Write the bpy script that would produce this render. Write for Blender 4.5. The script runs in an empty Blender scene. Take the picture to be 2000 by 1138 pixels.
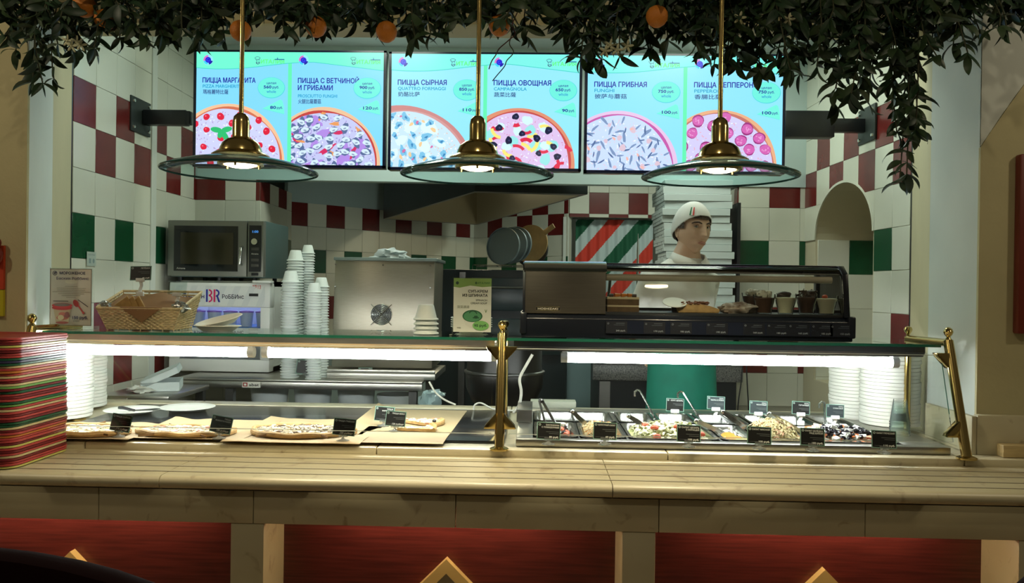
import bpy, bmesh, math, random
import numpy as np
from mathutils import Vector, Matrix, Euler, noise
from mathutils.geometry import delaunay_2d_cdt

random.seed(7)
SC = bpy.context.scene
COL = SC.collection
PI = math.pi

# ------------------------------------------------------------------ camera
W_PX, H_PX, F_PX = 2000.0, 1138.0, 1570.0
CAM_Z = 1.45
_yaw, _roll, _pitch = 0.0285, 0.0137, -0.0045
_f = Vector((-math.sin(_yaw) * math.cos(_pitch), math.cos(_yaw) * math.cos(_pitch), math.sin(_pitch)))
_r0 = Vector((math.cos(_yaw), math.sin(_yaw), 0))
_u0 = _r0.cross(_f)
RIGHT = _r0 * math.cos(_roll) + _u0 * math.sin(_roll)
UP = -_r0 * math.sin(_roll) + _u0 * math.cos(_roll)
FWD = _f
CAMP = Vector((0, 0, CAM_Z))
cam_d = bpy.data.cameras.new('camera')
cam_d.sensor_fit = 'HORIZONTAL'
cam_d.sensor_width = 36.0
cam_d.lens = F_PX / W_PX * 36.0
cam_d.clip_start = 0.02
cam = bpy.data.objects.new('camera', cam_d)
COL.objects.link(cam)
cam.matrix_world = Matrix(((RIGHT.x, UP.x, -FWD.x, 0), (RIGHT.y, UP.y, -FWD.y, 0), (RIGHT.z, UP.z, -FWD.z, CAM_Z), (0, 0, 0, 1)))
SC.camera = cam

def ray(px, py):
    return RIGHT * ((px - 1000.0) / F_PX) - UP * ((py - 569.0) / F_PX) + FWD
def C(px, py, d):          # point at distance d along the viewing axis
    return CAMP + ray(px, py) * d
def atY(px, py, Y):        # point on the frontal plane Y
    r = ray(px, py); return CAMP + r * (Y / r.y)
def atZ(px, py, Z):        # point on the horizontal plane Z
    r = ray(px, py); return CAMP + r * ((Z - CAM_Z) / r.z)

# ------------------------------------------------------------------ view, world, big lights
SC.view_settings.view_transform = 'Standard'
SC.view_settings.look = 'None'
SC.view_settings.gamma = 1.0
SC.view_settings.use_curve_mapping = False
SC.view_settings.exposure = 0.0
SC.cycles.use_denoising = True
SC.cycles.max_bounces = 8
SC.cycles.transparent_max_bounces = 24
SC.cycles.sample_clamp_indirect = 4.0

w = bpy.data.worlds.new('world'); SC.world = w; w.use_nodes = True
w.node_tree.nodes['Background'].inputs[0].default_value = (0.95, 0.80, 0.50, 1)
w.node_tree.nodes['Background'].inputs[1].default_value = 0.06

def area_light(name, loc, size, energy, color, rot=(0, 0, 0), size_y=None):
    l = bpy.data.lights.new(name, 'AREA'); l.energy = energy; l.color = color; l.size = size
    if size_y: l.shape = 'RECTANGLE'; l.size_y = size_y
    o = bpy.data.objects.new(name, l); o.location = loc; o.rotation_euler = rot; COL.objects.link(o); return o
# kitchen ceiling luminaires (their housings are built below) and added fill points for the dining hall's unseen lighting
KITCHEN_LAMPS = [(-0.9, 3.80, 2.98), (0.8, 3.80, 2.98), (-0.9, 4.56, 2.98), (0.9, 4.56, 2.98), (-0.9, 6.9, 2.98), (1.0, 6.6, 2.98)]  # middle pair and curtain lamp added to brighten boxes, cups and curtain
for i, p in enumerate(KITCHEN_LAMPS):
    area_light('kitchen_luminaire_light', (p[0], p[1], p[2] - 0.035), 0.5, 7.5 if i < 2 else 13 if i < 4 else 27, (0.90, 1.0, 0.82), size_y=0.5)
for p, e in (((-2.35, 1.7, 2.6), 19), ((2.3, 1.7, 2.6), 15), ((0.0, 0.5, 3.25), 30)):
    l = bpy.data.lights.new('hall_fill_light', 'POINT'); l.energy = e; l.color = (1.0, 0.86, 0.60); l.shadow_soft_size = 0.06
    o = bpy.data.objects.new('hall_fill_light', l); o.location = p; COL.objects.link(o)

# ------------------------------------------------------------------ materials
def lin(r, g, b):
    f = lambda c: ((c / 255 + 0.055) / 1.055) ** 2.4 if c / 255 > 0.04045 else c / 255 / 12.92
    return (f(r), f(g), f(b), 1)
MATS = {}
def mat(name, color=(0.8, 0.8, 0.8), rough=0.5, metal=0.0, emit=None, estr=1.0, noise_amt=0.0, noise_scale=20.0, color2=None, bump=0.0,
        bump_scale=60.0, coat=0.0, spec=0.5, stretch=None, trans=0.0):
    if name in MATS: return MATS[name]
    m = bpy.data.materials.new(name); m.use_nodes = True; nt = m.node_tree; b = nt.nodes['Principled BSDF']
    c = tuple(color) if len(color) == 4 else tuple(color) + (1,)
    b.inputs['Base Color'].default_value = c; b.inputs['Roughness'].default_value = rough; b.inputs['Metallic'].default_value = metal
    b.inputs['Coat Weight'].default_value = coat; b.inputs['Specular IOR Level'].default_value = spec
    b.inputs['Transmission Weight'].default_value = trans
    if emit:
        b.inputs['Emission Color'].default_value = tuple(emit) + ((1,) if len(emit) == 3 else ()); b.inputs['Emission Strength'].default_value = estr
    if noise_amt or bump or color2:
        tc = nt.nodes.new('ShaderNodeTexCoord'); vec = tc.outputs['Object']
        if stretch:
            mp = nt.nodes.new('ShaderNodeMapping'); mp.inputs['Scale'].default_value = stretch
            nt.links.new(vec, mp.inputs[0]); vec = mp.outputs[0]
        if noise_amt or color2:
            n = nt.nodes.new('ShaderNodeTexNoise'); n.inputs['Scale'].default_value = noise_scale; n.inputs['Detail'].default_value = 6
            nt.links.new(vec, n.inputs['Vector'])
            r = nt.nodes.new('ShaderNodeValToRGB')
            c2 = color2 or tuple(x * (1 - noise_amt) for x in c[:3])
            r.color_ramp.elements[0].position = 0.35; r.color_ramp.elements[1].position = 0.65
            r.color_ramp.elements[0].color = tuple(c2[:3]) + (1,); r.color_ramp.elements[1].color = c
            nt.links.new(n.outputs['Fac'], r.inputs[0]); nt.links.new(r.outputs[0], b.inputs['Base Color'])
        if bump:
            n2 = nt.nodes.new('ShaderNodeTexNoise'); n2.inputs['Scale'].default_value = bump_scale
            nt.links.new(vec, n2.inputs['Vector'])
            bp = nt.nodes.new('ShaderNodeBump'); bp.inputs['Strength'].default_value = bump; bp.inputs['Distance'].default_value = 0.01
            nt.links.new(n2.outputs['Fac'], bp.inputs['Height']); nt.links.new(bp.outputs[0], b.inputs['Normal'])
    MATS[name] = m; return m

def glass_mat(name, tint, gloss=1.0, rough=0.02, ior=1.45, haze=0.0):
    if name in MATS: return MATS[name]
    m = bpy.data.materials.new(name); m.use_nodes = True; nt = m.node_tree; nt.nodes.clear()
    o = nt.nodes.new('ShaderNodeOutputMaterial'); mix = nt.nodes.new('ShaderNodeMixShader')
    t = nt.nodes.new('ShaderNodeBsdfTransparent'); t.inputs[0].default_value = tuple(tint) + (1,)
    g = nt.nodes.new('ShaderNodeBsdfGlossy'); g.inputs['Roughness'].default_value = rough; g.inputs[0].default_value = (gloss, gloss, gloss, 1)
    f = nt.nodes.new('ShaderNodeFresnel'); f.inputs[0].default_value = ior
    nt.links.new(f.outputs[0], mix.inputs[0]); nt.links.new(t.outputs[0], mix.inputs[1]); nt.links.new(g.outputs[0], mix.inputs[2])
    out = mix.outputs[0]
    if haze:
        dm = nt.nodes.new('ShaderNodeMixShader'); dm.inputs[0].default_value = haze; df = nt.nodes.new('ShaderNodeBsdfDiffuse'); df.inputs[0].default_value = (0.8, 0.86, 0.86, 1)
        tl = nt.nodes.new('ShaderNodeBsdfTranslucent'); tl.inputs[0].default_value = (0.8, 0.86, 0.86, 1); ad = nt.nodes.new('ShaderNodeMixShader')
        nt.links.new(df.outputs[0], ad.inputs[1]); nt.links.new(tl.outputs[0], ad.inputs[2]); nt.links.new(out, dm.inputs[1]); nt.links.new(ad.outputs[0], dm.inputs[2]); out = dm.outputs[0]
    nt.links.new(out, o.inputs[0]); MATS[name] = m; return m

def print_mat(name, emission=0.0, rough=0.45):
    if name in MATS: return MATS[name]
    m = bpy.data.materials.new(name); m.use_nodes = True; nt = m.node_tree; b = nt.nodes['Principled BSDF']
    a = nt.nodes.new('ShaderNodeAttribute'); a.attribute_name = 'Col'
    b.inputs['Roughness'].default_value = rough
    if emission:
        b.inputs['Base Color'].default_value = (0.01, 0.01, 0.012, 1)
        nt.links.new(a.outputs['Color'], b.inputs['Emission Color']); b.inputs['Emission Strength'].default_value = emission
    else:
        nt.links.new(a.outputs['Color'], b.inputs['Base Color'])
    MATS[name] = m; return m

def marble(name, c1, c2, vein):
    m = bpy.data.materials.new(name); m.use_nodes = True; nt = m.node_tree; b = nt.nodes['Principled BSDF']
    tc = nt.nodes.new('ShaderNodeTexCoord')
    n1 = nt.nodes.new('ShaderNodeTexNoise'); n1.inputs['Scale'].default_value = 3.5; n1.inputs['Detail'].default_value = 8; n1.inputs['Distortion'].default_value = 0.6
    n2 = nt.nodes.new('ShaderNodeTexNoise'); n2.inputs['Scale'].default_value = 10; n2.inputs['Detail'].default_value = 10; n2.inputs['Distortion'].default_value = 1.6
    r1 = nt.nodes.new('ShaderNodeValToRGB'); r1.color_ramp.elements[0].color = c2; r1.color_ramp.elements[1].color = c1
    r1.color_ramp.elements[0].position = 0.3; r1.color_ramp.elements[1].position = 0.7
    r2 = nt.nodes.new('ShaderNodeValToRGB'); r2.color_ramp.elements[0].position = 0.60; r2.color_ramp.elements[1].position = 0.72
    r2.color_ramp.elements[0].color = (0, 0, 0, 1); r2.color_ramp.elements[1].color = (0.85, 0.85, 0.85, 1)
    mx = nt.nodes.new('ShaderNodeMix'); mx.data_type = 'RGBA'; mx.inputs[7].default_value = vein
    nt.links.new(tc.outputs['Object'], n1.inputs['Vector']); nt.links.new(tc.outputs['Object'], n2.inputs['Vector'])
    nt.links.new(n1.outputs['Fac'], r1.inputs[0]); nt.links.new(n2.outputs['Fac'], r2.inputs[0])
    nt.links.new(r2.outputs[0], mx.inputs[0]); nt.links.new(r1.outputs[0], mx.inputs[6]); nt.links.new(mx.outputs[2], b.inputs['Base Color'])
    b.inputs['Roughness'].default_value = 0.42; b.inputs['Specular IOR Level'].default_value = 1.0; b.inputs['Coat Weight'].default_value = 0.6; b.inputs['Coat Roughness'].default_value = 0.36; MATS[name] = m; return m

M_MARBLE = marble('cream_marble', (0.54, 0.49, 0.33, 1), (0.45, 0.40, 0.25, 1), (0.27, 0.20, 0.11, 1))
M_TILEW = mat('tile_white', (0.66, 0.67, 0.58), 0.22, noise_amt=0.06, noise_scale=3)
M_TILER = mat('tile_red', (0.15, 0.018, 0.016), 0.25, noise_amt=0.2, noise_scale=8)
M_TILEG = mat('tile_green', (0.008, 0.075, 0.03), 0.25, noise_amt=0.2, noise_scale=8)
M_GROUT = mat('grout', (0.42, 0.42, 0.35), 0.8)
M_PLASTER = mat('plaster_white', (0.62, 0.66, 0.62), 0.7, noise_amt=0.05, noise_scale=5)
M_BEIGE = mat('plaster_beige', (0.52, 0.47, 0.27), 0.8, noise_amt=0.08, noise_scale=6, bump=0.1)
M_LINTEL = mat('paint_lintel', (0.50, 0.62, 0.62), 0.6)
M_STEEL = mat('brushed_steel', (0.55, 0.54, 0.50), 0.32, 1.0, noise_amt=0.12, noise_scale=30, stretch=(1, 30, 30))
M_STEELD = mat('dark_steel', (0.20, 0.205, 0.20), 0.35, 1.0, noise_amt=0.15, noise_scale=15)
M_STEELM = mat('polished_steel', (0.62, 0.64, 0.62), 0.18, 1.0)
M_BRASS = mat('brass', (0.58, 0.44, 0.17), 0.18, 1.0)
M_BLACK = mat('black_plastic', (0.012, 0.014, 0.018), 0.35)
M_BLACKG = mat('black_gloss', (0.008, 0.01, 0.013), 0.08)
M_FOAM = mat('white_foam', (0.78, 0.78, 0.72), 0.55)
M_FOAMB = mat('white_foam_cup', (0.72, 0.78, 0.77), 0.5)
M_WHITEP = mat('white_plastic', (0.75, 0.77, 0.76), 0.35)
M_CLEAR = glass_mat('clear_acrylic', (0.93, 0.96, 0.95))
M_PANE = glass_mat('clear_pane', (0.975, 0.985, 0.98), 0.75)
M_ENDG = glass_mat('end_pane_glass', (0.97, 0.985, 0.98), 0.8, 0.02, 1.08)
M_SHELFG = glass_mat('shelf_glass', (0.88, 0.95, 0.91))
M_EDGEG = mat('glass_edge_green', (0.02, 0.16, 0.10), 0.1, trans=0.3)
M_LAMPG = glass_mat('lamp_glass', (0.86, 0.97, 0.965), 1.0, 0.02, 1.035, 0.025)
M_PRINT = print_mat('printed_card')
M_SCREEN = print_mat('screen_picture', 1.15, 0.3)
M_SKIN = mat('skin', (0.60, 0.40, 0.28), 0.5)
M_TUBE = mat('lit_tube', (1, 1, 1), 0.5, emit=(0.95, 1.0, 0.97), estr=46)
M_CARD = mat('white_cardboard', (0.62, 0.70, 0.70), 0.7)
M_PAPER = mat('brown_baking_paper', (0.42, 0.32, 0.18), 0.75, noise_amt=0.12, noise_scale=6)
M_DOUGH = mat('baked_crust', (0.62, 0.40, 0.16), 0.7, noise_amt=0.3, noise_scale=40)
M_CHEESE = mat('melted_cheese', (0.75, 0.60, 0.30), 0.5, color2=(0.70, 0.42, 0.16), noise_scale=45, bump=0.4)
M_RED = mat('tomato_red', (0.55, 0.09, 0.04), 0.35)

# ------------------------------------------------------------------ mesh helpers
class MB:
    def __init__(self): self.v = []; self.f = []; self.m = []; self.c = []
    def add(self, vs, fs, mi=0, col=None):
        o = len(self.v); self.v += [tuple(p) for p in vs]
        for f in fs: self.f.append(tuple(i + o for i in f)); self.m.append(mi); self.c.append(col)
        return self
    def box(self, x0, x1, y0, y1, z0, z1, mi=0, col=None):
        return self.add([(x0, y0, z0), (x1, y0, z0), (x1, y1, z0), (x0, y1, z0), (x0, y0, z1), (x1, y0, z1), (x1, y1, z1), (x0, y1, z1)],
                        [(0, 3, 2, 1), (4, 5, 6, 7), (0, 1, 5, 4), (1, 2, 6, 5), (2, 3, 7, 6), (3, 0, 4, 7)], mi, col)
    def cbox(self, c, s, mi=0):
        return self.box(c[0] - s[0] / 2, c[0] + s[0] / 2, c[1] - s[1] / 2, c[1] + s[1] / 2, c[2] - s[2] / 2, c[2] + s[2] / 2, mi)
    def tube(self, pts, r, n=8, mi=0, caps=True):
        pts = [Vector(p) for p in pts]; rs = r if isinstance(r, (list, tuple)) else [r] * len(pts)
        rings = []; prev = None
        for i, p in enumerate(pts):
            t = (pts[min(i + 1, len(pts) - 1)] - pts[max(i - 1, 0)])
            t = t.normalized() if t.length > 1e-9 else Vector((0, 0, 1))
            if prev is None:
                a = Vector((0, 0, 1)) if abs(t.z) < 0.9 else Vector((1, 0, 0)); u = t.cross(a).normalized()
            else:
                u = (prev - t * prev.dot(t)); u = u.normalized() if u.length > 1e-6 else t.orthogonal().normalized()
            prev = u; w_ = t.cross(u)
            rings.append([p + (u * math.cos(2 * PI * k / n) + w_ * math.sin(2 * PI * k / n)) * rs[i] for k in range(n)])
        vs = [q for rg in rings for q in rg]; fs = []
        for i in range(len(pts) - 1):
            for k in range(n): fs.append((i * n + k, i * n + (k + 1) % n, (i + 1) * n + (k + 1) % n, (i + 1) * n + k))
        if caps: fs += [tuple(range(n))[::-1], tuple((len(pts) - 1) * n + k for k in range(n))]
        return self.add(vs, fs, mi)
    def cyl(self, p0, p1, r0, r1=None, n=16, mi=0): return self.tube([p0, p1], [r0, r0 if r1 is None else r1], n, mi)
    def lathe(self, prof, n=24, c=(0, 0, 0), mi=0, sx=1.0, sy=1.0):
        vs = []; fs = []; idx = []
        for r, z in prof:
            if r < 1e-6: idx.append([len(vs)]); vs.append((c[0], c[1], c[2] + z))
            else:
                idx.append(list(range(len(vs), len(vs) + n)))
                vs += [(c[0] + r * sx * math.cos(2 * PI * k / n), c[1] + r * sy * math.sin(2 * PI * k / n), c[2] + z) for k in range(n)]
        for a, b in zip(idx, idx[1:]):
            for k in range(n):
                k2 = (k + 1) % n
                if len(a) == 1 and len(b) == 1: continue
                if len(a) == 1: fs.append((a[0], b[k2], b[k]))
                elif len(b) == 1: fs.append((a[k], a[k2], b[0]))
                else: fs.append((a[k], a[k2], b[k2], b[k]))
        return self.add(vs, fs, mi)
    def blob(self, c, s, n=10, m=7, amp=0.0, mi=0, seed=0, rot=None):
        vs = []; fs = []
        R = rot or Matrix.Identity(3)
        for i in range(m + 1):
            th = PI * i / m
            for k in range(n):
                ph = 2 * PI * k / n
                d = Vector((math.sin(th) * math.cos(ph), math.sin(th) * math.sin(ph), math.cos(th)))
                q = 1 + (amp * noise.noise(d * 2.2 + Vector((seed * 3.1, seed * 1.7, seed))) if amp else 0)
                vs.append(Vector(c) + R @ Vector((d.x * s[0] * q, d.y * s[1] * q, d.z * s[2] * q)))
        for i in range(m):
            for k in range(n): fs.append((i * n + k, (i + 1) * n + k, (i + 1) * n + (k + 1) % n, i * n + (k + 1) % n))
        return self.add(vs, fs, mi)
    def prism(self, poly, axis, a, b, mi=0):   # extrude a 2-D polygon along an axis ('x': (y,z) / 'y': (x,z) / 'z': (x,y))
        n = len(poly)
        mk = {'x': lambda p, t: (t, p[0], p[1]), 'y': lambda p, t: (p[0], t, p[1]), 'z': lambda p, t: (p[0], p[1], t)}[axis]
        vs = [mk(p, a) for p in poly] + [mk(p, b) for p in poly]
        fs = [tuple(range(n))[::-1], tuple(range(n, 2 * n))] + [(i, (i + 1) % n, n + (i + 1) % n, n + i) for i in range(n)]
        return self.add(vs, fs, mi)
    def loft(self, rings, mi=0, caps=True):
        n = len(rings[0]); vs = [p for r in rings for p in r]; fs = []
        for i in range(len(rings) - 1):
            for k in range(n): fs.append((i * n + k, i * n + (k + 1) % n, (i + 1) * n + (k + 1) % n, (i + 1) * n + k))
        if caps: fs += [tuple(range(n))[::-1], tuple((len(rings) - 1) * n + k for k in range(n))]
        return self.add(vs, fs, mi)
    def grid(self, nx, ny, fn, mi=0, thick=None):
        vs = [fn(i / nx, j / ny) for j in range(ny + 1) for i in range(nx + 1)]
        fs = [(j * (nx + 1) + i, j * (nx + 1) + i + 1, (j + 1) * (nx + 1) + i + 1, (j + 1) * (nx + 1) + i) for j in range(ny) for i in range(nx)]
        if thick is None: return self.add(vs, fs, mi)
        o = len(vs); t = Vector(thick)
        vs2 = vs + [tuple(Vector(p) - t) for p in vs]; fs2 = fs + [tuple(i + o for i in f[::-1]) for f in fs]
        bd = [i for i in range(nx + 1)] + [j * (nx + 1) + nx for j in range(1, ny + 1)] + [ny * (nx + 1) + i for i in range(nx - 1, -1, -1)] + [j * (nx + 1) for j in range(ny - 1, 0, -1)]
        for a, b in zip(bd, bd[1:] + bd[:1]): fs2.append((b, a, a + o, b + o))
        return self.add(vs2, fs2, mi)
    def shift(self, d):
        self.v = [(p[0] + d[0], p[1] + d[1], p[2] + d[2]) for p in self.v]; return self
    def xf(self, M, start=0):
        self.v = self.v[:start] + [tuple(M @ Vector(p)) for p in self.v[start:]]; return self
    def mesh(self, name, mats, bev=0.0, smooth=True, fix=True, segs=2):
        me = bpy.data.meshes.new(name); me.from_pydata(self.v, [], self.f)
        ms = mats if isinstance(mats, (list, tuple)) else [mats]
        for m in ms: me.materials.append(m)
        for p, mi in zip(me.polygons, self.m): p.material_index = min(mi, len(ms) - 1)
        if any(c is not None for c in self.c):
            ca = me.color_attributes.new('Col', 'FLOAT_COLOR', 'CORNER')
            for p, c in zip(me.polygons, self.c):
                for li in p.loop_indices: ca.data[li].color = c or (1, 1, 1, 1)
        if bev or fix:
            bm = bmesh.new(); bm.from_mesh(me)
            if fix: bmesh.ops.recalc_face_normals(bm, faces=bm.faces)
            if bev:
                es = [e for e in bm.edges if len(e.link_faces) == 2 and e.calc_face_angle(0) > 0.5]
                bmesh.ops.bevel(bm, geom=es, offset=bev, segments=segs, affect='EDGES', profile=0.5, clamp_overlap=True)
            bm.to_mesh(me); bm.free()
        if smooth:
            me.polygons.foreach_set('use_smooth', [True] * len(me.polygons)); me.set_sharp_from_angle(angle=math.radians(38))
        me.update(); return me

def link(name, me, parent=None, loc=(0, 0, 0), rot=None, scale=None):
    o = bpy.data.objects.new(name, me); COL.objects.link(o)
    if parent is not None: o.parent = parent
    o.location = loc
    if rot: o.rotation_euler = rot
    if scale: o.scale = scale
    return o
def O(name, mb, mats, parent=None, bev=0.0, smooth=True, local=False, loc=None, rot=None, fix=True, segs=2):
    """one mesh object; coordinates are world coordinates unless local"""
    if parent is not None and not local:
        b = Vector((0, 0, 0)); q = parent
        while q is not None: b += q.location; q = q.parent
        mb.shift((-b.x, -b.y, -b.z))
    if parent is None and loc is None and not local:   # own origin at the base of the thing
        xs, ys, zs = zip(*mb.v); b = ((min(xs) + max(xs)) / 2, (min(ys) + max(ys)) / 2, min(zs))
        mb.shift((-b[0], -b[1], -b[2])); loc = b
    return link(name, mb.mesh(name, mats, bev, smooth, fix, segs), parent, loc or (0, 0, 0), rot)
def tag(o, label, cat, group=None):
    o['label'] = label; o['category'] = cat
    if group: o['group'] = group
    return o
def thing(name, label, cat, loc=(0, 0, 0), group=None, rz=0):
    o = bpy.data.objects.new(name, None); COL.objects.link(o); o.location = loc; o.rotation_euler = (0, 0, rz)
    o.empty_display_size = 0.05
    return tag(o, label, cat, group)
def struct(o): o['kind'] = 'structure'; return o
def dup(root, loc, label=None, rz=None, rot=None, group=None):
    r = root.copy(); COL.objects.link(r); r.location = loc
    if rz is not None: r.rotation_euler = (0, 0, rz)
    if rot is not None: r.rotation_euler = rot
    if label: r['label'] = label
    if group: r['group'] = group
    for ch in list(root.children):
        c = ch.copy(); COL.objects.link(c); c.parent = r
        for g in list(ch.children):
            d = g.copy(); COL.objects.link(d); d.parent = c
    return r
_ORD = 'first second third fourth fifth sixth seventh eighth ninth tenth eleventh twelfth thirteenth fourteenth fifteenth sixteenth seventeenth eighteenth nineteenth twentieth'.split()
_TENS = {2: 'twenty', 3: 'thirty', 4: 'forty', 5: 'fifty', 6: 'sixty'}
def ordinal(n):
    if n <= 20: return _ORD[n - 1]
    t, u = divmod(n, 10)
    return {20: 'twentieth', 30: 'thirtieth', 40: 'fortieth', 50: 'fiftieth', 60: 'sixtieth'}[n] if u == 0 else _TENS[t] + '-' + _ORD[u - 1]

# flat print: coloured polygons in thin layers on a rectangle w x h (local x right, z up, facing -y)
FONTCACHE = {}
def text_polys(s, bold=0.0):
    key = (s, bold)
    if key in FONTCACHE: return FONTCACHE[key]
    cu = bpy.data.curves.new('t', 'FONT'); cu.body = s; cu.size = 1.0; cu.resolution_u = 3; cu.fill_mode = 'NONE'
    ob = bpy.data.objects.new('t', cu)
    me = bpy.data.meshes.new_from_object(ob)
    r = delaunay_2d_cdt([Vector((v.co.x, v.co.y)) for v in me.vertices], [tuple(e.vertices) for e in me.edges], [], 0, 1e-6)
    vs = [(v.x, v.y) for v in r[0]]; fs = [tuple(f) for f in r[2]]
    if fs:      # keep the triangles an odd number of outlines surround
        V = np.array([(v.co.x, v.co.y) for v in me.vertices]); E = np.array([tuple(e.vertices) for e in me.edges]); A, B = V[E[:, 0]], V[E[:, 1]]
        C_ = np.array([np.mean([vs[i] for i in f], axis=0) for f in fs])
        up = (A[None, :, 1] > C_[:, None, 1]) != (B[None, :, 1] > C_[:, None, 1])
        dy = B[:, 1] - A[:, 1]; dy = np.where(np.abs(dy) < 1e-12, 1e-12, dy)
        xi = A[None, :, 0] + (C_[:, None, 1] - A[None, :, 1]) / dy[None, :] * (B - A)[None, :, 0]
        ins = ((up & (xi > C_[:, None, 0])).sum(axis=1) % 2) == 1
        fs = [f for f, k in zip(fs, ins) if k]
    bpy.data.meshes.remove(me); bpy.data.objects.remove(ob); bpy.data.curves.remove(cu)
    FONTCACHE[key] = (vs, fs); return vs, fs
def clip_poly(poly, x0, x1, y0, y1):
    def cut(ps, inside, inter):
        out = []
        for i, p in enumerate(ps):
            q = ps[i - 1]
            if inside(p):
                if not inside(q): out.append(inter(q, p))
                out.append(p)
            elif inside(q): out.append(inter(q, p))
        return out
    def lx(x): return lambda a, b: (x, a[1] + (b[1] - a[1]) * (x - a[0]) / (b[0] - a[0]))
    def ly(y): return lambda a, b: (a[0] + (b[0] - a[0]) * (y - a[1]) / (b[1] - a[1]), y)
    for ins, it in ((lambda p: p[0] >= x0, lx(x0)), (lambda p: p[0] <= x1, lx(x1)), (lambda p: p[1] >= y0, ly(y0)), (lambda p: p[1] <= y1, ly(y1))):
        if len(poly) < 3: return []
        poly = cut(poly, ins, it)
    return poly if len(poly) >= 3 else []
class Print:
    """drawing in picture units (x right, y down) scaled onto metres"""
    def __init__(self, sx, sz, w_px, h_px, step=0.00015):
        self.mb = MB(); self.sx = sx; self.sz = sz; self.w = w_px; self.h = h_px; self.d = 0.0; self.step = step
        self.clip = (0, w_px, 0, h_px)
    def pt(self, p): return (p[0] * self.sx, -self.d, (self.h - p[1]) * self.sz)
    def poly(self, ps, col, layer=True):
        ps = clip_poly(list(ps), *self.clip)
        if not ps: return
        if layer: self.d += self.step
        self.mb.add([self.pt(p) for p in ps], [tuple(range(len(ps)))], 0, col)
    def rect(self, x0, y0, x1, y1, col): self.poly([(x0, y0), (x1, y0), (x1, y1), (x0, y1)], col)
    def ell(self, cx, cy, rx, ry, col, n=28, rot=0.0, layer=True, wob=0.0, seed=0):
        ps = []
        for k in range(n):
            a = 2 * PI * k / n; q = 1 + wob * math.sin(3 * a + seed) + wob * 0.7 * math.sin(5 * a + seed * 2.3)
            x = rx * q * math.cos(a); y = ry * q * math.sin(a)
            ps.append((cx + x * math.cos(rot) - y * math.sin(rot), cy + x * math.sin(rot) + y * math.cos(rot)))
        self.poly(ps, col, layer)
    def arc(self, cx, cy, r, wid, a0, a1, col, n=10, ry=None):
        ry = ry or r; out = []; inn = []
        for k in range(n + 1):
            a = a0 + (a1 - a0) * k / n
            out.append((cx + r * math.cos(a), cy + ry * math.sin(a))); inn.append((cx + (r - wid) * math.cos(a), cy + (ry - wid) * math.sin(a)))
        self.d += self.step
        for k in range(n): self.poly([out[k], out[k + 1], inn[k + 1], inn[k]], col, layer=False)
    def text(self, s, x, y, cap, col, bold=0.0, width=None, align='L'):
        vs, fs = text_polys(s, 0.0)
        if not vs: return
        k = cap / 0.727; x0 = min(v[0] for v in vs); x1 = max(v[0] for v in vs); kx = k
        if width: kx = width / max(x1 - x0, 1e-6)
        wd = (x1 - x0) * kx; ox = x - (0 if align == 'L' else wd if align == 'R' else wd / 2)
        b = bold * cap * 1.5
        for bx_, by_ in (((0, 0),) if not bold else ((-b, 0), (b, 0), (0, -b), (0, b))):
            self.d += self.step * (1.0 if not bold else 0.3)
            self.mb.add([self.pt((ox + bx_ + (v[0] - x0) * kx, y + by_ - v[1] * k)) for v in vs], fs, 0, col)

# ================================================================== SETTING
TW, TH = 0.2, 0.215                    # tile pitch
ROW0 = CAM_Z + 0.113                   # bottom of the green row
def row_z(r): return ROW0 + TH * r
def xy(px, d):
    p = C(px, 562, d); return Vector((p.x, p.y))
def tile_color(r, c, par=0):
    c = c + par
    if r == 0: return 'g' if c % 2 == 0 else 'w'
    if r in (2, 3): return 'r' if (c % 2 == 0) == (r == 3) else 'w'
    if r in (-2, -3): return 'r' if (c % 2 == 1) == (r == -2) else 'w'
    return 'w'
_tile_meshes = {}
def tile_mesh(kind):
    if kind not in _tile_meshes:
        mb = MB().box(-TW / 2 + 0.0009, TW / 2 - 0.0009, -0.007, 0.0, -TH / 2 + 0.0009, TH / 2 - 0.0009)
        _tile_meshes[kind] = mb.mesh('tile', {'w': M_TILEW, 'r': M_TILER, 'g': M_TILEG}[kind], bev=0.0015, segs=1)
    return _tile_meshes[kind]
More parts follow.
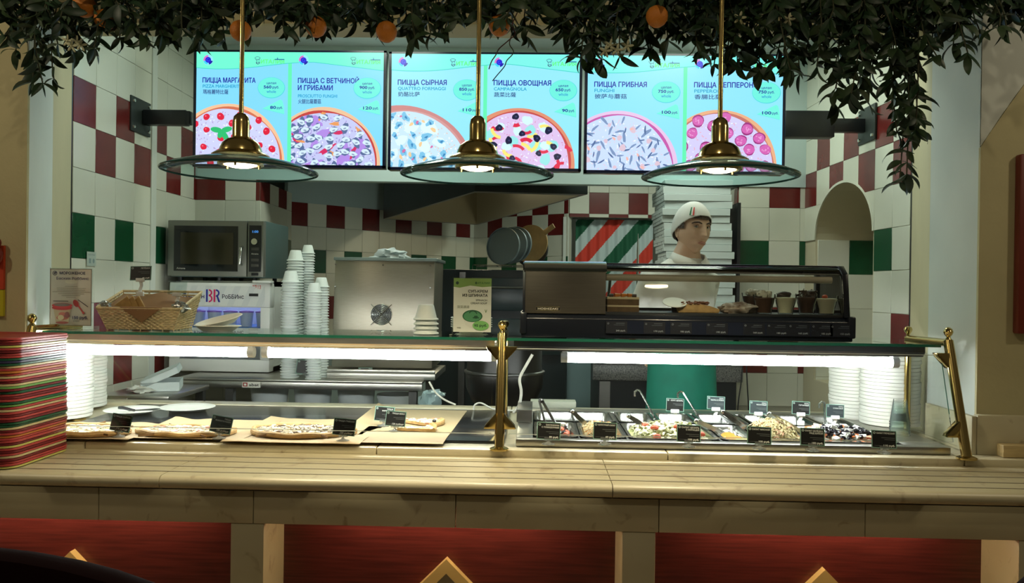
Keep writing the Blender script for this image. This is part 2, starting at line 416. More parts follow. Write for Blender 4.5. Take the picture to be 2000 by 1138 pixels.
def lay_tiles(wall, length, r0, r1, par=0, flip=False, zmin=None, zmax=None, skip=None, arch=None):
    """tiles as children of a wall whose local x runs along it and whose local -y faces the room"""
    n = math.ceil(length / TW - 0.05)
    for c in range(n):
        x0 = c * TW; x1 = min(length, x0 + TW)
        for r in range(r0, r1):
            z0 = max(row_z(r), zmin or -9); z1 = min(row_z(r + 1), zmax or 99)
            if z1 - z0 < 0.008 or (skip and skip(c, r)): continue
            kind = tile_color(r, c, par)
            if arch and x1 > arch[0] + 0.001 and x0 < arch[1] - 0.001:
                a0, a1, zs, rise = arch
                top = lambda x: zs + rise * math.sqrt(max(0, 1 - ((x - (a0 + a1) / 2) / ((a1 - a0) / 2)) ** 2))
                if z1 <= min(top(x0 + 0.001), top(x1 - 0.001)) + 0.002: continue
                if z0 < max(top(x0 + (x1 - x0) * k / 8) for k in range(9)):
                    mb = MB(); ns = 10
                    for k in range(ns):
                        xa = x0 + (x1 - x0) * k / ns; xb = x0 + (x1 - x0) * (k + 1) / ns
                        za = max(z0, top(xa)); zb = max(z0, top(xb))
                        if za > z1 - 0.001 and zb > z1 - 0.001: continue
                        za, zb = min(za, z1 - 0.0005), min(zb, z1 - 0.0005)
                        mb.add([(xa, -0.007, za), (xb, -0.007, zb), (xb, -0.007, z1 - 0.001), (xa, -0.007, z1 - 0.001), (xa, 0, za), (xb, 0, zb)],
                               [(0, 1, 2, 3), (0, 4, 5, 1)])
                    if mb.v: O('tile', mb, {'w': M_TILEW, 'r': M_TILER, 'g': M_TILEG}[kind], wall, local=True)
                    continue
            o = link('tile', tile_mesh(kind), wall, ((x0 + x1) / 2, 0, (z0 + z1) / 2 - 0))
            o.scale = ((x1 - x0) / TW, 1, (z1 - z0) / TH)
            if random.random() < 0.5: o.rotation_euler = (random.uniform(-.004, .004), 0, random.uniform(-.004, .004))
def wall_seg(name, A, B, z0, z1, thick=0.06, matl=M_GROUT):
    """backing slab from A to B; the room lies on the right-hand side of A->B (local -y)"""
    A, B = Vector(A), Vector(B); L = (B - A).length; a = math.atan2(B.y - A.y, B.x - A.x)
    o = link(name, MB().box(0, L, 0.0005, thick, z0, z1).mesh(name, matl), None, (A.x, A.y, 0), (0, 0, a))
    return struct(o), L

# floor and ceiling
struct(O('floor', MB().box(-4.5, 4.5, -3.0, 10.0, -0.05, 0.0), mat('floor_stone', (0.28, 0.22, 0.14), 0.4, noise_amt=0.25, noise_scale=4)))
struct(O('ceiling', MB().box(-2.9, 2.9, 3.45, 10.0, 3.0, 3.06), mat('ceiling_paint', (0.60, 0.66, 0.66), 0.8)))

# tiled side walls and the partition with the wide kitchen opening
LA, LB = xy(137, 3.79), xy(378, 5.22)
RA, RB = xy(1778, 3.86), xy(1571, 5.24)
wl, L = wall_seg('wall_left', LA, LB, 0, 3.0)            # room on the right-hand side going away on the left
lay_tiles(wl, L, -4, 7)
# right wall has an arched hatch; runs from far to near so that the room is on its right-hand side
RL = (RA - RB).length
ARCH = (RL - 6.0 * TW, RL - 2.0 * TW, row_z(1), 0.305)
ang = math.atan2(RA.y - RB.y, RA.x - RB.x)
wr = link('wall_right', bpy.data.meshes.new('tmp'), None, (RB.x, RB.y, 0), (0, 0, ang))
mb = MB(); T = 0.5
mb.box(0, ARCH[0], 0.0005, T, 0, 3.0); mb.box(ARCH[1], RL, 0.0005, T, 0, 3.0); mb.box(ARCH[0], ARCH[1], 0.0005, T, 0, 0.9)
ns = 24
def arch_top(x): return ARCH[2] + ARCH[3] * math.sqrt(max(0, 1 - ((x - (ARCH[0] + ARCH[1]) / 2) / ((ARCH[1] - ARCH[0]) / 2)) ** 2))
for k in range(ns):
    t0, t1 = [0.5 - 0.5 * math.cos(PI * q / ns) for q in (k, k + 1)]
    xa, xb = ARCH[0] + (ARCH[1] - ARCH[0]) * t0, ARCH[0] + (ARCH[1] - ARCH[0]) * t1
    za, zb = arch_top(xa), arch_top(xb)
    mb.add([(xa, 0.0005, za), (xb, 0.0005, zb), (xb, 0.0005, 3), (xa, 0.0005, 3), (xa, T, za), (xb, T, zb), (xb, T, 3), (xa, T, 3)],
           [(0, 1, 2, 3), (4, 7, 6, 5), (0, 4, 5, 1), (3, 2, 6, 7)])
mb.box(ARCH[0] - 0.02, ARCH[1] + 0.02, T, T + 0.05, 0.5, 2.4)
wr.data = mb.mesh('wall_right', mat('hatch_plaster', (0.52, 0.47, 0.34), 0.8), smooth=False); struct(wr)
nfull = int(RL / TW)
lay_tiles(wr, RL, -4, 7, par=(nfull % 2) + 1, arch=(ARCH[0], ARCH[1], ARCH[2], ARCH[3]),
          skip=lambda c, r: r < 1 and ARCH[0] - 0.01 < (c + 0.5) * TW < ARCH[1] + 0.01 and row_z(r) > 0.9)
# white rim of the arch
mb = MB(); prev = None
for k in range(33):
    a = PI * k / 32
    xc, rx = (ARCH[0] + ARCH[1]) / 2, (ARCH[1] - ARCH[0]) / 2
    p = [(xc + (rx + s) * math.cos(a), y, ARCH[2] + (ARCH[3] + s) * math.sin(a)) for s, y in ((0, -0.009), (0.014, -0.009), (0.014, 0), (0, 0.0))]
    if prev: mb.add(prev + p, [(i, (i + 1) % 4, 4 + (i + 1) % 4, 4 + i) for i in range(4)])
    prev = p
O('arch_trim', mb, M_TILEW, wr, local=True)
# jamb tiles that face the camera inside the hatch
jm = tile_mesh('w')
for i in range(2):
    for r in range(-4, 1):
        k = 'g' if (i == 1 and r == 0) else 'w'
        o = link('tile', tile_mesh(k), wr, (ARCH[0], 0.012 + TW * (i + 0.5), row_z(r) + TH / 2), (0, 0, PI / 2))
# partition: piers beside the opening
def pier(name, A, B, ncols, zt):
    o, L = wall_seg(name, A, B, 0, 3.0, 0.06); lay_tiles(o, L, -4, 7, par=1); return o, L
PL0, PL1 = LB, xy(505, 5.22)
PR0, PR1 = xy(1440, 5.24), RB
LINT_Z = CAM_Z + (562 - 358) / F_PX * 5.22
w1 = wall_seg('wall_partition_left', PL0, PL1, 0, LINT_Z)
lay_tiles(w1[0], w1[1], -4, 4, par=1, zmax=LINT_Z)
w2 = wall_seg('wall_partition_right', PR0, PR1, 0, LINT_Z)
lay_tiles(w2[0], w2[1], -4, 4, par=0, zmax=LINT_Z)
# reveals of the opening
q = xy(566, 5.95)
w3 = wall_seg('wall_reveal_left', PL1, q, 0, LINT_Z); lay_tiles(w3[0], w3[1], -4, 4, par=1, zmax=LINT_Z)
q2 = Vector((PR0.x + 0.02, PR0.y + 0.7))
w4 = wall_seg('wall_reveal_right', q2, PR0, 0, LINT_Z); lay_tiles(w4[0], w4[1], -4, 4, zmax=LINT_Z)
mb = MB()
mb.add([(PL0.x - .1, PL0.y - .012, LINT_Z), (PR1.x + .1, PR1.y - .012, LINT_Z), (PR1.x + .1, PR1.y + .07, LINT_Z), (PL0.x - .1, PL0.y + .07, LINT_Z),
        (PL0.x - .1, PL0.y - .012, 3.0), (PR1.x + .1, PR1.y - .012, 3.0), (PR1.x + .1, PR1.y + .07, 3.0), (PL0.x - .1, PL0.y + .07, 3.0)],
       [(0, 3, 2, 1), (4, 5, 6, 7), (0, 1, 5, 4), (1, 2, 6, 5), (2, 3, 7, 6), (3, 0, 4, 7)])
struct(O('wall_lintel', mb, M_LINTEL, smooth=False))
# far kitchen walls: two slanted ones meeting in a corner, then the one with the striped doorway
BA, BB, BC_ = xy(560, 7.30), xy(924, 8.88), xy(1108, 8.12)
TOP_T = row_z(3)
w5 = wall_seg('wall_back_left', BA, BB, 0, 3.0, matl=mat('back_wall_paint', (0.36, 0.46, 0.47), 0.7))
lay_tiles(w5[0], w5[1], -3, 3, par=1)
w6 = wall_seg('wall_back_right', BB, BC_, 0, 3.0, matl=M_GROUT); lay_tiles(w6[0], w6[1], -3, 5, par=0)
DA, DB = xy(1110, 8.12), xy(1300, 8.16)
DOOR_TOP = CAM_Z + (564 - 424) / F_PX * 8.13
w7 = wall_seg('wall_doorway', DA, DB, DOOR_TOP, 3.0); lay_tiles(w7[0], w7[1], 2, 6, par=1, zmin=DOOR_TOP)
w8 = wall_seg('wall_doorway_jamb', DA, xy(1126, 8.9), 0, DOOR_TOP, matl=M_PLASTER)
struct(O('wall_back_far', MB().box(-3, 3, 9.7, 9.76, 0, 3.0), M_PLASTER))
struct(O('wall_kitchen_left', MB().box(-2.75, -2.69, 5.3, 9.7, 0, 3.0), M_PLASTER))
struct(O('wall_kitchen_right', MB().box(2.3, 2.36, 5.6, 9.7, 0, 3.0), M_PLASTER))

# arch wall of the hall in front of the counter bay (beige face, white reveal)
FY = 2.80
XL, XR = atY(50, 562, FY).x, atY(1911, 562, FY).x
def front_pier(name, xin, sgn, zs, curve):
    """pier whose inner edge flares outwards above the springing, following an arch"""
    prof = [(xin, 0.0), (xin, zs)] + [(xin - sgn * curve(t), zs + t) for t in (0.05, 0.1, 0.16, 0.22, 0.28, 0.34, 0.42, 0.55, 0.7, 0.85)]
    face = prof + [(xin + sgn * 2.2, prof[-1][1]), (xin + sgn * 2.2, 0.0)]
    m = MB().prism(face, 'y', FY, FY + 0.012); m.m = [0] * len(m.f)
    o = struct(O(name, m, M_BEIGE, smooth=False)); return o, prof
o, profL = front_pier('wall_front_left', XL, -1, CAM_Z + (551 - 130) / F_PX * FY, lambda t: -0.35 * t * t - 0.02 * t)
o, profR = front_pier('wall_front_right', XR, 1, CAM_Z + (574 - 292) / F_PX * FY, lambda t: -0.62 * t - 0.2 * t * t)
# white reveals running back from the beige face to the tiled walls
def reveal(name, prof, back):
    mb = MB(); n = len(prof)
    vs = [(p[0], FY + 0.006, p[1]) for p in prof] + [(back[0] + (p[0] - prof[0][0]), back[1], p[1]) for p in prof]
    fs = [(i, i + 1, n + i + 1, n + i) for i in range(n - 1)]
    d = 0.05 if back[0] < 0 else -0.05
    vs2 = vs + [(v[0] - d, v[1] + 0.0, v[2]) for v in vs]; k = len(vs)
    mb.add(vs2, fs + [tuple(j + k for j in f[::-1]) for f in fs] + [(0, n, n + k, k), (n - 1, k + n - 1, k + 2 * n - 1, 2 * n - 1)])
    return struct(O(name, mb, M_PLASTER, smooth=False))
KL, KR = atY(100, 562, 3.22), atY(1814, 562, 3.16)
reveal('wall_reveal_front_left', [(XL, 0), (XL, 3.2)], (KL.x, KL.y))
reveal('wall_reveal_front_right', [(XR, 0), (XR, 3.2)], (KR.x, KR.y))
for nm, X_, prof, s in (('wall_spandrel_left', XL, profL, -1), ('wall_spandrel_right', XR, profR, 1)):
    struct(O(nm, MB().box(*sorted((X_ + s * 0.002, X_ + s * 1.2)), FY + 0.004, FY + 0.05, prof[1][1] - 0.05, 3.2), M_PLASTER, smooth=False))
M_PLASB = mat('plaster_cream', (0.52, 0.47, 0.30), 0.75, noise_amt=0.05, noise_scale=5)
for nm, K, A in (('wall_return_left', KL, LA), ('wall_return_right', KR, RA)):
    mb = MB(); s = -1 if K.x < 0 else 1
    mb.add([(K.x, K.y, 0), (A.x, A.y, 0), (A.x, A.y, 3.2), (K.x, K.y, 3.2), (K.x + s * .05, K.y, 0), (A.x + s * .05, A.y, 0), (A.x + s * .05, A.y, 3.2), (K.x + s * .05, K.y, 3.2)],
           [(0, 1, 2, 3), (4, 7, 6, 5), (0, 4, 5, 1), (3, 2, 6, 7), (0, 3, 7, 4), (1, 5, 6, 2)])
    struct(O(nm, mb, M_PLASB, smooth=False))
# black edge strips where the tiling begins
for nm, A, z0, z1, dx in (('trim_1', LA, 1.28, 2.62, 0.0), ('trim_2', RA, 1.22, 2.5, -0.0)):
    struct(O(nm, MB().box(A.x - 0.006 + dx, A.x + 0.006 + dx, A.y - 0.02, A.y - 0.004, z0, z1), M_BLACK))
# white corner bead on the tiled side wall
p = LA.lerp(LB, 0.575)
struct(O('trim_3', MB().box(p.x - 0.002, p.x + 0.014, p.y - 0.03, p.y + 0.03, 0.9, 3.0), M_PLASTER))
# header above the bay, behind the garland
struct(O('wall_header', MB().box(-2.6, 2.6, 3.30, 3.45, 2.52, 3.3), M_PLASB))
struct(O('trim_4', MB().box(-2.4, 2.4, 3.27, 3.30, 2.52, 2.56), M_BEIGE))
# kitchen luminaires
for i, p in enumerate(KITCHEN_LAMPS):
    t = thing('ceiling_luminaire', ['square ceiling luminaire before the margherita screen', 'square ceiling luminaire before the pepperoni screen', 'added square ceiling luminaire over the microwave', 'added square ceiling luminaire over the pizza boxes', 'square ceiling luminaire by the extractor hood', 'added square ceiling luminaire before the striped curtain'][i], 'ceiling lamp', (p[0], p[1], 2.965))
    O('housing', MB().box(-.3, .3, -.3, .3, 0.012, 0.034), M_WHITEP, t, local=True)
    O('diffuser', MB().box(-.27, .27, -.27, .27, 0.0, 0.012), mat('lit_diffuser', (1, 1, 1), emit=(0.86, 1, 0.86), estr=2.0), t, local=True)

# ================================================================== SERVING COUNTER
LEDGE_Z, STEP_Z = 0.88, 0.905
Y_FR, Y_STEP, Y_DECK, Y_BACK = 2.34, 2.70, 2.76, 3.62
CX0, CX1 = -2.6, 2.6
ctr = thing('serving_counter', 'long cream marble serving counter with red wood panels below', 'counter', (0, 2.9, 0))
def joints(pxs, y, Y): return [CX0] + [atY(p, y, Y).x for p in pxs] + [CX1]
def slab_row(name, js, y0, y1, z0, z1, bev=0.003):
    for a, b in zip(js, js[1:]):
        O(name, MB().box(a + 0.0012, b - 0.0012, y0, y1, z0, z1), M_MARBLE, ctr, bev=bev)
def ledge_slab(a, b):
    prof = [(Y_STEP + 0.02, LEDGE_Z), (Y_STEP + 0.02, LEDGE_Z - 0.04), (Y_FR + 0.01, LEDGE_Z - 0.04)]
    prof += [(Y_FR + 0.02 - 0.02 * math.cos(t), LEDGE_Z - 0.02 + 0.02 * math.sin(t)) for t in [-PI / 2 + PI * k / 8 for k in range(9)]]
    O('ledge_slab', MB().prism(prof, 'x', a + 0.0012, b - 0.0012), M_MARBLE, ctr)
js = joints([310, 1197], 945, Y_FR)
for a, b in zip(js, js[1:]): ledge_slab(a, b)
for yy in (2.405, 2.475, 2.55, 2.625):     # steel slide strips let into the tray ledge
    O('slide_strip', MB().box(CX0, CX1, yy - 0.004, yy + 0.003, LEDGE_Z - 0.001, LEDGE_Z + 0.0015), mat('strip_pale_metal', (0.62, 0.58, 0.46), 0.4, 0.6), ctr)
    O('slide_groove', MB().box(CX0, CX1, yy - 0.0056, yy - 0.004, LEDGE_Z - 0.001, LEDGE_Z + 0.0006), mat('groove_dark', (0.12, 0.09, 0.05), 0.6), ctr)
slab_row('step_slab', joints([165, 735, 1305, 1885], 882, Y_STEP), Y_STEP, Y_DECK + 0.06, STEP_Z - 0.028, STEP_Z, 0.005)
SBX0, SBX1 = atZ(1006, 868, 0.93).x, atY(1856, 890, 2.76).x
O('deck', MB().box(CX0, SBX0 + 0.01, Y_DECK + 0.06, Y_BACK - 0.1, STEP_Z - 0.06, STEP_Z - 0.002), M_MARBLE, ctr)
O('deck', MB().box(SBX1 - 0.02, CX1, Y_DECK + 0.06, Y_BACK - 0.1, STEP_Z - 0.06, STEP_Z - 0.002), M_MARBLE, ctr)
slab_row('back_slab', joints([400, 1000, 1500], 795, Y_BACK), Y_BACK - 0.1, Y_BACK, STEP_Z - 0.03, STEP_Z + 0.012, 0.004)
slab_row('fascia_block', joints([193, 495, 890, 1287, 1690], 995, Y_FR + 0.03), Y_FR + 0.028, Y_FR + 0.06, 0.738, LEDGE_Z - 0.041, 0.002)
O('core', MB().box(CX0, CX1, Y_FR + 0.25, Y_BACK - 0.02, 0.0, STEP_Z - 0.068), mat('counter_core', (0.03, 0.025, 0.02), 0.7), ctr)
O('soffit', MB().box(CX0, CX1, Y_FR + 0.061, Y_FR + 0.25, 0.79, 0.80), M_MARBLE, ctr)
M_REDW = mat('red_veneer', (0.105, 0.017, 0.016), 0.36, color2=(0.055, 0.008, 0.008), noise_scale=9, stretch=(0.6, 8, 14))
pill = [(-2.35, -2.2)] + [(atY(a, 1070, Y_FR + .03).x, atY(b, 1070, Y_FR + .03).x) for a, b in ((450, 515), (1215, 1280), (1990, 2050))] + [(2.3, 2.45)]
for a, b in pill:
    O('pillar', MB().box(a, b, Y_FR + 0.03, Y_FR + 0.25, 0.0, 0.737), M_MARBLE, ctr, bev=0.003)
dia = [atZ(145, 1075, 0).x, 0, 0]
for (a, b), (c_, d_) in zip(pill, pill[1:]):
    pn = O('wood_panel', MB().box(b, c_, Y_FR + 0.225, Y_FR + 0.249, 0.0, 0.79), M_REDW, ctr)
    ls = O('led_strip', MB().box(b + 0.16, c_ - 0.16, Y_FR + 0.150, Y_FR + 0.162, 0.783, 0.789), mat('led_strip', (1, 1, 1), emit=(1.0, 0.72, 0.42), estr=55), ctr)
GOLD = mat('gold_paint', (0.75, 0.57, 0.24), 0.35, 0.3)
def diamond(px, py):
    p = atY(px, py, Y_FR + 0.215); s = 0.16; w_ = 0.032; z = p.z - s
    t = O('diamond_frame', MB().add([(p.x, 0, z + s), (p.x + s, 0, z), (p.x, 0, z - s), (p.x - s, 0, z)] and [], [])
          if False else _diamond(p.x, z, s, w_), GOLD, ctr)
    i = s - w_ * 1.414
    O('mirror_inset', MB().prism([(p.x, z + i), (p.x + i, z), (p.x, z - i), (p.x - i, z)], 'y', Y_FR + 0.212, Y_FR + 0.224), mat('frosted_inset', (0.42, 0.40, 0.33), 0.25), ctr)
def _diamond(x, z, s, w_):
    i = s - w_ * 1.414; mb = MB(); y0, y1 = Y_FR + 0.196, Y_FR + 0.225
    o = [(x, z + s), (x + s, z), (x, z - s), (x - s, z)]; n = [(x, z + i), (x + i, z), (x, z - i), (x - i, z)]
    for k in range(4):
        k2 = (k + 1) % 4
        q = [o[k], o[k2], n[k2], n[k]]
        mb.prism(q, 'y', y0, y1)
    return mb
for px, py in ((143, 1073), (873, 1088), (1608, 1108)): diamond(px, py)
# marble upstand blocks at the far end of the counter
t = tag(O('upstand_block', MB().box(XR - 0.012, 2.4, FY - 0.03, FY - 0.002, STEP_Z, STEP_Z + 0.135), M_MARBLE, bev=0.003), 'low marble skirting block standing on the counter against the beige wall', 'skirting')
t = tag(O('skirting_return', MB().box(XR - 0.03, XR - 0.013, FY - 0.028, 3.1, STEP_Z, STEP_Z + 0.13), M_MARBLE, bev=0.003), 'marble skirting strip running back beside the glass end pane', 'skirting')
t = tag(O('wood_block', MB().box(atZ(1934, 885, STEP_Z).x, 2.3, FY - 0.075, FY - 0.034, STEP_Z + 0.001, STEP_Z + 0.043), mat('pale_wood', (0.50, 0.38, 0.18), 0.5, noise_amt=0.2, noise_scale=12, stretch=(1, 10, 10)), bev=0.004), 'pale wooden strip lying before the marble skirting block', 'wood strip')
o = tag(O('picture_frame', MB().box(atY(1989, 480, FY - .03).x, 2.6, FY - 0.035, FY - 0.001, CAM_Z + (574 - 648) / F_PX * FY, CAM_Z + (574 - 307) / F_PX * FY), mat('frame_red', (0.16, 0.025, 0.015), 0.4), bev=0.006), 'dark red wooden frame hanging on the beige wall', 'frame')
# colourful poster edge at the far side of the picture
pp = thing('wall_poster', 'red and yellow poster on the beige wall behind the tray stack', 'poster', (atY(-30, 560, FY - .01).x, FY - 0.01, 1.3))
xr = atY(7, 560, FY - .01).x
def zpx(y, d=FY, h=550): return CAM_Z + (h - y) / F_PX * d
for nm, y0, y1, c_ in (('yellow_panel', 620, 568, (0.55, 0.5, 0.02)), ('red_panel', 567, 480, (0.55, 0.06, 0.02))):
    O(nm, MB().box(xr - 0.3, xr, FY - 0.012, FY - 0.001, zpx(y0), zpx(y1)), mat('poster_' + nm, c_, 0.5), pp)
# tubular reds near the top of the poster
O('ornament', MB().blob((xr - 0.01, FY - 0.03, zpx(500)), (0.02, 0.012, 0.03), 12, 8).blob((xr - 0.012, FY - 0.03, zpx(475)), (0.015, 0.012, 0.018), 12, 8), mat('ornament_dark_red', (0.2, 0.02, 0.01), 0.4), pp)

# ------------------------------------------------------------------ glass shelves with brass posts
SH_Z = 1.272; SH_Y0, SH_Y1 = 2.86, 3.24
PX_MID, PX_R, PX_L = atY(975, 870, 2.70).x, atY(1888, 880, 2.70).x, -1.80
def post(name, label, x, lean_x=0.0, ball=True):
    t = thing(name, label, 'post', (x, 2.70, STEP_Z))
    top = Vector((x, SH_Y0 - 0.03, SH_Z + 0.015)); bot = Vector((x, 2.70, STEP_Z))
    O('base_flange', MB().lathe([(0, 0), (0.032, 0), (0.032, 0.005), (0.018, 0.011), (0.0, 0.011)], 24, tuple(bot)), M_BRASS, t)
    O('tube', MB().tube([bot + Vector((0, 0, 0.005)), top], 0.0165, 20), M_BRASS, t)
    O('finial', MB().lathe([(0, -0.004), (0.014, 0), (0.010, 0.008), (0.0065, 0.014), (0.013, 0.022), (0.0165, 0.031), (0.013, 0.041), (0.005, 0.047), (0, 0.048)], 20, tuple(top)), M_BRASS, t)
    for z, s in ((SH_Z - 0.05, -1), (STEP_Z + 0.09, 1)):
        f = (z - bot.z) / (top.z - bot.z); c = bot.lerp(top, f)
        for sx in ((-1, 1) if abs(x) < 0.5 else ((-1,) if x > 0 else (1,))):
            q = [(c.x + sx * 0.014, z), (c.x + sx * 0.052, z + s * 0.0 + (0.012 if s < 0 else -0.012)), (c.x + sx * 0.052, z + (0.018 if s < 0 else -0.018)), (c.x + sx * 0.014, z + (0.02 if s < 0 else -0.02) - s * 0.05)]
            q = [(c.x + sx * 0.012, z - 0.03), (c.x + sx * 0.012, z + 0.024), (c.x + sx * 0.055, z + 0.024), (c.x + sx * 0.05, z + 0.012)] if s < 0 else [(c.x + sx * 0.012, z + 0.03), (c.x + sx * 0.012, z - 0.024), (c.x + sx * 0.055, z - 0.024), (c.x + sx * 0.05, z - 0.012)]
            O('glass_clip', MB().prism(q, 'y', c.y - 0.012, c.y + 0.022), M_BRASS, t, bev=0.002)
    # rear leg and top rail of the same frame
    yr = 3.13
    O('rear_tube', MB().tube([(x, yr, STEP_Z), (x, yr, SH_Z + 0.012)], 0.0125, 16), M_BRASS, t)
    O('rear_flange', MB().lathe([(0, 0), (0.028, 0), (0.028, 0.004), (0.015, 0.009), (0, 0.009)], 20, (x, yr, STEP_Z)), M_BRASS, t)
    O('rear_finial', MB().lathe([(0, 0), (0.008, 0), (0.006, 0.012), (0.0125, 0.020), (0.0155, 0.029), (0.012, 0.038), (0, 0.043)], 18, (x, yr, SH_Z + 0.01)), M_BRASS, t)
    O('top_rail', MB().tube([(x, yr, SH_Z + 0.003), (x, SH_Y0 - 0.03, SH_Z + 0.008)], 0.0135, 16), M_BRASS, t)
    return t
post('brass_post', 'brass post standing between the pizza counter and the salad bar', PX_MID)
post('brass_post', 'brass post with finial ball at the far end beside the marble skirting', PX_R)
post('brass_post', 'brass post half hidden behind the tray stack', PX_L)
def glass_shelf(label, x0, x1):
    t = thing('glass_shelf', label, 'glass shelf', ((x0 + x1) / 2, SH_Y0, SH_Z))
    O('pane', MB().box(x0, x1, SH_Y0, SH_Y1, SH_Z - 0.010, SH_Z), M_SHELFG, t, smooth=False)
    O('front_edge', MB().box(x0, x1, SH_Y0 - 0.0022, SH_Y0 - 0.0004, SH_Z - 0.010, SH_Z), M_EDGEG, t)
    return t
glass_shelf('green-edged glass shelf carrying the wicker basket and foam cups', PX_L + 0.02, PX_MID - 0.0)
glass_shelf('green-edged glass shelf under the black display case', PX_MID + 0.005, PX_R - 0.01)
for lab, x0, x1 in (('upright glass sneeze guard before the pizzas', PX_L + .05, PX_MID - 0.03), ('upright glass sneeze guard before the salad pans', PX_MID + 0.03, PX_R - 0.03)):
    mb = MB(); b0, b1 = (2.725, STEP_Z + 0.05), (2.815, SH_Z - 0.035)
    mb.prism([(b0[0], b0[1]), (b1[0], b1[1]), (b1[0] + .006, b1[1]), (b0[0] + .006, b0[1])], 'x', x0, x1)
    t = tag(O('sneeze_guard', mb, M_PANE, smooth=False), lab, 'glass pane')
    O('polished_edge', MB().box(x0, x1, b1[0], b1[0] + .006, b1[1], b1[1] + .0016).box(x0, x1, b0[0], b0[0] + .006, b0[1] - .0016, b0[1]), mat('glass_edge_pale', (0.75, 0.8, 0.75), 0.2, emit=None), t)
mb = MB().prism([(2.76, STEP_Z + 0.03), (3.10, STEP_Z + 0.03), (3.10, SH_Z - 0.04), (2.85, SH_Z - 0.04)], 'x', PX_R - 0.003, PX_R + 0.003)
tag(O('end_pane', mb, M_ENDG, smooth=False), 'clear glass end pane between the brass post legs', 'glass pane')
# light troughs and fluorescent tubes below the shelves
def trough(label, x0, x1, m):
    z1 = SH_Z - 0.0115
    prof = [(2.885, z1), (2.885, z1 - 0.020), (2.90, z1 - 0.036), (2.915, z1 - 0.036), (2.905, z1 - 0.018), (2.90, z1 - 0.004), (3.06, z1 - 0.004), (3.07, z1 - 0.03), (3.08, z1 - 0.03), (3.075, z1)]
    return tag(O('light_trough', MB().prism(prof, 'x', x0, x1), m), label, 'light fitting')
M_TROUGHS = mat('trough_steel', (0.50, 0.43, 0.33), 0.38, 1.0)
trough('steel light trough under the shelf with the wicker basket', -1.74, PX_MID - 0.03, M_TROUGHS)
trough('dark light trough under the shelf with the display case', PX_MID + 0.04, atY(1803, 690, 2.9).x, mat('trough_dark', (0.03, 0.032, 0.035), 0.35))
def tube_lamp(label, pxa, pxb, cap=M_WHITEP):
    Y = 2.955; z = SH_Z - 0.074; a = atY(pxa, 690, Y).x; b = atY(pxb, 690, Y).x
    t = thing('tube_lamp', label, 'tube lamp', ((a + b) / 2, Y, z - 0.02))
    O('lit_tube', MB().tube([(a + 0.02, Y, z), (b - 0.02, Y, z)], 0.0185, 16), M_TUBE, t)
    for x, s in ((a, 1), (b, -1)):
        O('end_cap', MB().tube([(x - s * 0.004, Y, z), (x + s * 0.0195, Y, z)], 0.0195, 16).box(min(x, x + s * .02), max(x, x + s * .02), Y - .012, Y + .012, z + 0.008, z + 0.034), cap, t)
    O('batten', MB().box(a, b, Y + 0.0, Y + 0.05, z + 0.030, z + 0.046), M_WHITEP, t)
    return t
tube_lamp('lit fluorescent tube above the cheese pizza and the plate stacks', 70, 495)
tube_lamp('lit fluorescent tube above the mushroom pizza', 515, 970)
tube_lamp('lit fluorescent tube over the salad pans', 1098, 1752)
# hot plate (black glass) and its mats
HP0, HP1 = -1.74, -0.10
hp = tag(O('hot_plate', MB().box(HP0, HP1, Y_DECK + 0.04, Y_BACK - 0.11, STEP_Z - 0.002, STEP_Z + 0.010), mat('black_ceramic', (0.012, 0.014, 0.017), 0.14), bev=0.002), 'black glass hot plate holding the pizzas', 'hot plate')

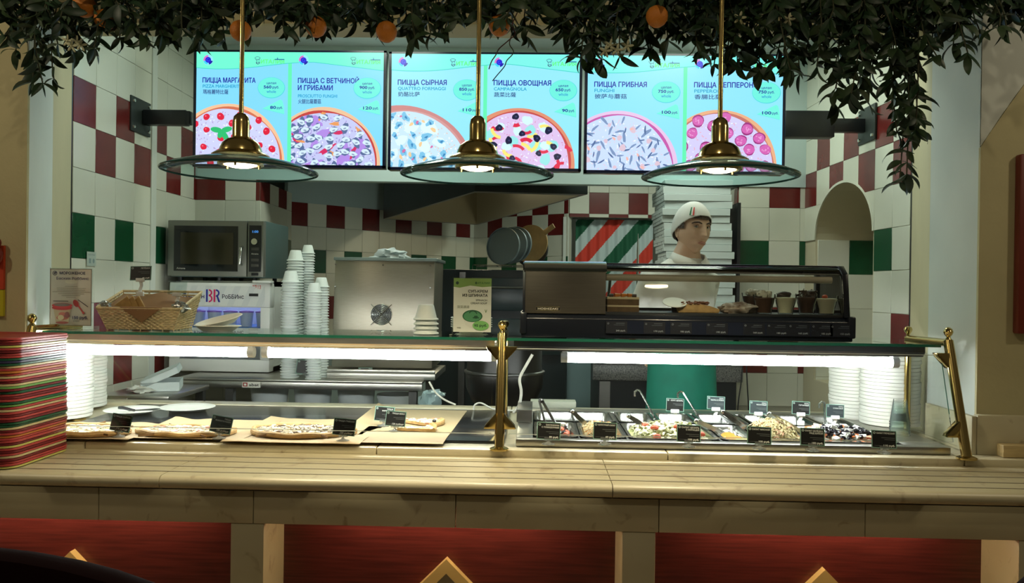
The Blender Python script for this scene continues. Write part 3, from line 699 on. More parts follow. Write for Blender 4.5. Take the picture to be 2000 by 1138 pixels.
# ================================================================== MENU SCREENS
DB = lin(20, 20, 150); TEAL = lin(10, 150, 190); MINT = lin(110, 240, 205); MINT2 = lin(120, 235, 225); SKYB = lin(150, 228, 248); SKYB2 = lin(175, 235, 250)
def pizza_print(P, kind, x0, x1):
    R = random.Random(kind * 13 + 5)
    old = P.clip; P.clip = (x0, x1, 0, P.h)
    cx, cy, r = [(300, 1005, 525), (300, 1025, 520), (110, 1140, 670), (285, 1010, 525), (270, 1045, 545), (285, 1005, 520)][kind]
    cx += x0
    crust = [lin(236, 190, 150), lin(228, 188, 150), lin(196, 130, 130), lin(215, 140, 110), lin(222, 190, 225), lin(225, 170, 130)][kind]
    rim = [lin(205, 110, 80), lin(190, 60, 60), lin(205, 150, 150), lin(190, 70, 70), lin(190, 85, 165), lin(190, 110, 100)][kind]
    base = [lin(200, 205, 240), lin(190, 195, 235), lin(195, 225, 245), lin(215, 190, 230), lin(195, 215, 248), lin(205, 200, 240)][kind]
    P.ell(cx, cy, r, r, crust, 64, wob=0.006, seed=kind); P.ell(cx, cy, r * 0.945, r * 0.945, rim, 64, wob=0.01, seed=kind + 1)
    P.ell(cx, cy, r * 0.915, r * 0.915, base, 64, wob=0.012, seed=kind + 2)
    def spots(n, fr, mind):
        out = []
        for _ in range(n * 90):
            a = R.uniform(0, 2 * PI); q = r * fr * math.sqrt(R.random()); x, y = cx + q * math.cos(a), cy + q * math.sin(a)
            if y > P.h + 60 or x < x0 - 60 or x > x1 + 60: continue
            if all((x - u) ** 2 + (y - v) ** 2 > mind ** 2 for u, v in out): out.append((x, y))
            if len(out) >= n: break
        return out
    def scatter(n, fr, mind, sx, sy, col, rotr=PI, jit=0.3, wob=0.08, ns=14):
        P.d += P.step
        pts = spots(n, fr, mind)
        for x, y in pts:
            k = 1 + R.uniform(-jit, jit); P.ell(x, y, sx * k, sy * k, col, ns, R.uniform(0, rotr), False, wob, R.random() * 6)
        return pts
    speck = [lin(170, 150, 200), lin(150, 130, 200), lin(225, 190, 170), lin(210, 150, 190), lin(215, 200, 215), lin(225, 170, 190)][kind]
    scatter(160, 0.88, 9, 9, 4, speck, ns=7); scatter(90, 0.88, 9, 10, 5, lin(232, 238, 252), ns=7)
    if kind == 0:
        pts = scatter(30, 0.90, 105, 34, 30, lin(215, 25, 60), jit=0.12, wob=0.03); P.d += P.step
        for x, y in pts: P.ell(x - 8, y - 8, 9, 6, lin(245, 110, 130), 8, 0, False)
        for a, l in ((3.3, 100), (-0.25, 95), (1.0, 110), (1.9, 70)):
            P.ell(cx - 60 + l * .5 * math.cos(a), cy - 275 + l * .5 * math.sin(a), l * .55, 26, lin(40, 185, 110), 14, a)
    if kind == 1:
        scatter(9, 0.8, 120, 90, 40, lin(172, 135, 222), wob=0.2); scatter(5, 0.8, 150, 70, 18, lin(205, 40, 95), wob=0.2)
        scatter(8, 0.9, 110, 40, 16, lin(225, 150, 90), wob=0.2); pts = scatter(44, 0.88, 70, 44, 27, lin(85, 105, 150), wob=0.12); P.d += P.step
        for x, y in pts: P.ell(x - 3, y - 4, 40, 22, lin(205, 228, 238), 12, R.uniform(-.5, .5), False, 0.1, x)
        P.d += P.step
        for x, y in pts: P.ell(x, y + 2, 15, 7, lin(135, 155, 185), 10, R.uniform(-.5, .5), False)
    if kind == 2:
        scatter(12, 0.85, 130, 75, 52, lin(215, 242, 250), jit=0.2); pts = scatter(24, 0.86, 90, 44, 24, lin(120, 190, 225), wob=0.2); P.d += P.step
        for x, y in pts: P.ell(x + 5, y + 3, 18, 9, lin(50, 125, 180), 9, x, False, 0.2, y)
        scatter(14, 0.86, 80, 24, 14, lin(235, 200, 150)); scatter(8, 0.88, 90, 16, 10, lin(205, 110, 160))
    if kind == 3:
        scatter(9, 0.8, 130, 55, 46, lin(150, 225, 225), jit=0.1); P.d += P.step
        scatter(9, 0.8, 130, 48, 38, lin(205, 240, 245), jit=0.1)
        for n, c1 in ((14, lin(215, 40, 75)), (11, lin(240, 225, 120))):
            for x, y in spots(n, 0.85, 95):
                a = R.uniform(0, 2 * PI); P.arc(x, y, R.uniform(70, 115), R.uniform(24, 34), a, a + R.uniform(1.0, 1.9), c1, 8)
        pts = scatter(15, 0.86, 85, 33, 28, lin(18, 22, 60), jit=0.15); P.d += P.step
        for x, y in pts: P.ell(x + 4, y, 9, 8, lin(60, 65, 110), 8, 0, False)
    if kind == 4:
        scatter(44, 0.87, 62, 46, 11, lin(120, 145, 185), wob=0.12); scatter(30, 0.87, 62, 34, 7, lin(80, 105, 150), wob=0.12); scatter(14, 0.85, 80, 26, 22, lin(215, 190, 205)); scatter(10, 0.85, 80, 16, 9, lin(235, 180, 170))
    if kind == 5:
        pts = scatter(24, 0.88, 108, 56, 50, lin(150, 40, 120), jit=0.1, wob=0.03); P.d += P.step
        for x, y in pts: P.ell(x, y, 49, 43, lin(205, 95, 175), 16, 0, False, 0.03, x)
        P.d += P.step
        for x, y in pts:
            for _ in range(7): P.ell(x + R.uniform(-28, 28), y + R.uniform(-24, 24), 9, 5, lin(225, 150, 205), 6, R.uniform(0, 3), False)
    P.clip = old
PANELS = [(['ПИЦЦА МАРГАРИТА'], 'PIZZA MARGHERITA', '瑪格麗特比薩', '560', '80'), (['ПИЦЦА С ВЕТЧИНОЙ', 'И ГРИБАМИ'], 'PROSCIUTTO FUNGHI', '火腿比薩蘑菇', '900', '120'),
          (['ПИЦЦА СЫРНАЯ'], 'QUATTRO FORMAGGI', '奶酪比萨', '850', '110'), (['ПИЦЦА ОВОЩНАЯ'], 'CAMPAGNOLA', '蔬菜比薩', '650', '90'),
          (['ПИЦЦА ГРИБНАЯ'], 'FUNGHI', '披萨与蘑菇', '750', '100'), (['ПИЦЦА ПЕППЕРОНИ'], 'PEPPERONI', '香腸比薩', '750', '100')]
TITLE_W = [490, 560, 450, 525, 465, 560]; SUB_W = [365, 360, 440, 300, 175, 255]; CJ_W = [235, 210, 200, 200, 285, 240]
def screen_print(w_m, h_m, pair, blue):
    PW, PH = 1730.0, 1040.0
    P = Print(w_m / PW, h_m / PH, PW, PH, 0.00008)
    bg = lin(*blue); P.rect(0, 0, PW, PH, bg)
    hd = MINT if pair == 0 else MINT2
    for k in range(2):
        x0 = 0 if k == 0 else 885; x1 = 850 if k == 0 else PW; n = pair * 2 + k
        pizza_print(P, n, x0, x1)
    P.rect(850, 100, 885, PH, lin(95, 235, 175))
    top = [(0, 0), (PW, 0)]
    wave = []
    for i in range(41):
        x = PW * (1 - i / 40); u = x / PW
        wave.append((x, 128 + 34 * math.cos(2 * PI * (u - 0.13) * 1.0) if u < 0.63 else 128 - 34 + (u - 0.63) / 0.37 * 75))
    P.poly(top + wave, lin(60, 205, 190)); P.poly(top + [(x, y - 6) for x, y in wave], hd)
    for k in range(2):
        x0 = 0 if k == 0 else 885; n = pair * 2 + k; ti, sub, cj, pr, sl = PANELS[n]
        # round emblem
        ex, ey = x0 + 108, 75
        P.ell(ex, ey, 47, 49, lin(140, 225, 240)); P.arc(ex, ey, 44, 20, PI * 0.9, PI * 1.5, lin(205, 110, 190)); P.arc(ex, ey, 44, 22, 0.25, 1.4, lin(25, 25, 160)); P.arc(ex, ey, 44, 18, 1.7, 2.9, lin(60, 205, 240))
        P.ell(ex, ey, 27, 27, lin(30, 20, 205)); P.arc(ex, ey, 15, 4, 0, 5.2, lin(70, 90, 235))
        # cook's hat emblem and name
        hx, hy = x0 + 568, 78
        P.ell(hx - 2, hy - 22, 26, 14, lin(50, 90, 130)); P.ell(hx - 2, hy - 22, 22, 10, hd); P.rect(hx - 18, hy - 18, hx + 16, hy - 2, lin(50, 90, 130)); P.rect(hx - 14, hy - 17, hx + 12, hy - 6, hd)
        P.ell(hx + 2, hy + 14, 17, 24, lin(60, 95, 125), wob=0.1); P.ell(hx + 3, hy + 12, 12, 18, hd)
        P.rect(hx - 3, hy + 14, hx + 13, hy + 20, lin(60, 95, 125))
        P.text('ИТАЛИЯ', x0 + 598, 105, 36, lin(95, 240, 130), 0.03, 215)
        P.rect(x0 + 725, 64, x0 + 815, 72, lin(20, 90, 160)); P.poly([(x0 + 745, 64), (x0 + 752, 50), (x0 + 757, 64)], lin(20, 90, 160)); P.rect(x0 + 750, 46, x0 + 753, 60, lin(20, 90, 160))
        y = 285
        for i, l in enumerate(ti): P.text(l, x0 + 60, y + i * 66, 46, DB, 0.022, TITLE_W[n] if i == 0 else 320)
        y += (len(ti) - 1) * 66
        P.text(sub, x0 + 62, y + 48 + (20 if len(ti) > 1 else 0), 30, TEAL, 0.015, SUB_W[n]); P.text(cj, x0 + 64, y + 104 + (18 if len(ti) > 1 else 0), 34, lin(35, 60, 120), 0.012, CJ_W[n])
        P.ell(x0 + 698, 330, 127, 98, lin(70, 205, 210)); P.ell(x0 + 697, 328, 123, 94, lin(105, 232, 215))
        P.text('целая', x0 + 698, 297, 22, DB, 0.01, 88, 'C'); P.text(pr, x0 + 628, 336, 27, DB, 0.035, 70); P.text('руб.', x0 + 710, 336, 22, DB, 0.02, 58); P.text('whole', x0 + 698, 378, 28, lin(20, 130, 200), 0.008, 86, 'C')
        wedge = [(x0 + 615, 525), (x0 + 780, 440), (x0 + 800, 452), (x0 + 812, 500), (x0 + 818, 575)]
        P.poly(wedge, lin(85, 215, 210)); P.poly([(a + 3, b - 2) for a, b in wedge], lin(110, 236, 215))
        P.text(sl, x0 + 742, 525, 27, DB, 0.035, 26 * len(sl), 'R'); P.text('руб.', x0 + 752, 525, 21, DB, 0.02, 52)
    return P
MON_Y = 4.38
def monitor(label, px0, px1, y0, y1, pair, blue):
    a = atY(px0, y1, MON_Y); b = atY(px1, y0, MON_Y)
    w_, h_ = b.x - a.x, b.z - a.z
    t = thing('menu_screen', label, 'screen', (a.x, MON_Y, a.z), 'menu screens in a row')
    bz = 0.015
    O('casing', MB().box(0, w_, 0.004, 0.07, 0, h_), M_BLACKG, t, local=True, bev=0.004)
    O('bezel', MB().box(0, w_, 0.0, 0.006, 0, bz).box(0, w_, 0.0, 0.006, h_ - bz * .7, h_).box(0, bz, 0.0, 0.006, 0, h_).box(w_ - bz, w_, 0.0, 0.006, 0, h_), mat('bezel_blue_black', (0.006, 0.008, 0.03), 0.2), t, local=True)
    P = screen_print(w_ - 2 * bz, h_ - bz * 1.7, pair, blue)
    o = O('lit_picture', P.mb, M_SCREEN, t, local=True, smooth=False, fix=False); o.location = (bz, 0.0035, bz)
    return t
monitor('menu screen showing margherita pizza and ham and mushroom pizza', 376, 755, 99, 325, 0, (126, 212, 250))
monitor('menu screen showing cheese pizza and vegetable pizza', 757, 1138, 103, 331, 1, (144, 225, 250))
monitor('menu screen showing mushroom pizza and pepperoni pizza', 1140, 1536, 106, 337, 2, (138, 221, 252))
# wall brackets
def bracket(label, wallpx, d, px_end, y0, y1, box=None):
    pl = C(wallpx, (y0 + y1) / 2, d); A_, B_ = (LA, LB) if wallpx < 1000 else (RA, RB); pl.x = A_.x + (B_.x - A_.x) * (MON_Y - A_.y) / (B_.y - A_.y) + (0.012 if wallpx < 1000 else -0.012); e = atY(px_end, (y0 + y1) / 2, MON_Y + 0.06); s = 1 if wallpx < 1000 else -1
    t = thing('screen_bracket', label, 'bracket', (pl.x, pl.y, pl.z - 0.1))
    zc = atY((px_end + wallpx) / 2, (y0 + y1) / 2, MON_Y).z; th = (y1 - y0) / F_PX * MON_Y
    O('wall_plate', MB().box(pl.x - 0.006, pl.x + 0.006, MON_Y - 0.11, MON_Y + 0.11, zc - 0.095, zc + 0.095), mat('plate_green_black', (0.02, 0.028, 0.026), 0.5), t, bev=0.003)
    for dy in (-0.085, 0.085):
        for dz in (-0.07, 0.07): O('bolt', MB().cyl((pl.x + s * 0.004, MON_Y + dy, zc + dz), (pl.x + s * 0.014, MON_Y + dy, zc + dz), 0.011, 0.009, 8), M_STEELM, t)
    x0, x1 = sorted((pl.x, e.x))
    O('arm', MB().box(x0, x1, MON_Y + 0.01, MON_Y + 0.055, zc - th / 2, zc + th / 2), M_BLACK, t, bev=0.003)
    if box: 
        q0 = atY(box[0], box[2], MON_Y); q1 = atY(box[1], box[3], MON_Y); O('arm_housing', MB().box(q0.x, q1.x, MON_Y - 0.01, MON_Y + 0.07, q1.z, q0.z), M_BLACK, t, bev=0.004)
    else:
        O('sleeve', MB().box(x1 - 0.26, x1 - 0.02, MON_Y + 0.004, MON_Y + 0.061, zc - th / 2 - 0.004, zc + th / 2 + 0.004), M_BLACK, t, bev=0.002)
bracket('black steel arm joining the tiled wall and the margherita screen', 243, 4.35, 378, 215, 241)
bracket('black steel arm joining the tiled wall and the pepperoni screen', 1694, 4.33, 1534, 230, 256, (1533, 1629, 216, 268))

# ================================================================== PENDANT LAMPS
def pendant(px, py, label, d=2.36):
    p = atY(px, py, d)           # centre of the rim plane
    t = thing('pendant_lamp', label, 'pendant lamp', (p.x, p.y, p.z), 'pendant lamps over the counter')
    R = 0.224
    O('rod', MB().cyl((0, 0, 0.14), (0, 0, 1.3), 0.0068, n=14), M_BRASS, t, local=True)
    O('socket', MB().lathe([(0, 0.158), (0.012, 0.156), (0.021, 0.147), (0.0245, 0.13), (0.0245, 0.088), (0.027, 0.082)], 28), M_BRASS, t, local=True)
    O('canopy', MB().lathe([(0.026, 0.084), (0.040, 0.079), (0.053, 0.068), (0.060, 0.052), (0.062, 0.044), (0.072, 0.040), (0.083, 0.033), (0.083, 0.030), (0.058, 0.036), (0.02, 0.04), (0, 0.04)], 36), M_BRASS, t, local=True)
    prof = [(0.0, 0.030), (0.06, 0.028), (0.11, 0.021), (0.16, 0.010), (0.20, -0.002), (R, -0.012), (R, -0.018), (0.20, -0.008), (0.16, 0.004), (0.11, 0.015), (0.06, 0.022), (0, 0.024)]
    gl = O('glass_shade', MB().lathe(prof, 64), M_LAMPG, t, local=True)
    O('rim', MB().lathe([(R - 0.001, -0.012), (R + 0.0012, -0.0135), (R + 0.0012, -0.0165), (R - 0.001, -0.018)], 64), mat('lamp_rim', (0.01, 0.07, 0.07), 0.08), gl, local=True)
    O('bulb_ring', MB().lathe([(0.062, 0.016), (0.066, 0.012), (0.066, 0.004), (0.058, 0.002), (0.05, 0.004), (0.05, 0.016)], 36), M_BRASS, t, local=True)
    O('bulb', MB().lathe([(0, -0.004), (0.03, -0.002), (0.047, 0.004), (0.048, 0.014), (0, 0.016)], 30), mat('lit_bulb', (1, 1, 1), emit=(1.0, 0.86, 0.58), estr=9), t, local=True)
    for k in range(3): 
        a = 2 * PI * k / 3 + 0.6; O('screw', MB().cyl((0.055 * math.cos(a), 0.055 * math.sin(a), -0.004), (0.055 * math.cos(a), 0.055 * math.sin(a), 0.02), 0.0035, n=8), M_BRASS, t, local=True)
    l = bpy.data.lights.new('pendant_light', 'SPOT'); l.energy = 22; l.color = (1.0, 0.84, 0.55); l.spot_size = 2.4; l.spot_blend = 0.6; l.shadow_soft_size = 0.05
    lo = bpy.data.objects.new('pendant_light', l); COL.objects.link(lo); lo.location = (p.x, p.y, p.z - 0.02)
    return t
pendant(470, 325, 'brass pendant lamp with glass disc in front of the margherita screen')
pendant(932, 331, 'brass pendant lamp with glass disc in front of the cheese pizza screen')
pendant(1405, 335, 'brass pendant lamp with glass disc in front of the pepperoni screen')

# ================================================================== KITCHEN BEHIND
TBL_Z = 0.935
def box_thing(name, label, cat, mb, m, bev=0.004): return tag(O(name, mb, m, bev=bev), label, cat)
# long stainless worktable
xa = atY(345, 760, 4.35).x; xb = atY(826, 760, 4.35).x
t = thing('worktable', 'stainless steel worktable carrying the foam cup stacks', 'table', ((xa + xb) / 2, 4.7, 0))
O('tabletop', MB().box(xa, xb, 4.32, 5.14, TBL_Z - 0.012, TBL_Z).box(xa, xb, 4.32, 4.345, TBL_Z - 0.05, TBL_Z - 0.012), M_STEEL, t, bev=0.003)
for x in (xa + 0.28, xb - 0.06):
    for y in (4.40, 5.08): O('leg', MB().box(x - .022, x + .022, y - .022, y + .022, 0, TBL_Z - 0.013), M_STEELD, t)
O('lower_shelf', MB().box(xa + .05, xb - .05, 4.38, 5.1, 0.60, 0.615), M_STEELD, t)
xs = xa + 0.38
P = Print(0.10 / 24, 0.032 / 12, 24, 12); P.rect(0, 0, 24, 12, lin(225, 225, 215)); P.rect(1, 2, 7, 10, lin(150, 40, 40)); P.rect(2.5, 4, 5.5, 8, lin(225, 225, 215)); P.text('abat', 9, 9, 6, lin(30, 30, 30), 0.02, 13)
o = O('maker_plate', P.mb, M_PRINT, t, local=True, fix=False, smooth=False); o.location = (atY(471, 750, 4.3).x - t.location.x, 4.315 - t.location.y, TBL_Z - 0.045)
# white tubs on the lower shelf
TX = [atY(p, 780, 4.75).x for p in (530, 614, 698, 776)]
for i, (x, lab) in enumerate(zip(TX, ['white plastic tub under the worktable, nearest the fridge', 'white plastic tub under the worktable, second from the fridge', 'white plastic tub under the worktable, third from the fridge', 'white plastic tub under the worktable, farthest from the fridge'])):
    h = [0.25, 0.25, 0.25, 0.20][i]; r = 0.109
    tag(O('tub', MB().lathe([(0, 0.004), (r * .85, 0.004), (r, h), (r * 1.05, h), (r * 1.05, h - .02), (r, h - .03), (r * .83, 0), (0, 0)], 28, (x, 4.72, 0.615)), M_FOAMB), lab, 'tub', 'tubs under the worktable')
# ice-cream freezer with printed strip, microwave on top
fx0, fx1 = atY(331, 600, 4.62).x, atY(527, 600, 4.62).x
FZ0, FZ1 = TBL_Z + 0.001, zpx(550, 4.62, 556)
t = thing('freezer_cabinet', 'small white glass-door ice cream freezer under the microwave', 'freezer', ((fx0 + fx1) / 2, 4.85, FZ0))
fw = fx1 - fx0; gz0, gz1 = FZ0 + 0.075, zpx(602, 4.6, 556)
mb = MB().box(fx0, fx1, 4.70, 5.13, FZ0, FZ0 + 0.03).box(fx0, fx1, 4.70, 5.13, FZ1 - 0.03, FZ1).box(fx0, fx0 + 0.03, 4.70, 5.13, FZ0, FZ1).box(fx1 - 0.03, fx1, 4.70, 5.13, FZ0, FZ1).box(fx0, fx1, 5.10, 5.13, FZ0, FZ1)
O('body', mb, M_WHITEP, t)
d = O('door', MB().box(fx0, fx1, 4.62, 4.695, gz1, FZ1 - 0.012).box(fx0, fx1, 4.62, 4.695, FZ0 + 0.005, gz0).box(fx0, fx0 + 0.055, 4.62, 4.695, gz0, gz1).box(fx1 - 0.055, fx1, 4.62, 4.695, gz0, gz1), M_WHITEP, t, bev=0.003)
O('door_glass', MB().box(fx0 + 0.055, fx1 - 0.055, 4.64, 4.645, gz0, gz1), M_PANE, d)
O('hinge', MB().box(fx1 - 0.10, fx1 + 0.01, 4.605, 4.66, FZ1 - 0.01, FZ1 + 0.004), M_WHITEP, d, bev=0.002)
for z in (zpx(577, 4.6, 556), zpx(646, 4.6, 556)): O('lock_plate', MB().box(fx1 - 0.12, fx1 - 0.068, 4.612, 4.62, z - 0.008, z + 0.008), M_BLACK, d)
pw, ph = fw - 0.06, 0.115
P = Print(pw / 100, ph / 22, 100, 22); P.rect(0, 0, 100, 22, lin(222, 226, 226))
for i in range(7): P.poly([(i * 16 - 6, 22), (i * 16 + 3, 0), (i * 16 + 10, 0), (i * 16 + 1, 22)], lin(212, 217, 219))
P.text('Баскин', 10, 14, 5.0, lin(30, 30, 90), 0.015, 23); P.text('РоББИнс', 53, 14, 4.6, lin(30, 30, 60), 0.015, 24)
P.rect(35, 4, 37, 18, lin(30, 40, 150)); P.arc(38.2, 7.6, 3.8, 1.7, -1.6, 1.6, lin(205, 30, 100), 8); P.arc(38.2, 14.2, 4.2, 1.7, -1.6, 1.6, lin(205, 30, 100), 8); P.rect(43.5, 4, 45.5, 18, lin(205, 30, 100)); P.arc(46, 8, 4.2, 1.8, -1.6, 1.6, lin(30, 40, 150), 8); P.poly([(46.5, 11), (48.4, 11), (51, 18), (48.8, 18)], lin(30, 40, 150))
o = O('printed_strip', P.mb, M_PRINT, d, local=True, fix=False, smooth=False); o.location = (fx0 + 0.03 - t.location.x, 4.6185 - t.location.y, gz1 + 0.008 - t.location.z)
P = Print(0.05 / 30, 0.03 / 16, 30, 16); P.text('№13', 0, 14, 12, lin(200, 30, 25), 0.01, 28)
o = O('red_number', P.mb, M_PRINT, d, local=True, fix=False, smooth=False); o.location = (fx1 - 0.10 - t.location.x, 4.6185 - t.location.y, FZ1 - 0.048 - t.location.z)
O('interior_light', MB().box(fx0 + .04, fx1 - .04, 5.02, 5.05, FZ1 - 0.05, FZ1 - 0.035), mat('lit_violet', (1, 1, 1), emit=(0.50, 0.55, 1.0), estr=7), t)
O('rack', MB().box(fx0 + .03, fx1 - .03, 4.71, 5.09, gz1 - 0.128, gz1 - 0.120), mat('blue_rack', (0.06, 0.25, 0.6), 0.4), t)
for i in range(5):
    x = fx0 + 0.095 + i * 0.098
    q = thing('ice_cream_tub', ordinal(i + 1) + ' clear ice cream tub with violet lid on the freezer rack, counted from the wall', 'tub', (x, 4.80, gz1 - 0.1195), 'ice cream tubs in the freezer')
    O('cup', MB().lathe([(0, 0), (0.032, 0), (0.040, 0.085), (0.037, 0.085), (0.03, 0.004), (0, 0.004)], 18), mat('frosted_cup', (0.5, 0.6, 0.72), 0.2), q, local=True)
    O('lid', MB().lathe([(0, 0.098), (0.03, 0.098), (0.043, 0.092), (0.043, 0.084), (0, 0.084)], 18), mat('violet_lid', (0.25, 0.10, 0.55), 0.3), q, local=True)
# microwave
mx0, mx1 = atY(328, 490, 4.66).x, atY(515, 490, 4.66).x; mz0, mz1 = zpx(543, 4.66, 556), zpx(430, 4.66, 556); mw = mx1 - mx0
t = thing('microwave_oven', 'grey commercial microwave with dark glass door on top of the freezer', 'microwave', ((mx0 + mx1) / 2, 4.9, mz0))
M_MWG = mat('microwave_grey', (0.20, 0.21, 0.19), 0.4, 0.4)
O('body', MB().box(mx0, mx1, 4.70, 5.13, mz0, mz1), mat('microwave_case', (0.10, 0.16, 0.16), 0.45, 0.3), t, bev=0.006)
dx1 = mx0 + mw * 0.825
d = O('door', MB().box(mx0, dx1, 4.655, 4.695, mz0 + 0.004, mz1 - 0.004), M_MWG, t, bev=0.005)
O('window', MB().box(mx0 + mw * .07, mx0 + mw * .735, 4.6505, 4.6555, mz0 + 0.035, mz1 - 0.036), M_BLACKG, d)
O('window_mesh', MB().box(mx0 + mw * .14, mx0 + mw * .69, 4.6485, 4.651, mz0 + 0.075, mz1 - 0.075), mat('oven_mesh', (0.035, 0.03, 0.018), 0.12), d)
hx = mx0 + mw * .775
O('handle', MB().tube([(hx, 4.655, mz0 + 0.075), (hx, 4.625, mz0 + 0.08), (hx + .004, 4.62, mz0 + 0.13), (hx + .006, 4.62, mz0 + 0.17), (hx + .004, 4.655, mz0 + 0.178)], 0.009, 10), M_STEELM, d)
P = Print(0.055 / 30, 0.016 / 9, 30, 9); P.text('Amana', 0, 7, 6, lin(190, 190, 180), 0.01, 28)
o = O('maker_name', P.mb, M_PRINT, d, local=True, fix=False, smooth=False); o.location = (mx0 + mw * .10 - t.location.x, 4.6495 - t.location.y, mz0 + 0.042 - t.location.z)
c = O('control_panel', MB().box(dx1 + 0.006, mx1, 4.655, 4.70, mz0 + 0.004, mz1 - 0.004), M_MWG, t, bev=0.004)
cx0 = dx1 + 0.016; cx1 = mx1 - 0.012; cm = (cx0 + cx1) / 2
O('panel_face', MB().box(cx0, cx1, 4.6505, 4.6555, mz0 + 0.035, mz1 - 0.03), M_BLACK, c)
P = Print(0.045 / 20, 0.02 / 9, 20, 9); P.rect(0, 0, 20, 9, lin(5, 15, 30)); P.text('1:00', 3, 8, 6, lin(70, 150, 235), 0.02, 15)
o = O('clock', P.mb, print_mat('clock_print', 1.0), c, local=True, fix=False, smooth=False); o.location = (cm - 0.0225 - t.location.x, 4.6495 - t.location.y, mz1 - 0.075 - t.location.z)
O('dial', MB().cyl((cm, 4.651, mz1 - 0.125), (cm, 4.632, mz1 - 0.125), 0.021, 0.018, 24), M_STEELM, c)
for i, z in enumerate((0.165, 0.23, 0.262)): O('button', MB().box(cm - .022, cm + .022, 4.648, 4.651, mz1 - z - .010, mz1 - z + .006), mat('button_grey', (0.06, 0.06, 0.055), 0.4), c, bev=0.001)
P = Print(0.045 / 30, 0.014 / 9, 30, 9); P.text('Amana', 0, 7, 6, lin(200, 200, 190), 0.01, 28)
o = O('panel_name', P.mb, M_PRINT, c, local=True, fix=False, smooth=False); o.location = (cm - 0.022 - t.location.x, 4.6495 - t.location.y, mz1 - 0.203 - t.location.z)
O('latch', MB().box(cm - .02, cm + .02, 4.646, 4.656, mz0 + 0.012, mz0 + 0.028), M_BLACK, c, bev=0.002)
for x in (mx0 + 0.05, mx0 + mw * .5, mx1 - 0.07):
    for y in (4.72, 5.08): O('foot', MB().cyl((x, y, FZ1), (x, y, mz0), 0.014, n=12), M_BLACK, t)
# steel machine with round fan grille
sx0, sx1 = atY(648, 640, 4.50).x, atY(845, 640, 4.50).x; tz0, tz1 = TBL_Z, zpx(507, 4.5, 558)
t = thing('dough_press', 'brushed steel cabinet machine with a round fan grille', 'machine', ((sx0 + sx1) / 2, 4.7, tz0))
mb = MB(); y0, y1 = 4.50, 4.92; s = 0.012
mb.add([(sx0, y0, tz0 + .055), (sx1, y0, tz0 + .055), (sx1, y1, tz0 + .055), (sx0, y1, tz0 + .055), (sx0 + s, y0 + .012, tz1), (sx1 + s * .6, y0 + .012, tz1), (sx1 + s * .6, y1, tz1), (sx0 + s, y1, tz1)],
       [(0, 3, 2, 1), (4, 5, 6, 7), (0, 1, 5, 4), (1, 2, 6, 5), (2, 3, 7, 6), (3, 0, 4, 7)])
O('cabinet', mb, mat('machine_steel', (0.36, 0.335, 0.27), 0.36, 0.9, noise_amt=0.1, noise_scale=20, stretch=(1, 1, 20)), t, bev=0.005)
O('top_cover', MB().box(sx0 + .005, sx1 + .02, y0 + .0, y1 + .01, tz1 - 0.004, tz1 + 0.014), mat('cover_grey', (0.22, 0.28, 0.28), 0.4, 0.5), t, bev=0.004)
O('base_tray', MB().box(sx0 + .0, sx1 + .03, y0 - .1, y1, tz0 + 0.001, tz0 + 0.035).box(sx0 + 0.0, sx1 + 0.03, y0 - .1, y0 - .09, tz0 + .035, tz0 + .055), M_STEEL, t, bev=0.003)
fc = (atY(745, 614, y0).x, y0 - 0.001, zpx(614, 4.5, 558))
g = O('fan_recess', MB().tube([(fc[0], y0 - .001, fc[2]), (fc[0], y0 + 0.004, fc[2])], 0.057, 32), M_BLACK, t)
for r in (0.058, 0.049, 0.040, 0.031, 0.022, 0.012):
    pts = [(fc[0] + r * math.cos(2 * PI * k / 32), y0 - 0.006, fc[2] + r * math.sin(2 * PI * k / 32)) for k in range(33)]
    O('grille_ring', MB().tube(pts, 0.0018, 6, caps=False), M_STEELM, t)
for a in (0.785, 2.356): O('grille_bar', MB().tube([(fc[0] - .082 * math.cos(a), y0 - .008, fc[2] - .082 * math.sin(a)), (fc[0] + .082 * math.cos(a), y0 - .008, fc[2] + .082 * math.sin(a))], 0.002, 6), M_STEELM, t)
for fx in (0.03, 0.5, 0.97):
    for fz in (0.03, 0.5): 
        if fx == 0.5 and fz == 0.5: continue
        O('rivet', MB().cyl((sx0 + (sx1 - sx0) * fx, y0 + .006, tz1 - 0.02 - fz * 0.4 * (tz1 - tz0)), (sx0 + (sx1 - sx0) * fx, y0 + .0, tz1 - 0.02 - fz * 0.4 * (tz1 - tz0)), 0.005, n=8), M_STEELM, t)
# crumpled cloth bag on the machine
p = atY(765, 497, 4.7)
tag(O('crumpled_bag', MB().blob((p.x, 4.7, tz1 + 0.04), (0.075, 0.05, 0.035), 16, 10, 0.9, seed=4).blob((p.x - .07, 4.7, tz1 + 0.022), (0.06, 0.04, 0.012), 12, 8, 0.8, seed=9).blob((p.x + .06, 4.7, tz1 + 0.028), (0.04, 0.03, 0.016), 12, 8, 0.8, seed=5), mat('crumpled_plastic', (0.45, 0.5, 0.52), 0.3)), 'crumpled clear plastic bag on top of the steel machine', 'bag')
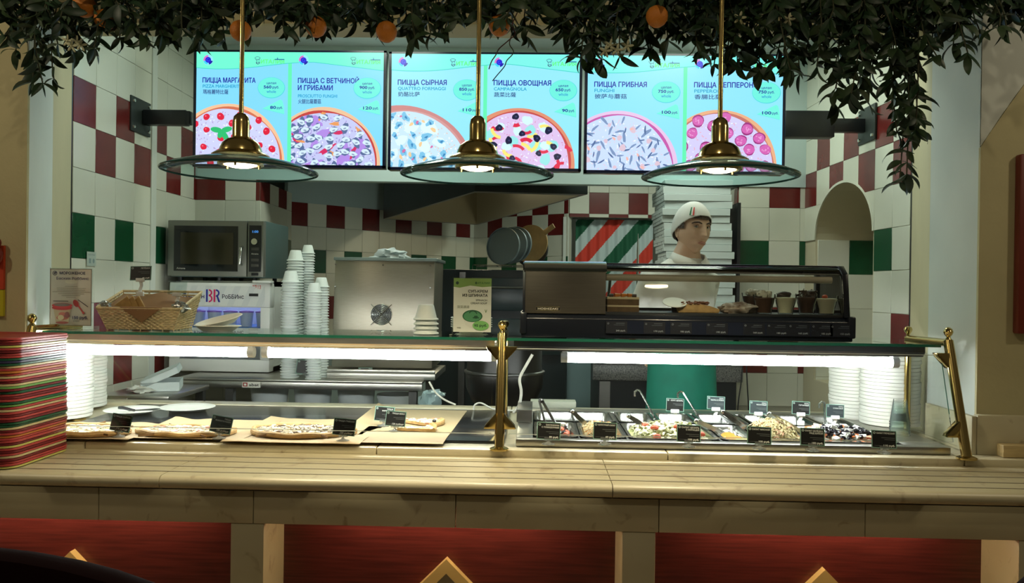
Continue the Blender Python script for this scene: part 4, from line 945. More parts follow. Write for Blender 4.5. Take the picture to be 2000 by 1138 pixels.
# inverted foam cup stacks on the worktable
CUPP = [(0, 0.062), (0.028, 0.062), (0.031, 0.058), (0.044, 0.008), (0.050, 0.006), (0.051, 0.002), (0.049, 0.0), (0.042, 0.0), (0.029, 0.055), (0, 0.057)]
_cup = {}
def cup_mesh(k, hs=1.0, m=None):
    if (k, hs) not in _cup: _cup[(k, hs)] = MB().lathe([(r * k, z * k * hs) for r, z in CUPP], 22).mesh('foam_cup', m or M_FOAMB)
    return _cup[(k, hs)]
def cup_stack(where, px, Y, z0, ytop, hor, k, pitch, group, hs=1.0, m=None):
    x = atY(px, 600, Y).x; n = max(2, int((zpx(ytop, Y, hor) - z0 - 0.062 * k * hs) / pitch) + 1)
    for i in range(n):
        o = link('foam_cup', cup_mesh(k, hs, m), None, (x + random.uniform(-.0015, .0015), Y + random.uniform(-.0015, .0015), z0 + 0.001 + i * pitch), (0, 0, random.random() * 6))
        tag(o, 'foam cup, %s from the bottom of %s' % (ordinal(i + 1), where), 'cup', group)
CG = 'foam cup stacks on the worktable'
cup_stack('the tallest stack by the steel machine', 600, 4.62, TBL_Z, 478, 557, 0.80, 0.0148, CG)
cup_stack('the second tallest cup stack', 576, 4.56, TBL_Z, 489, 557, 0.98, 0.0155, CG)
cup_stack('the stack nearest the freezer', 567, 4.43, TBL_Z, 526, 557, 1.02, 0.0155, CG)
cup_stack('the stack beside the steel machine', 627, 4.47, TBL_Z, 538, 557, 0.88, 0.0148, CG)
cup_stack('the lowest front stack by the machine', 613, 4.37, TBL_Z, 552, 557, 0.86, 0.0148, CG)
# two small black tags leaning on the worktable
# extractor hood
HZ = CAM_Z + 0.64
hL, hB, hR, hN = xy(747, 7.67), xy(930, 8.25), xy(1145, 5.45), xy(925, 5.36)
hood = thing('extractor_hood', 'dark steel extractor hood hanging in the tiled kitchen corner', 'hood', ((hL.x + hR.x) / 2, (hB.y + hN.y) / 2, HZ))
cor = [hL, hB, hR, hN]; cen = sum((Vector(q) for q in cor), Vector((0, 0))) / 4
M_HOOD = mat('hood_steel', (0.07, 0.075, 0.075), 0.35, 0.8, noise_amt=0.1, noise_scale=4)
M_HOODIN = mat('hood_inner_steel', (0.42, 0.40, 0.32), 0.33, 1.0)
mb = MB(); mi = MB()
for a, b in zip(cor, cor[1:] + cor[:1]):
    ia, ib = a.lerp(cen, 0.06), b.lerp(cen, 0.06); ja, jb = a.lerp(cen, 0.28), b.lerp(cen, 0.28)
    mb.add([(a.x, a.y, HZ), (b.x, b.y, HZ), (b.x, b.y, 2.99), (a.x, a.y, 2.99), (ia.x, ia.y, HZ), (ib.x, ib.y, HZ)], [(0, 1, 2, 3), (0, 4, 5, 1)])
    mi.add([(ia.x, ia.y, HZ), (ib.x, ib.y, HZ), (jb.x, jb.y, HZ + 0.42), (ja.x, ja.y, HZ + 0.42)], [(0, 1, 2, 3)])
ja = [q.lerp(cen, 0.28) for q in cor]; mi.add([(q.x, q.y, HZ + 0.42) for q in ja], [(0, 1, 2, 3)])
O('shell', mb, M_HOOD, hood, smooth=False); O('inner_lining', mi, M_HOODIN, hood, smooth=False)
fp = atY(1000, 380, 6.6)
O('filter_panel', MB().box(cen.x - .3, cen.x + .35, cen.y - .3, cen.y + .3, HZ + 0.385, HZ + 0.41), M_STEEL, hood)
l = bpy.data.lights.new('hood_light', 'POINT'); l.energy = 16; l.color = (1, 0.9, 0.62); l.shadow_soft_size = 0.05
lo = bpy.data.objects.new('hood_light', l); COL.objects.link(lo); lo.location = (cen.x, cen.y, HZ + 0.30)
O('hood_lamp', MB().blob((cen.x, cen.y, HZ + 0.36), (0.05, 0.05, 0.025), 14, 8), mat('lit_hood_lamp', (1, 1, 1), emit=(1, 0.92, 0.7), estr=5), hood)
# black pizza oven in the corner
M_OVEN = mat('oven_enamel', (0.018, 0.03, 0.035), 0.4)
ox0, ox1 = atY(846, 600, 5.9).x, atY(1108, 600, 5.9).x; oz = zpx(527, 5.9, 562)
t = thing('pizza_oven', 'black deck pizza oven behind the soup sign', 'oven', ((ox0 + ox1) / 2, 6.4, 0))
O('body', MB().box(ox0, ox1, 5.95, 6.9, 0.25, oz), M_OVEN, t, bev=0.008)
d = O('door', MB().box(ox0 + 0.28, ox1 - 0.05, 5.90, 5.945, oz - 0.30, oz - 0.06), mat('oven_door', (0.03, 0.05, 0.055), 0.3), t, bev=0.006)
O('handle', MB().tube([(ox0 + 0.32, 5.90, oz - 0.13), (ox0 + 0.32, 5.865, oz - 0.13), (ox1 - .1, 5.865, oz - 0.13), (ox1 - .1, 5.9, oz - .13)], 0.009, 8), M_STEELD, d)
O('door', MB().box(ox0 + 0.28, ox1 - 0.05, 5.90, 5.945, oz - 0.62, oz - 0.36), mat('oven_door', ()), t, bev=0.006)
O('corner_post', MB().box(ox0 + 0.19, ox0 + 0.235, 5.91, 5.945, 0.3, oz - 0.02), M_STEELD, t)
O('red_knob', MB().blob((ox0 + 0.33, 5.88, oz - 0.20), (0.014, 0.014, 0.05), 10, 8), mat('knob_red', (0.5, 0.08, 0.02), 0.4), t)
for x in (ox0 + .06, ox1 - .06):
    for y in (6.0, 6.8): O('leg', MB().box(x - .03, x + .03, y - .03, y + .03, 0, 0.25), M_BLACK, t)
# wire rack with round pans and boards standing on the oven
def disc_thing(name, label, cat, px, py, Y, r, tilt, yaw, m, thick=0.02, rim=True, parts=None):
    c = atY(px, py, Y); R = Matrix.Rotation(yaw, 4, 'Z') @ Matrix.Rotation(PI / 2 - tilt, 4, 'X')
    t = thing(name, label, cat, tuple(c))
    prof = [(0, 0), (r, 0), (r, thick), (r * .97, thick), (r * .955, 0.003), (0, 0.003)] if rim else [(0, 0), (r, 0), (r, thick), (0, thick)]
    mb = MB().lathe(prof, 40); mb.xf(R)
    O('disc', mb, m, t, local=True)
    return t, R
M_PAN = mat('pan_aluminium', (0.30, 0.36, 0.38), 0.4, 0.85)
t, R = disc_thing('round_pan', 'round aluminium lid leaning at the front of the pan row', 'pan', 984, 481, 6.05, 0.142, 0.12, -0.5, M_PAN)
O('handle', MB().tube([(-.03, -.0, -0.002), (-.03, 0, -.03), (.03, 0, -.03), (.03, 0, -.002)], 0.006, 8).xf(R), M_STEELM, t, local=True)
for i in range(3): disc_thing('round_pan', ['round aluminium pan, second in the row of discs', 'round aluminium pan, third in the row of discs', 'dark round pan behind the wooden peel'][i], 'pan', [999, 1008, 1040][i], [480, 478, 488][i], [6.13, 6.19, 6.42][i], [0.142, 0.140, 0.142][i], 0.12, -0.5, [M_PAN, M_PAN, M_BLACK][i])
t, R = disc_thing('pizza_peel', 'round wooden pizza peel with a stub handle in the pan row', 'pizza peel', 1036, 476, 6.3, 0.150, 0.12, -0.45, mat('peel_wood', (0.42, 0.27, 0.10), 0.6, noise_amt=0.2, noise_scale=15), 0.012, False)
mb = MB().box(-0.02, 0.02, 0.14, 0.24, 0.0, 0.014); mb.xf(R @ Matrix.Rotation(-0.95, 4, 'Z')); O('handle', mb, mat('peel_wood', ()), t, local=True, bev=0.002)
t = thing('wire_rack', 'low wire rack holding the round pans on the oven', 'rack', (atY(995, 522, 6.15).x, 6.2, oz))
rx0, rx1 = atY(925, 520, 6.1).x, atY(1075, 520, 6.1).x
for y in (6.0, 6.4): O('wire', MB().tube([(rx0, y, oz + 0.002), (rx0, y, oz + 0.035), (rx1, y, oz + 0.035), (rx1, y, oz + 0.002)], 0.004, 6), M_STEELD, t)
for i in range(5): x = rx0 + (rx1 - rx0) * (i + .5) / 5; O('wire', MB().tube([(x, 6.0, oz + .036), (x, 6.4, oz + .036)], 0.0035, 6), M_STEELD, t)
# striped curtain in the doorway
c0, c1 = atY(1124, 470, 8.3), atY(1275, 470, 8.3); zt, zb = zpx(429, 8.3, 564), 0.3
Wc, Hc = c1.x - c0.x, zt - zb
cur = thing('striped_curtain', 'white doorway curtain with diagonal red and green stripes', 'curtain', ((c0.x + c1.x) / 2, 8.3, zb))
def stripe_at(u, vpx):   # u along, vpx metres below the top
    k = ((u * Wc + vpx * 0.843) / 0.312) % 2.0
    return 1 if abs(k - 0.34) < 0.27 else 2 if abs(k - 1.34) < 0.27 else 0
nx, nz = 120, 320; mb = MB()
vs = [(c0.x + Wc * i / nx, 8.3 + 0.012 * math.sin(i * 0.45), zt - Hc * j / nz) for j in range(nz + 1) for i in range(nx + 1)]
o0 = len(mb.v); mb.v = vs
for j in range(nz):
    for i in range(nx):
        mb.f.append((j * (nx + 1) + i, j * (nx + 1) + i + 1, (j + 1) * (nx + 1) + i + 1, (j + 1) * (nx + 1) + i)); mb.m.append(stripe_at((i + .5) / nx, (j + .5) / nz * Hc)); mb.c.append(None)
cm_ = [mat('curtain_white', (0.50, 0.60, 0.62), 0.8), mat('curtain_green', (0.01, 0.10, 0.05), 0.8), mat('curtain_red', (0.62, 0.05, 0.03), 0.8)]
co = O('cloth', mb, cm_, cur, fix=False)
so = co.modifiers.new('solid', 'SOLIDIFY'); so.thickness = 0.003
O('rail', MB().cyl((c0.x - .03, 8.3, zt + 0.01), (c1.x + .03, 8.3, zt + 0.01), 0.01), M_STEELD, cur)
# steel knife-like pole standing in front of the curtain
p = atY(1246, 480, 7.6)
tag(O('steel_rod', MB().tube([(p.x, 7.6, 0), (p.x, 7.6, p.z - .05), (p.x, 7.6, zpx(455, 7.6, 564))], [0.012, 0.012, 0.003], 8), M_STEELM), 'thin pointed steel rod standing in front of the striped curtain', 'rod')
# pale blue cabinet low in the doorway
q0, q1 = atY(1104, 750, 6.0), atY(1162, 750, 6.0)
t = thing('tall_cabinet', 'pale blue-grey cabinet between the oven and the granite table', 'cabinet', ((q0.x + q1.x) / 2, 6.2, 0))
O('body', MB().box(q0.x, q1.x + .02, 6.02, 6.5, 0, 1.18), mat('cabinet_blue', (0.22, 0.33, 0.36), 0.5), t, bev=0.004)
O('door', MB().box(q0.x + .01, q1.x + .01, 6.0, 6.02, 0.05, 1.16), mat('cabinet_blue', ()), t, bev=0.003)
O('handle', MB().box(q1.x - .03, q1.x - .015, 5.985, 6.0, 0.8, 0.95), M_STEELM, t)
# granite-topped prep table behind the cook
g0, g1 = atY(1158, 720, 4.95), atY(1452, 720, 4.95)
GZ = 1.02
t = thing('granite_table', 'dark granite topped prep table behind the cook', 'table', ((g0.x + g1.x) / 2, 5.0, 0))
O('granite_top', MB().box(g0.x, g1.x, 4.95, 5.75, GZ - 0.03, GZ).box(g0.x, g1.x, 4.955, 4.99, GZ - 0.13, GZ - 0.03), mat('speckled_granite', (0.07, 0.075, 0.08), 0.3, color2=(0.25, 0.25, 0.25), noise_scale=130), t, bev=0.004)
O('cabinet', MB().box(g0.x + .04, g1.x - .03, 5.0, 5.7, 0.1, GZ - 0.031), mat('prep_cabinet', (0.02, 0.025, 0.03), 0.4), t)
O('steel_post', MB().box(g0.x + .045, g0.x + .11, 4.975, 5.0, 0.1, GZ - 0.14), M_STEEL, t)
for x in (g0.x + .1, g1.x - .1): O('foot', MB().cyl((x, 5.1, 0), (x, 5.1, 0.1), 0.03), M_STEELD, t)
# pizza boxes
bx0, bx1 = atY(1300, 450, 5.02).x, atY(1433, 450, 5.02).x; bw = bx1 - bx0; bh = 0.0447
bm_ = MB().box(-bw / 2, bw / 2, 0, bw, 0.0006, bh - 0.0012).mesh('pizza_box', M_CARD, bev=0.0018, segs=1)
tab = MB().box(-0.022, 0.022, -0.0012, 0.0, 0.004, 0.03); slot = MB().box(-bw / 2 - .0008, -bw / 2, 0.10, 0.104, 0.008, 0.022).box(-bw / 2 - .0008, -bw / 2, 0.27, 0.274, 0.008, 0.022)
flap_m = MB().box(-bw / 2 - 0.001, -bw / 2 + 0.0005, 0.02, bw - 0.02, bh * 0.42, bh * 0.46).mesh('flap_seam', mat('seam_dark', (0.03, 0.05, 0.06), 0.8)); slot_m = slot.mesh('tab_slot', mat('seam_dark', ()))
nb = int((2.16 - GZ) / bh)
for i in range(nb):
    sh = (random.uniform(-.012, .012) + (0.012 if i < 12 else -0.004 if i < 18 else -0.014), random.uniform(-.008, .008))
    o = thing('pizza_box', 'closed white pizza box, %s from the bottom of the tall stack' % ordinal(i + 1), 'pizza box', ((bx0 + bx1) / 2 + sh[0], 5.03 + sh[1], GZ + 0.001 + i * bh), 'stacked pizza boxes behind the cook', rz=random.uniform(-.03, .03))
    link('box', bm_, o); link('flap_seam', flap_m, o); link('tab_slot', slot_m, o)
# dark grey wall panel beside the boxes
tag(O('standing_panel', MB().box(bx1 + 0.03, bx1 + 0.05, 5.05, 5.4, GZ, 2.0), M_BLACK), 'narrow black board standing beside the pizza box stack', 'board')
# big black kettle
kx = atY(985, 740, 4.3).x
t = thing('soup_kettle', 'large round black kettle behind the brass post', 'kettle', (kx, 4.3, 0))
O('bowl', MB().lathe([(0, 0.78), (0.10, 0.79), (0.17, 0.84), (0.205, 0.92), (0.21, 0.99), (0.20, 1.03), (0.20, 1.15), (0.19, 1.15), (0.0, 1.14)], 40, (kx, 4.3, 0)), mat('kettle_black', (0.02, 0.02, 0.019), 0.3, 0.5), t)
O('band', MB().lathe([(0.2115, 0.995), (0.2165, 1.0), (0.2165, 1.008), (0.2045, 1.012)], 40, (kx, 4.3, 0)), M_STEELD, t)
O('stand', MB().cyl((kx, 4.3, 0), (kx, 4.3, 0.785), 0.09, n=20), M_BLACK, t)
O('lid', MB().lathe([(0.2, 1.15), (0.1, 1.19), (0.02, 1.20), (0, 1.22)], 40, (kx, 4.3, 0)), mat('kettle_black', ()), t)
# glass jug / crumpled bag by the tubs
p = atY(838, 775, 4.25)
tag(O('plastic_bag', MB().blob((p.x, 4.25, 0.80), (0.06, 0.05, 0.10), 16, 12, 0.7, seed=3).blob((p.x + .035, 4.25, 0.885), (0.05, 0.03, 0.02), 12, 8, 0.6, seed=6), mat('bag_film', (0.30, 0.42, 0.44), 0.15)), 'crumpled clear plastic bag hanging at the worktable end', 'bag')
# power cables
def cable(label, pts, r=0.006, m=None): 
    sm = []
    P_ = [Vector(p) for p in pts]
    for i in range(len(P_) - 1):
        a, b, c, d = P_[max(i - 1, 0)], P_[i], P_[i + 1], P_[min(i + 2, len(P_) - 1)]
        for k in range(6):
            u = k / 6; sm.append(0.5 * ((2 * b) + (c - a) * u + (2 * a - 5 * b + 4 * c - d) * u * u + (3 * b - a - 3 * c + d) * u ** 3))
    sm.append(P_[-1])
    return tag(O('power_cable', MB().tube(sm, r, 8), m or mat('cable_white', (0.6, 0.6, 0.52), 0.5)), label, 'cable')
cable('white cable looping down from the trough to the salad bar', [atY(x, y, 3.3) for x, y in ((1040, 692), (1025, 718), (1015, 740), (1018, 765), (1014, 790), (1003, 806))])
cable('thin white cable curling behind the hot plate', [tuple(atY(x, y, 3.56)) for x, y in ((838, 745), (850, 765), (868, 780), (890, 790))], 0.004)
cable('white cable coil on the counter rim near the kettle', [tuple(atY(x, y, 3.5)) for x, y in ((925, 800), (928, 790), (940, 787), (960, 797), (985, 802), (1010, 800))], 0.004)
cable('thin black cable hanging beside the granite table', [tuple(atY(x, y, 4.8)) for x, y in ((1450, 715), (1447, 750), (1441, 800), (1440, 900), (1441, 1029))], 0.004, M_BLACK)
cable('thin black cable hanging against the tiled pier', [tuple(atY(x, y, 4.9)) for x, y in ((1457, 700), (1460, 760), (1462, 800), (1463, 900), (1460, 1020))], 0.004, M_BLACK)

# ================================================================== ON THE GLASS SHELF
SZ = SH_Z + 0.0008
# ice-cream leaflet in an acrylic stand
p = atY(138, 630, 2.98); pw = 84 / F_PX * 2.98; ph = 113 / F_PX * 2.98
t = thing('menu_stand', 'acrylic stand with ice cream leaflet beside the wicker basket', 'sign stand', (p.x, 2.98, SZ))
P = Print(pw / 400, ph / 560, 400, 560); P.rect(0, 0, 400, 560, lin(120, 105, 85)); P.rect(7, 7, 393, 553, lin(212, 205, 190))
P.ell(45, 45, 23, 23, lin(80, 75, 90)); P.arc(45, 45, 17, 6, 0, 5, lin(190, 180, 160))
P.text('МОРОЖЕНОЕ', 92, 56, 26, lin(35, 35, 70), 0.03, 245); P.text('Баскин Роббинс', 62, 108, 26, lin(60, 50, 90), 0.01, 310); P.ell(205, 128, 60, 20, lin(226, 220, 200))
for i, (wd) in enumerate((120, 280, 270, 360, 250, 180, 90)): P.rect(205 - wd / 2, 172 + i * 18, 205 + wd / 2, 176 + i * 18, lin(150, 140, 120))
P.rect(35, 316, 180, 322, lin(60, 55, 60)); P.poly([(270, 305), (275, 300), (372, 370), (368, 376)], lin(70, 60, 60))
P.poly([(40, 395), (205, 395), (185, 530), (62, 530)], lin(190, 170, 135)); P.ell(123, 530, 62, 12, lin(165, 80, 70)); P.ell(125, 470, 50, 40, lin(170, 90, 70), wob=0.15); P.ell(110, 480, 30, 25, lin(215, 200, 160)); P.ell(170, 455, 26, 30, lin(120, 60, 50), wob=0.1)
P.ell(122, 385, 98, 22, lin(170, 40, 40)); P.ell(122, 362, 98, 24, lin(185, 50, 48)); P.ell(122, 356, 80, 15, lin(120, 110, 100))
P.ell(255, 340, 24, 38, lin(170, 55, 50), rot=-0.5); P.poly([(270, 362), (282, 356), (335, 430), (322, 438)], lin(170, 55, 50)); P.ell(328, 432, 12, 12, lin(170, 55, 50))
P.text('150 руб.', 225, 492, 28, lin(45, 45, 90), 0.03, 145); P.text('за порцию', 232, 518, 12, lin(60, 60, 80), 0.0, 60)
o = O('leaflet', P.mb, M_PRINT, t, local=True, fix=False, smooth=False); o.location = (-pw / 2, -0.001, 0.012)
O('holder', MB().box(-pw / 2 - .002, pw / 2 + .002, 0.0005, 0.003, 0.004, ph + .016).box(-pw / 2 - .002, pw / 2 + .002, -0.03, 0.05, 0, 0.004), M_CLEAR, t, local=True)
# soup sign
p = atY(922, 640, 2.97); pw = 74 / F_PX * 2.97; ph = 105 / F_PX * 2.97
t = thing('menu_stand', 'acrylic stand with spinach cream soup card near the brass post', 'sign stand', (p.x, 2.97, SZ))
P = Print(pw / 250, ph / 370, 250, 370); P.rect(0, 0, 250, 370, lin(228, 233, 222)); P.rect(0, 0, 250, 40, lin(135, 170, 95)); P.poly([(0, 40), (250, 40), (250, 55), (190, 60), (110, 50), (40, 66), (0, 60)], lin(135, 170, 95))
P.ell(24, 33, 10, 11, lin(50, 75, 60)); P.text('ИТАЛИЯ', 158, 38, 12, lin(60, 110, 50), 0.02, 80); P.ell(148, 32, 6, 9, lin(60, 100, 60))
P.text('СУП-КРЕМ', 225, 98, 18, lin(40, 50, 45), 0.03, 128, 'R'); P.text('ИЗ ШПИНАТА', 225, 126, 18, lin(40, 50, 45), 0.03, 165, 'R'); P.text('SPINACH', 222, 156, 12, lin(70, 80, 70), 0.02, 74, 'R'); P.text('CREAM SOUP', 222, 177, 12, lin(70, 80, 70), 0.02, 108, 'R')
P.text('菠菜濃湯', 25, 205, 15, lin(150, 155, 135), 0.0, 80); P.text('V', 208, 236, 22, lin(70, 120, 50), 0.02, 14)
P.poly([(62, 262), (192, 262), (170, 330), (140, 342), (110, 340), (80, 322)], lin(222, 226, 215)); P.ell(127, 260, 66, 42, lin(40, 100, 65)); P.ell(127, 262, 58, 36, lin(85, 150, 105)); P.arc(130, 252, 30, 6, 3.6, 6, lin(35, 80, 55)); P.ell(150, 268, 18, 10, lin(35, 85, 55), wob=0.2)
P.ell(182, 325, 54, 33, lin(125, 190, 110)); P.text('95 руб.', 182, 333, 17, lin(30, 60, 45), 0.03, 84, 'C'); P.rect(25, 338, 50, 342, lin(150, 155, 140))
o = O('card', P.mb, M_PRINT, t, local=True, fix=False, smooth=False); o.location = (-pw / 2, -0.001, 0.012)
O('holder', MB().box(-pw / 2 - .003, pw / 2 + .003, 0.0005, 0.003, 0.004, ph + .016).box(-pw / 2 - .01, pw / 2 + .006, -0.035, 0.06, 0, 0.004).box(-pw / 2 - .004, -pw / 2 - .001, -.001, .003, .004, ph + .015), M_CLEAR, t, local=True)
# short cup stack on the shelf, and paper bowls behind the soup card
cup_stack('the short stack on the glass shelf', 833, 2.99, SZ, 588, 560, 0.93, 0.0175, 'foam cups on the glass shelf', 1.0)
bowl = MB().lathe([(0, 0), (0.045, 0), (0.075, 0.02), (0.082, 0.024), (0.08, 0.026), (0.072, 0.023), (0.043, 0.003), (0, 0.003)], 30).mesh('foam_plate', M_FOAM)
for i in range(5): tag(link('foam_plate', bowl, None, (atY(921, 640, 3.14).x, 3.135, SZ + 0.0005 + i * 0.0085)), 'small foam plate behind the soup card, %s from the bottom' % ordinal(i + 1), 'plate', 'foam plates behind the soup card')
# oval foam trays, one tilted on the other
ov = MB().lathe([(0, 0), (0.055, 0), (0.080, 0.018), (0.088, 0.020), (0.086, 0.0225), (0.078, 0.021), (0.053, 0.003), (0, 0.003)], 36, sx=1.02, sy=0.62).mesh('foam_tray', M_FOAM)
x = atY(426, 640, 2.97).x
tag(link('foam_tray', ov, None, (x - 0.006, 2.98, SZ)), 'oval white foam tray lying flat on the glass shelf', 'tray')
tag(link('foam_tray', ov, None, (x + 0.002, 2.985, SZ + 0.024), (math.radians(14), math.radians(-13), 0.05)), 'oval white foam tray tilted on top of another tray', 'tray')
# wicker basket with brown paper and flatbread
b0, b1 = atY(190, 640, 2.95), atY(352, 640, 2.95); bw = (b1.x - b0.x); bc = ((b0.x + b1.x) / 2, 3.04)
t = thing('wicker_basket', 'pale wicker basket lined with brown paper', 'basket', (bc[0], bc[1], SZ))
M_WICK = mat('wicker', (0.80, 0.63, 0.36), 0.6, noise_amt=0.25, noise_scale=60)
H = 0.105
def bz_(y, z): return z * (0.080 + 0.062 * (y / bd + .5)) / 0.105
if 1: bd = 0.19
def ring(z, n=72):
    k = 0.80 + 0.20 * z / H; hx, hy = bw / 2 * k, bd / 2 * k; r = 0.02; pts = []
    per = 2 * (hx + hy) * 2
    for i in range(n):
        s = (i / n) * 4; side = int(s); u = s - side
        pts.append([( -hx + 2 * hx * u, -hy), (hx, -hy + 2 * hy * u), (hx - 2 * hx * u, hy), (-hx, hy - 2 * hy * u)][side])
    return pts
NS = 96
for j in range(13):
    z = 0.004 + j * (H - 0.006) / 12; pts = []
    
    back_extra = 0
    for i, (x, y) in enumerate(ring(z, NS)):
        o_ = 0.0028 * (1 if (i + j) % 2 else -1); L_ = math.hypot(x, y)
        pts.append((x + o_ * x / L_, y + o_ * y / L_, 0.003 + bz_(y, z)))
    O('weave_strand', MB().tube(pts + [pts[0]], 0.0036, 6, caps=False), M_WICK, t, local=True)
for i in range(0, NS, 4):
    a, b = ring(0, NS)[i], ring(H, NS)[i]; O('stake', MB().tube([(a[0], a[1], 0.0), (b[0], b[1], bz_(b[1], H))], 0.0025, 5), M_WICK, t, local=True)
O('bottom', MB().box(-bw * .39, bw * .39, -bd * .39, bd * .39, 0.001, 0.006), M_WICK, t, local=True)
pts = [(x * 1.01, y * 1.01, bz_(y, H) + 0.002) for x, y in ring(H, NS)]; O('rim', MB().tube(pts + [pts[0]], 0.005, 6, caps=False), M_WICK, t, local=True)
liner = O('paper_liner', MB().grid(20, 10, lambda u, v: ((u - .5) * bw * 0.9, (v - .5) * bd * 0.85, 0.062 + 0.070 * v + 0.008 * math.sin(u * 9 + v * 3)), thick=(0, 0, 0.001))
    .add([(-bw * .22, -bd * .53, .087), (bw * .30, -bd * .53, .087), (bw * .04, -bd * .485, 0.030), (-bw * .22, -bd * .45, .088), (bw * .30, -bd * .45, .088)], [(0, 2, 1), (0, 1, 4, 3)]), mat('kraft_paper', (0.32, 0.17, 0.075), 0.6, noise_amt=0.2, noise_scale=5), t, local=True)
O('foil_scrap', MB().blob((bw * .46, -bd * .35, .088), (0.03, 0.025, 0.02), 18, 12, 0.55, seed=2), mat('foil', (0.5, 0.5, 0.48), 0.25, 0.9), t, local=True)
O('foil_scrap', MB().blob((-bw * .47, -bd * .3, .092), (0.022, 0.02, 0.016), 14, 10, 0.55, seed=5), mat('foil', ()), t, local=True)
for i, (dx, rz) in enumerate(((-.055, .5), (-.035, .25), (-.015, .1))):
    mb = MB().prism([(-0.035, 0), (0.035, 0), (0.0, 0.05)], 'y', -0.004, 0.004); q = tag(O('flatbread', mb, M_DOUGH, local=True, loc=(bc[0] + dx - 0.02, bc[1] - 0.055 + i * 0.012, SZ + 0.083), rot=(0.35, 0.25, rz), bev=0.002), ['folded flatbread piece in the basket, outermost', 'folded flatbread piece in the basket, middle one', 'folded flatbread piece in the basket, innermost'][i], 'bread', 'flatbread in the basket')

# ================================================================== PRICE TAGS
def tag_card(lines, price, w_=0.082, h_=0.06, glare=0):
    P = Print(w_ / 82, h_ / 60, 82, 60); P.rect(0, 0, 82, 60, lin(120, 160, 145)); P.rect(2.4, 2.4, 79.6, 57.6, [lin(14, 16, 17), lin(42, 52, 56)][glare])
    P.ell(9, 9, 4, 4, lin(170, 190, 180)); P.ell(9, 9, 2.2, 2.2, lin(30, 40, 40))
    y = 12
    for i, l in enumerate(lines):
        P.text(l, 76, y, 5.4, lin(205, 210, 205), 0.02, min(60, 5.0 * len(l)), 'R'); y += 8
    y += 4
    for k in range(2): P.rect(76 - (44 - 10 * k), y, 76, y + 1.6, lin(95, 100, 100)); y += 6
    if price: P.rect(8, 51, 40, 52.4, lin(80, 85, 85)); P.text(price, 76, 54, 6.5, lin(225, 228, 222), 0.03, 4.6 * len(price), 'R')
    return P
def price_tag(label, px, py, z, lines, price, size=1.0, lean=-0.22, yaw=0.0, roll=0.0, kind='foot', glare=0, stem=0.02, group='black price tags', Y=None, px0=0, clipdrop=0.035):
    """px,py = lower middle of the card"""
    w_, h_ = 0.080 * size, 0.058 * size
    p = atZ(px, py, z + stem) if Y is None else atY(px, py, Y)
    t = thing('price_tag', label, 'price tag', (p.x, p.y, p.z - stem), group, rz=yaw)
    P = tag_card(lines, price, w_, h_, glare)
    R = (lean, roll, 0)
    O('backing', MB().box(-w_ / 2, w_ / 2, 0.0005, 0.003, 0, h_), mat('acrylic_green', (0.05, 0.10, 0.085), 0.1), t, local=True, loc=(0, 0, stem), rot=R)
    o = O('printed_card', P.mb, M_PRINT, t, local=True, fix=False, smooth=False, rot=R); 
    M = Euler(R).to_matrix(); o.location = M @ Vector((-w_ / 2, 0, 0)) + Vector((0, 0, stem))
    if kind == 'foot':
        O('clear_foot', MB().lathe([(0, 0), (0.022, 0), (0.023, 0.003), (0.008, 0.007), (0.004, 0.012), (0.004, stem), (0, stem)], 18).box(-0.014, 0.014, -0.004, 0.006, stem - .004, stem + .008), mat('clear_foot', (0.75, 0.8, 0.8), 0.08, trans=0.85), t, local=True)
    else:
        O('white_clip', MB().box(-0.016, 0.016, -0.006, 0.008, stem - .006, stem + .008).tube([(0, 0.002, stem), (0.004, 0.006, stem - clipdrop * .4), (-.002, 0.004, stem - clipdrop * .75), (0, 0, stem - clipdrop)], 0.007, 8).box(-0.013, 0.013, -0.008, 0.008, stem - clipdrop - .012, stem - clipdrop + .006), M_WHITEP, t, local=True, bev=0.002)
    return t
HZT = STEP_Z + 0.011
price_tag('black price tag standing before the cheese pizza', 232, 842, HZT, ['ПИЦЦА СЫРНАЯ'], '110 руб/шт', 1.02, yaw=-.25, roll=0.08)
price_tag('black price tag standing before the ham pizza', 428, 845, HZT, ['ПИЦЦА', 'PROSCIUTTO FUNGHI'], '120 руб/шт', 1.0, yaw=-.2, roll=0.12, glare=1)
price_tag('black price tag standing before the mushroom pizza', 670, 850, HZT, ['ПИЦЦА ГРИБНАЯ'], '100 руб/шт', 1.0, yaw=-.15, roll=0.05)
price_tag('green-edged price tag partly hidden behind another by the pizza slices', 749, 822, HZT, ['ПИЦЦА', 'МАРГАРИТА'], '80 руб', 0.95, yaw=-.1, roll=0.05)
price_tag('green-edged price tag in front by the two pizza slices', 771, 832, HZT, ['ПИЦЦА МИКС'], '120 руб/шт', 0.95, yaw=-.1, roll=0.05)
price_tag('black price tag lying on the worktable below the foam cups', 596, 731, TBL_Z, [], '', 1.35, Y=4.34, stem=0.002, roll=0.1, lean=-0.1)
price_tag('black price tag standing on the machine tray', 713, 737, TBL_Z + .06, ['СУП'], '95 руб', 0.95, Y=4.44, stem=0.025, yaw=0.1)
price_tag('black price tag clipped above the wicker basket', 274, 547, SH_Z + .13, ['ЛЕПЁШКА'], '40 руб', 0.98, Y=3.08, kind='clip', stem=0.0, yaw=0.15, roll=-0.03, clipdrop=0.05)
t = price_tag('clear card holder clipped on the basket rim', 345, 575, SH_Z + .1, [], '', 0.9, Y=3.06, kind='clip', stem=0.0, yaw=0.05, clipdrop=0.035)
for c in t.children:
    if c.name.startswith(('printed', 'backing')): c.data = c.data.copy(); c.data.materials.clear(); c.data.materials.append(M_CLEAR)

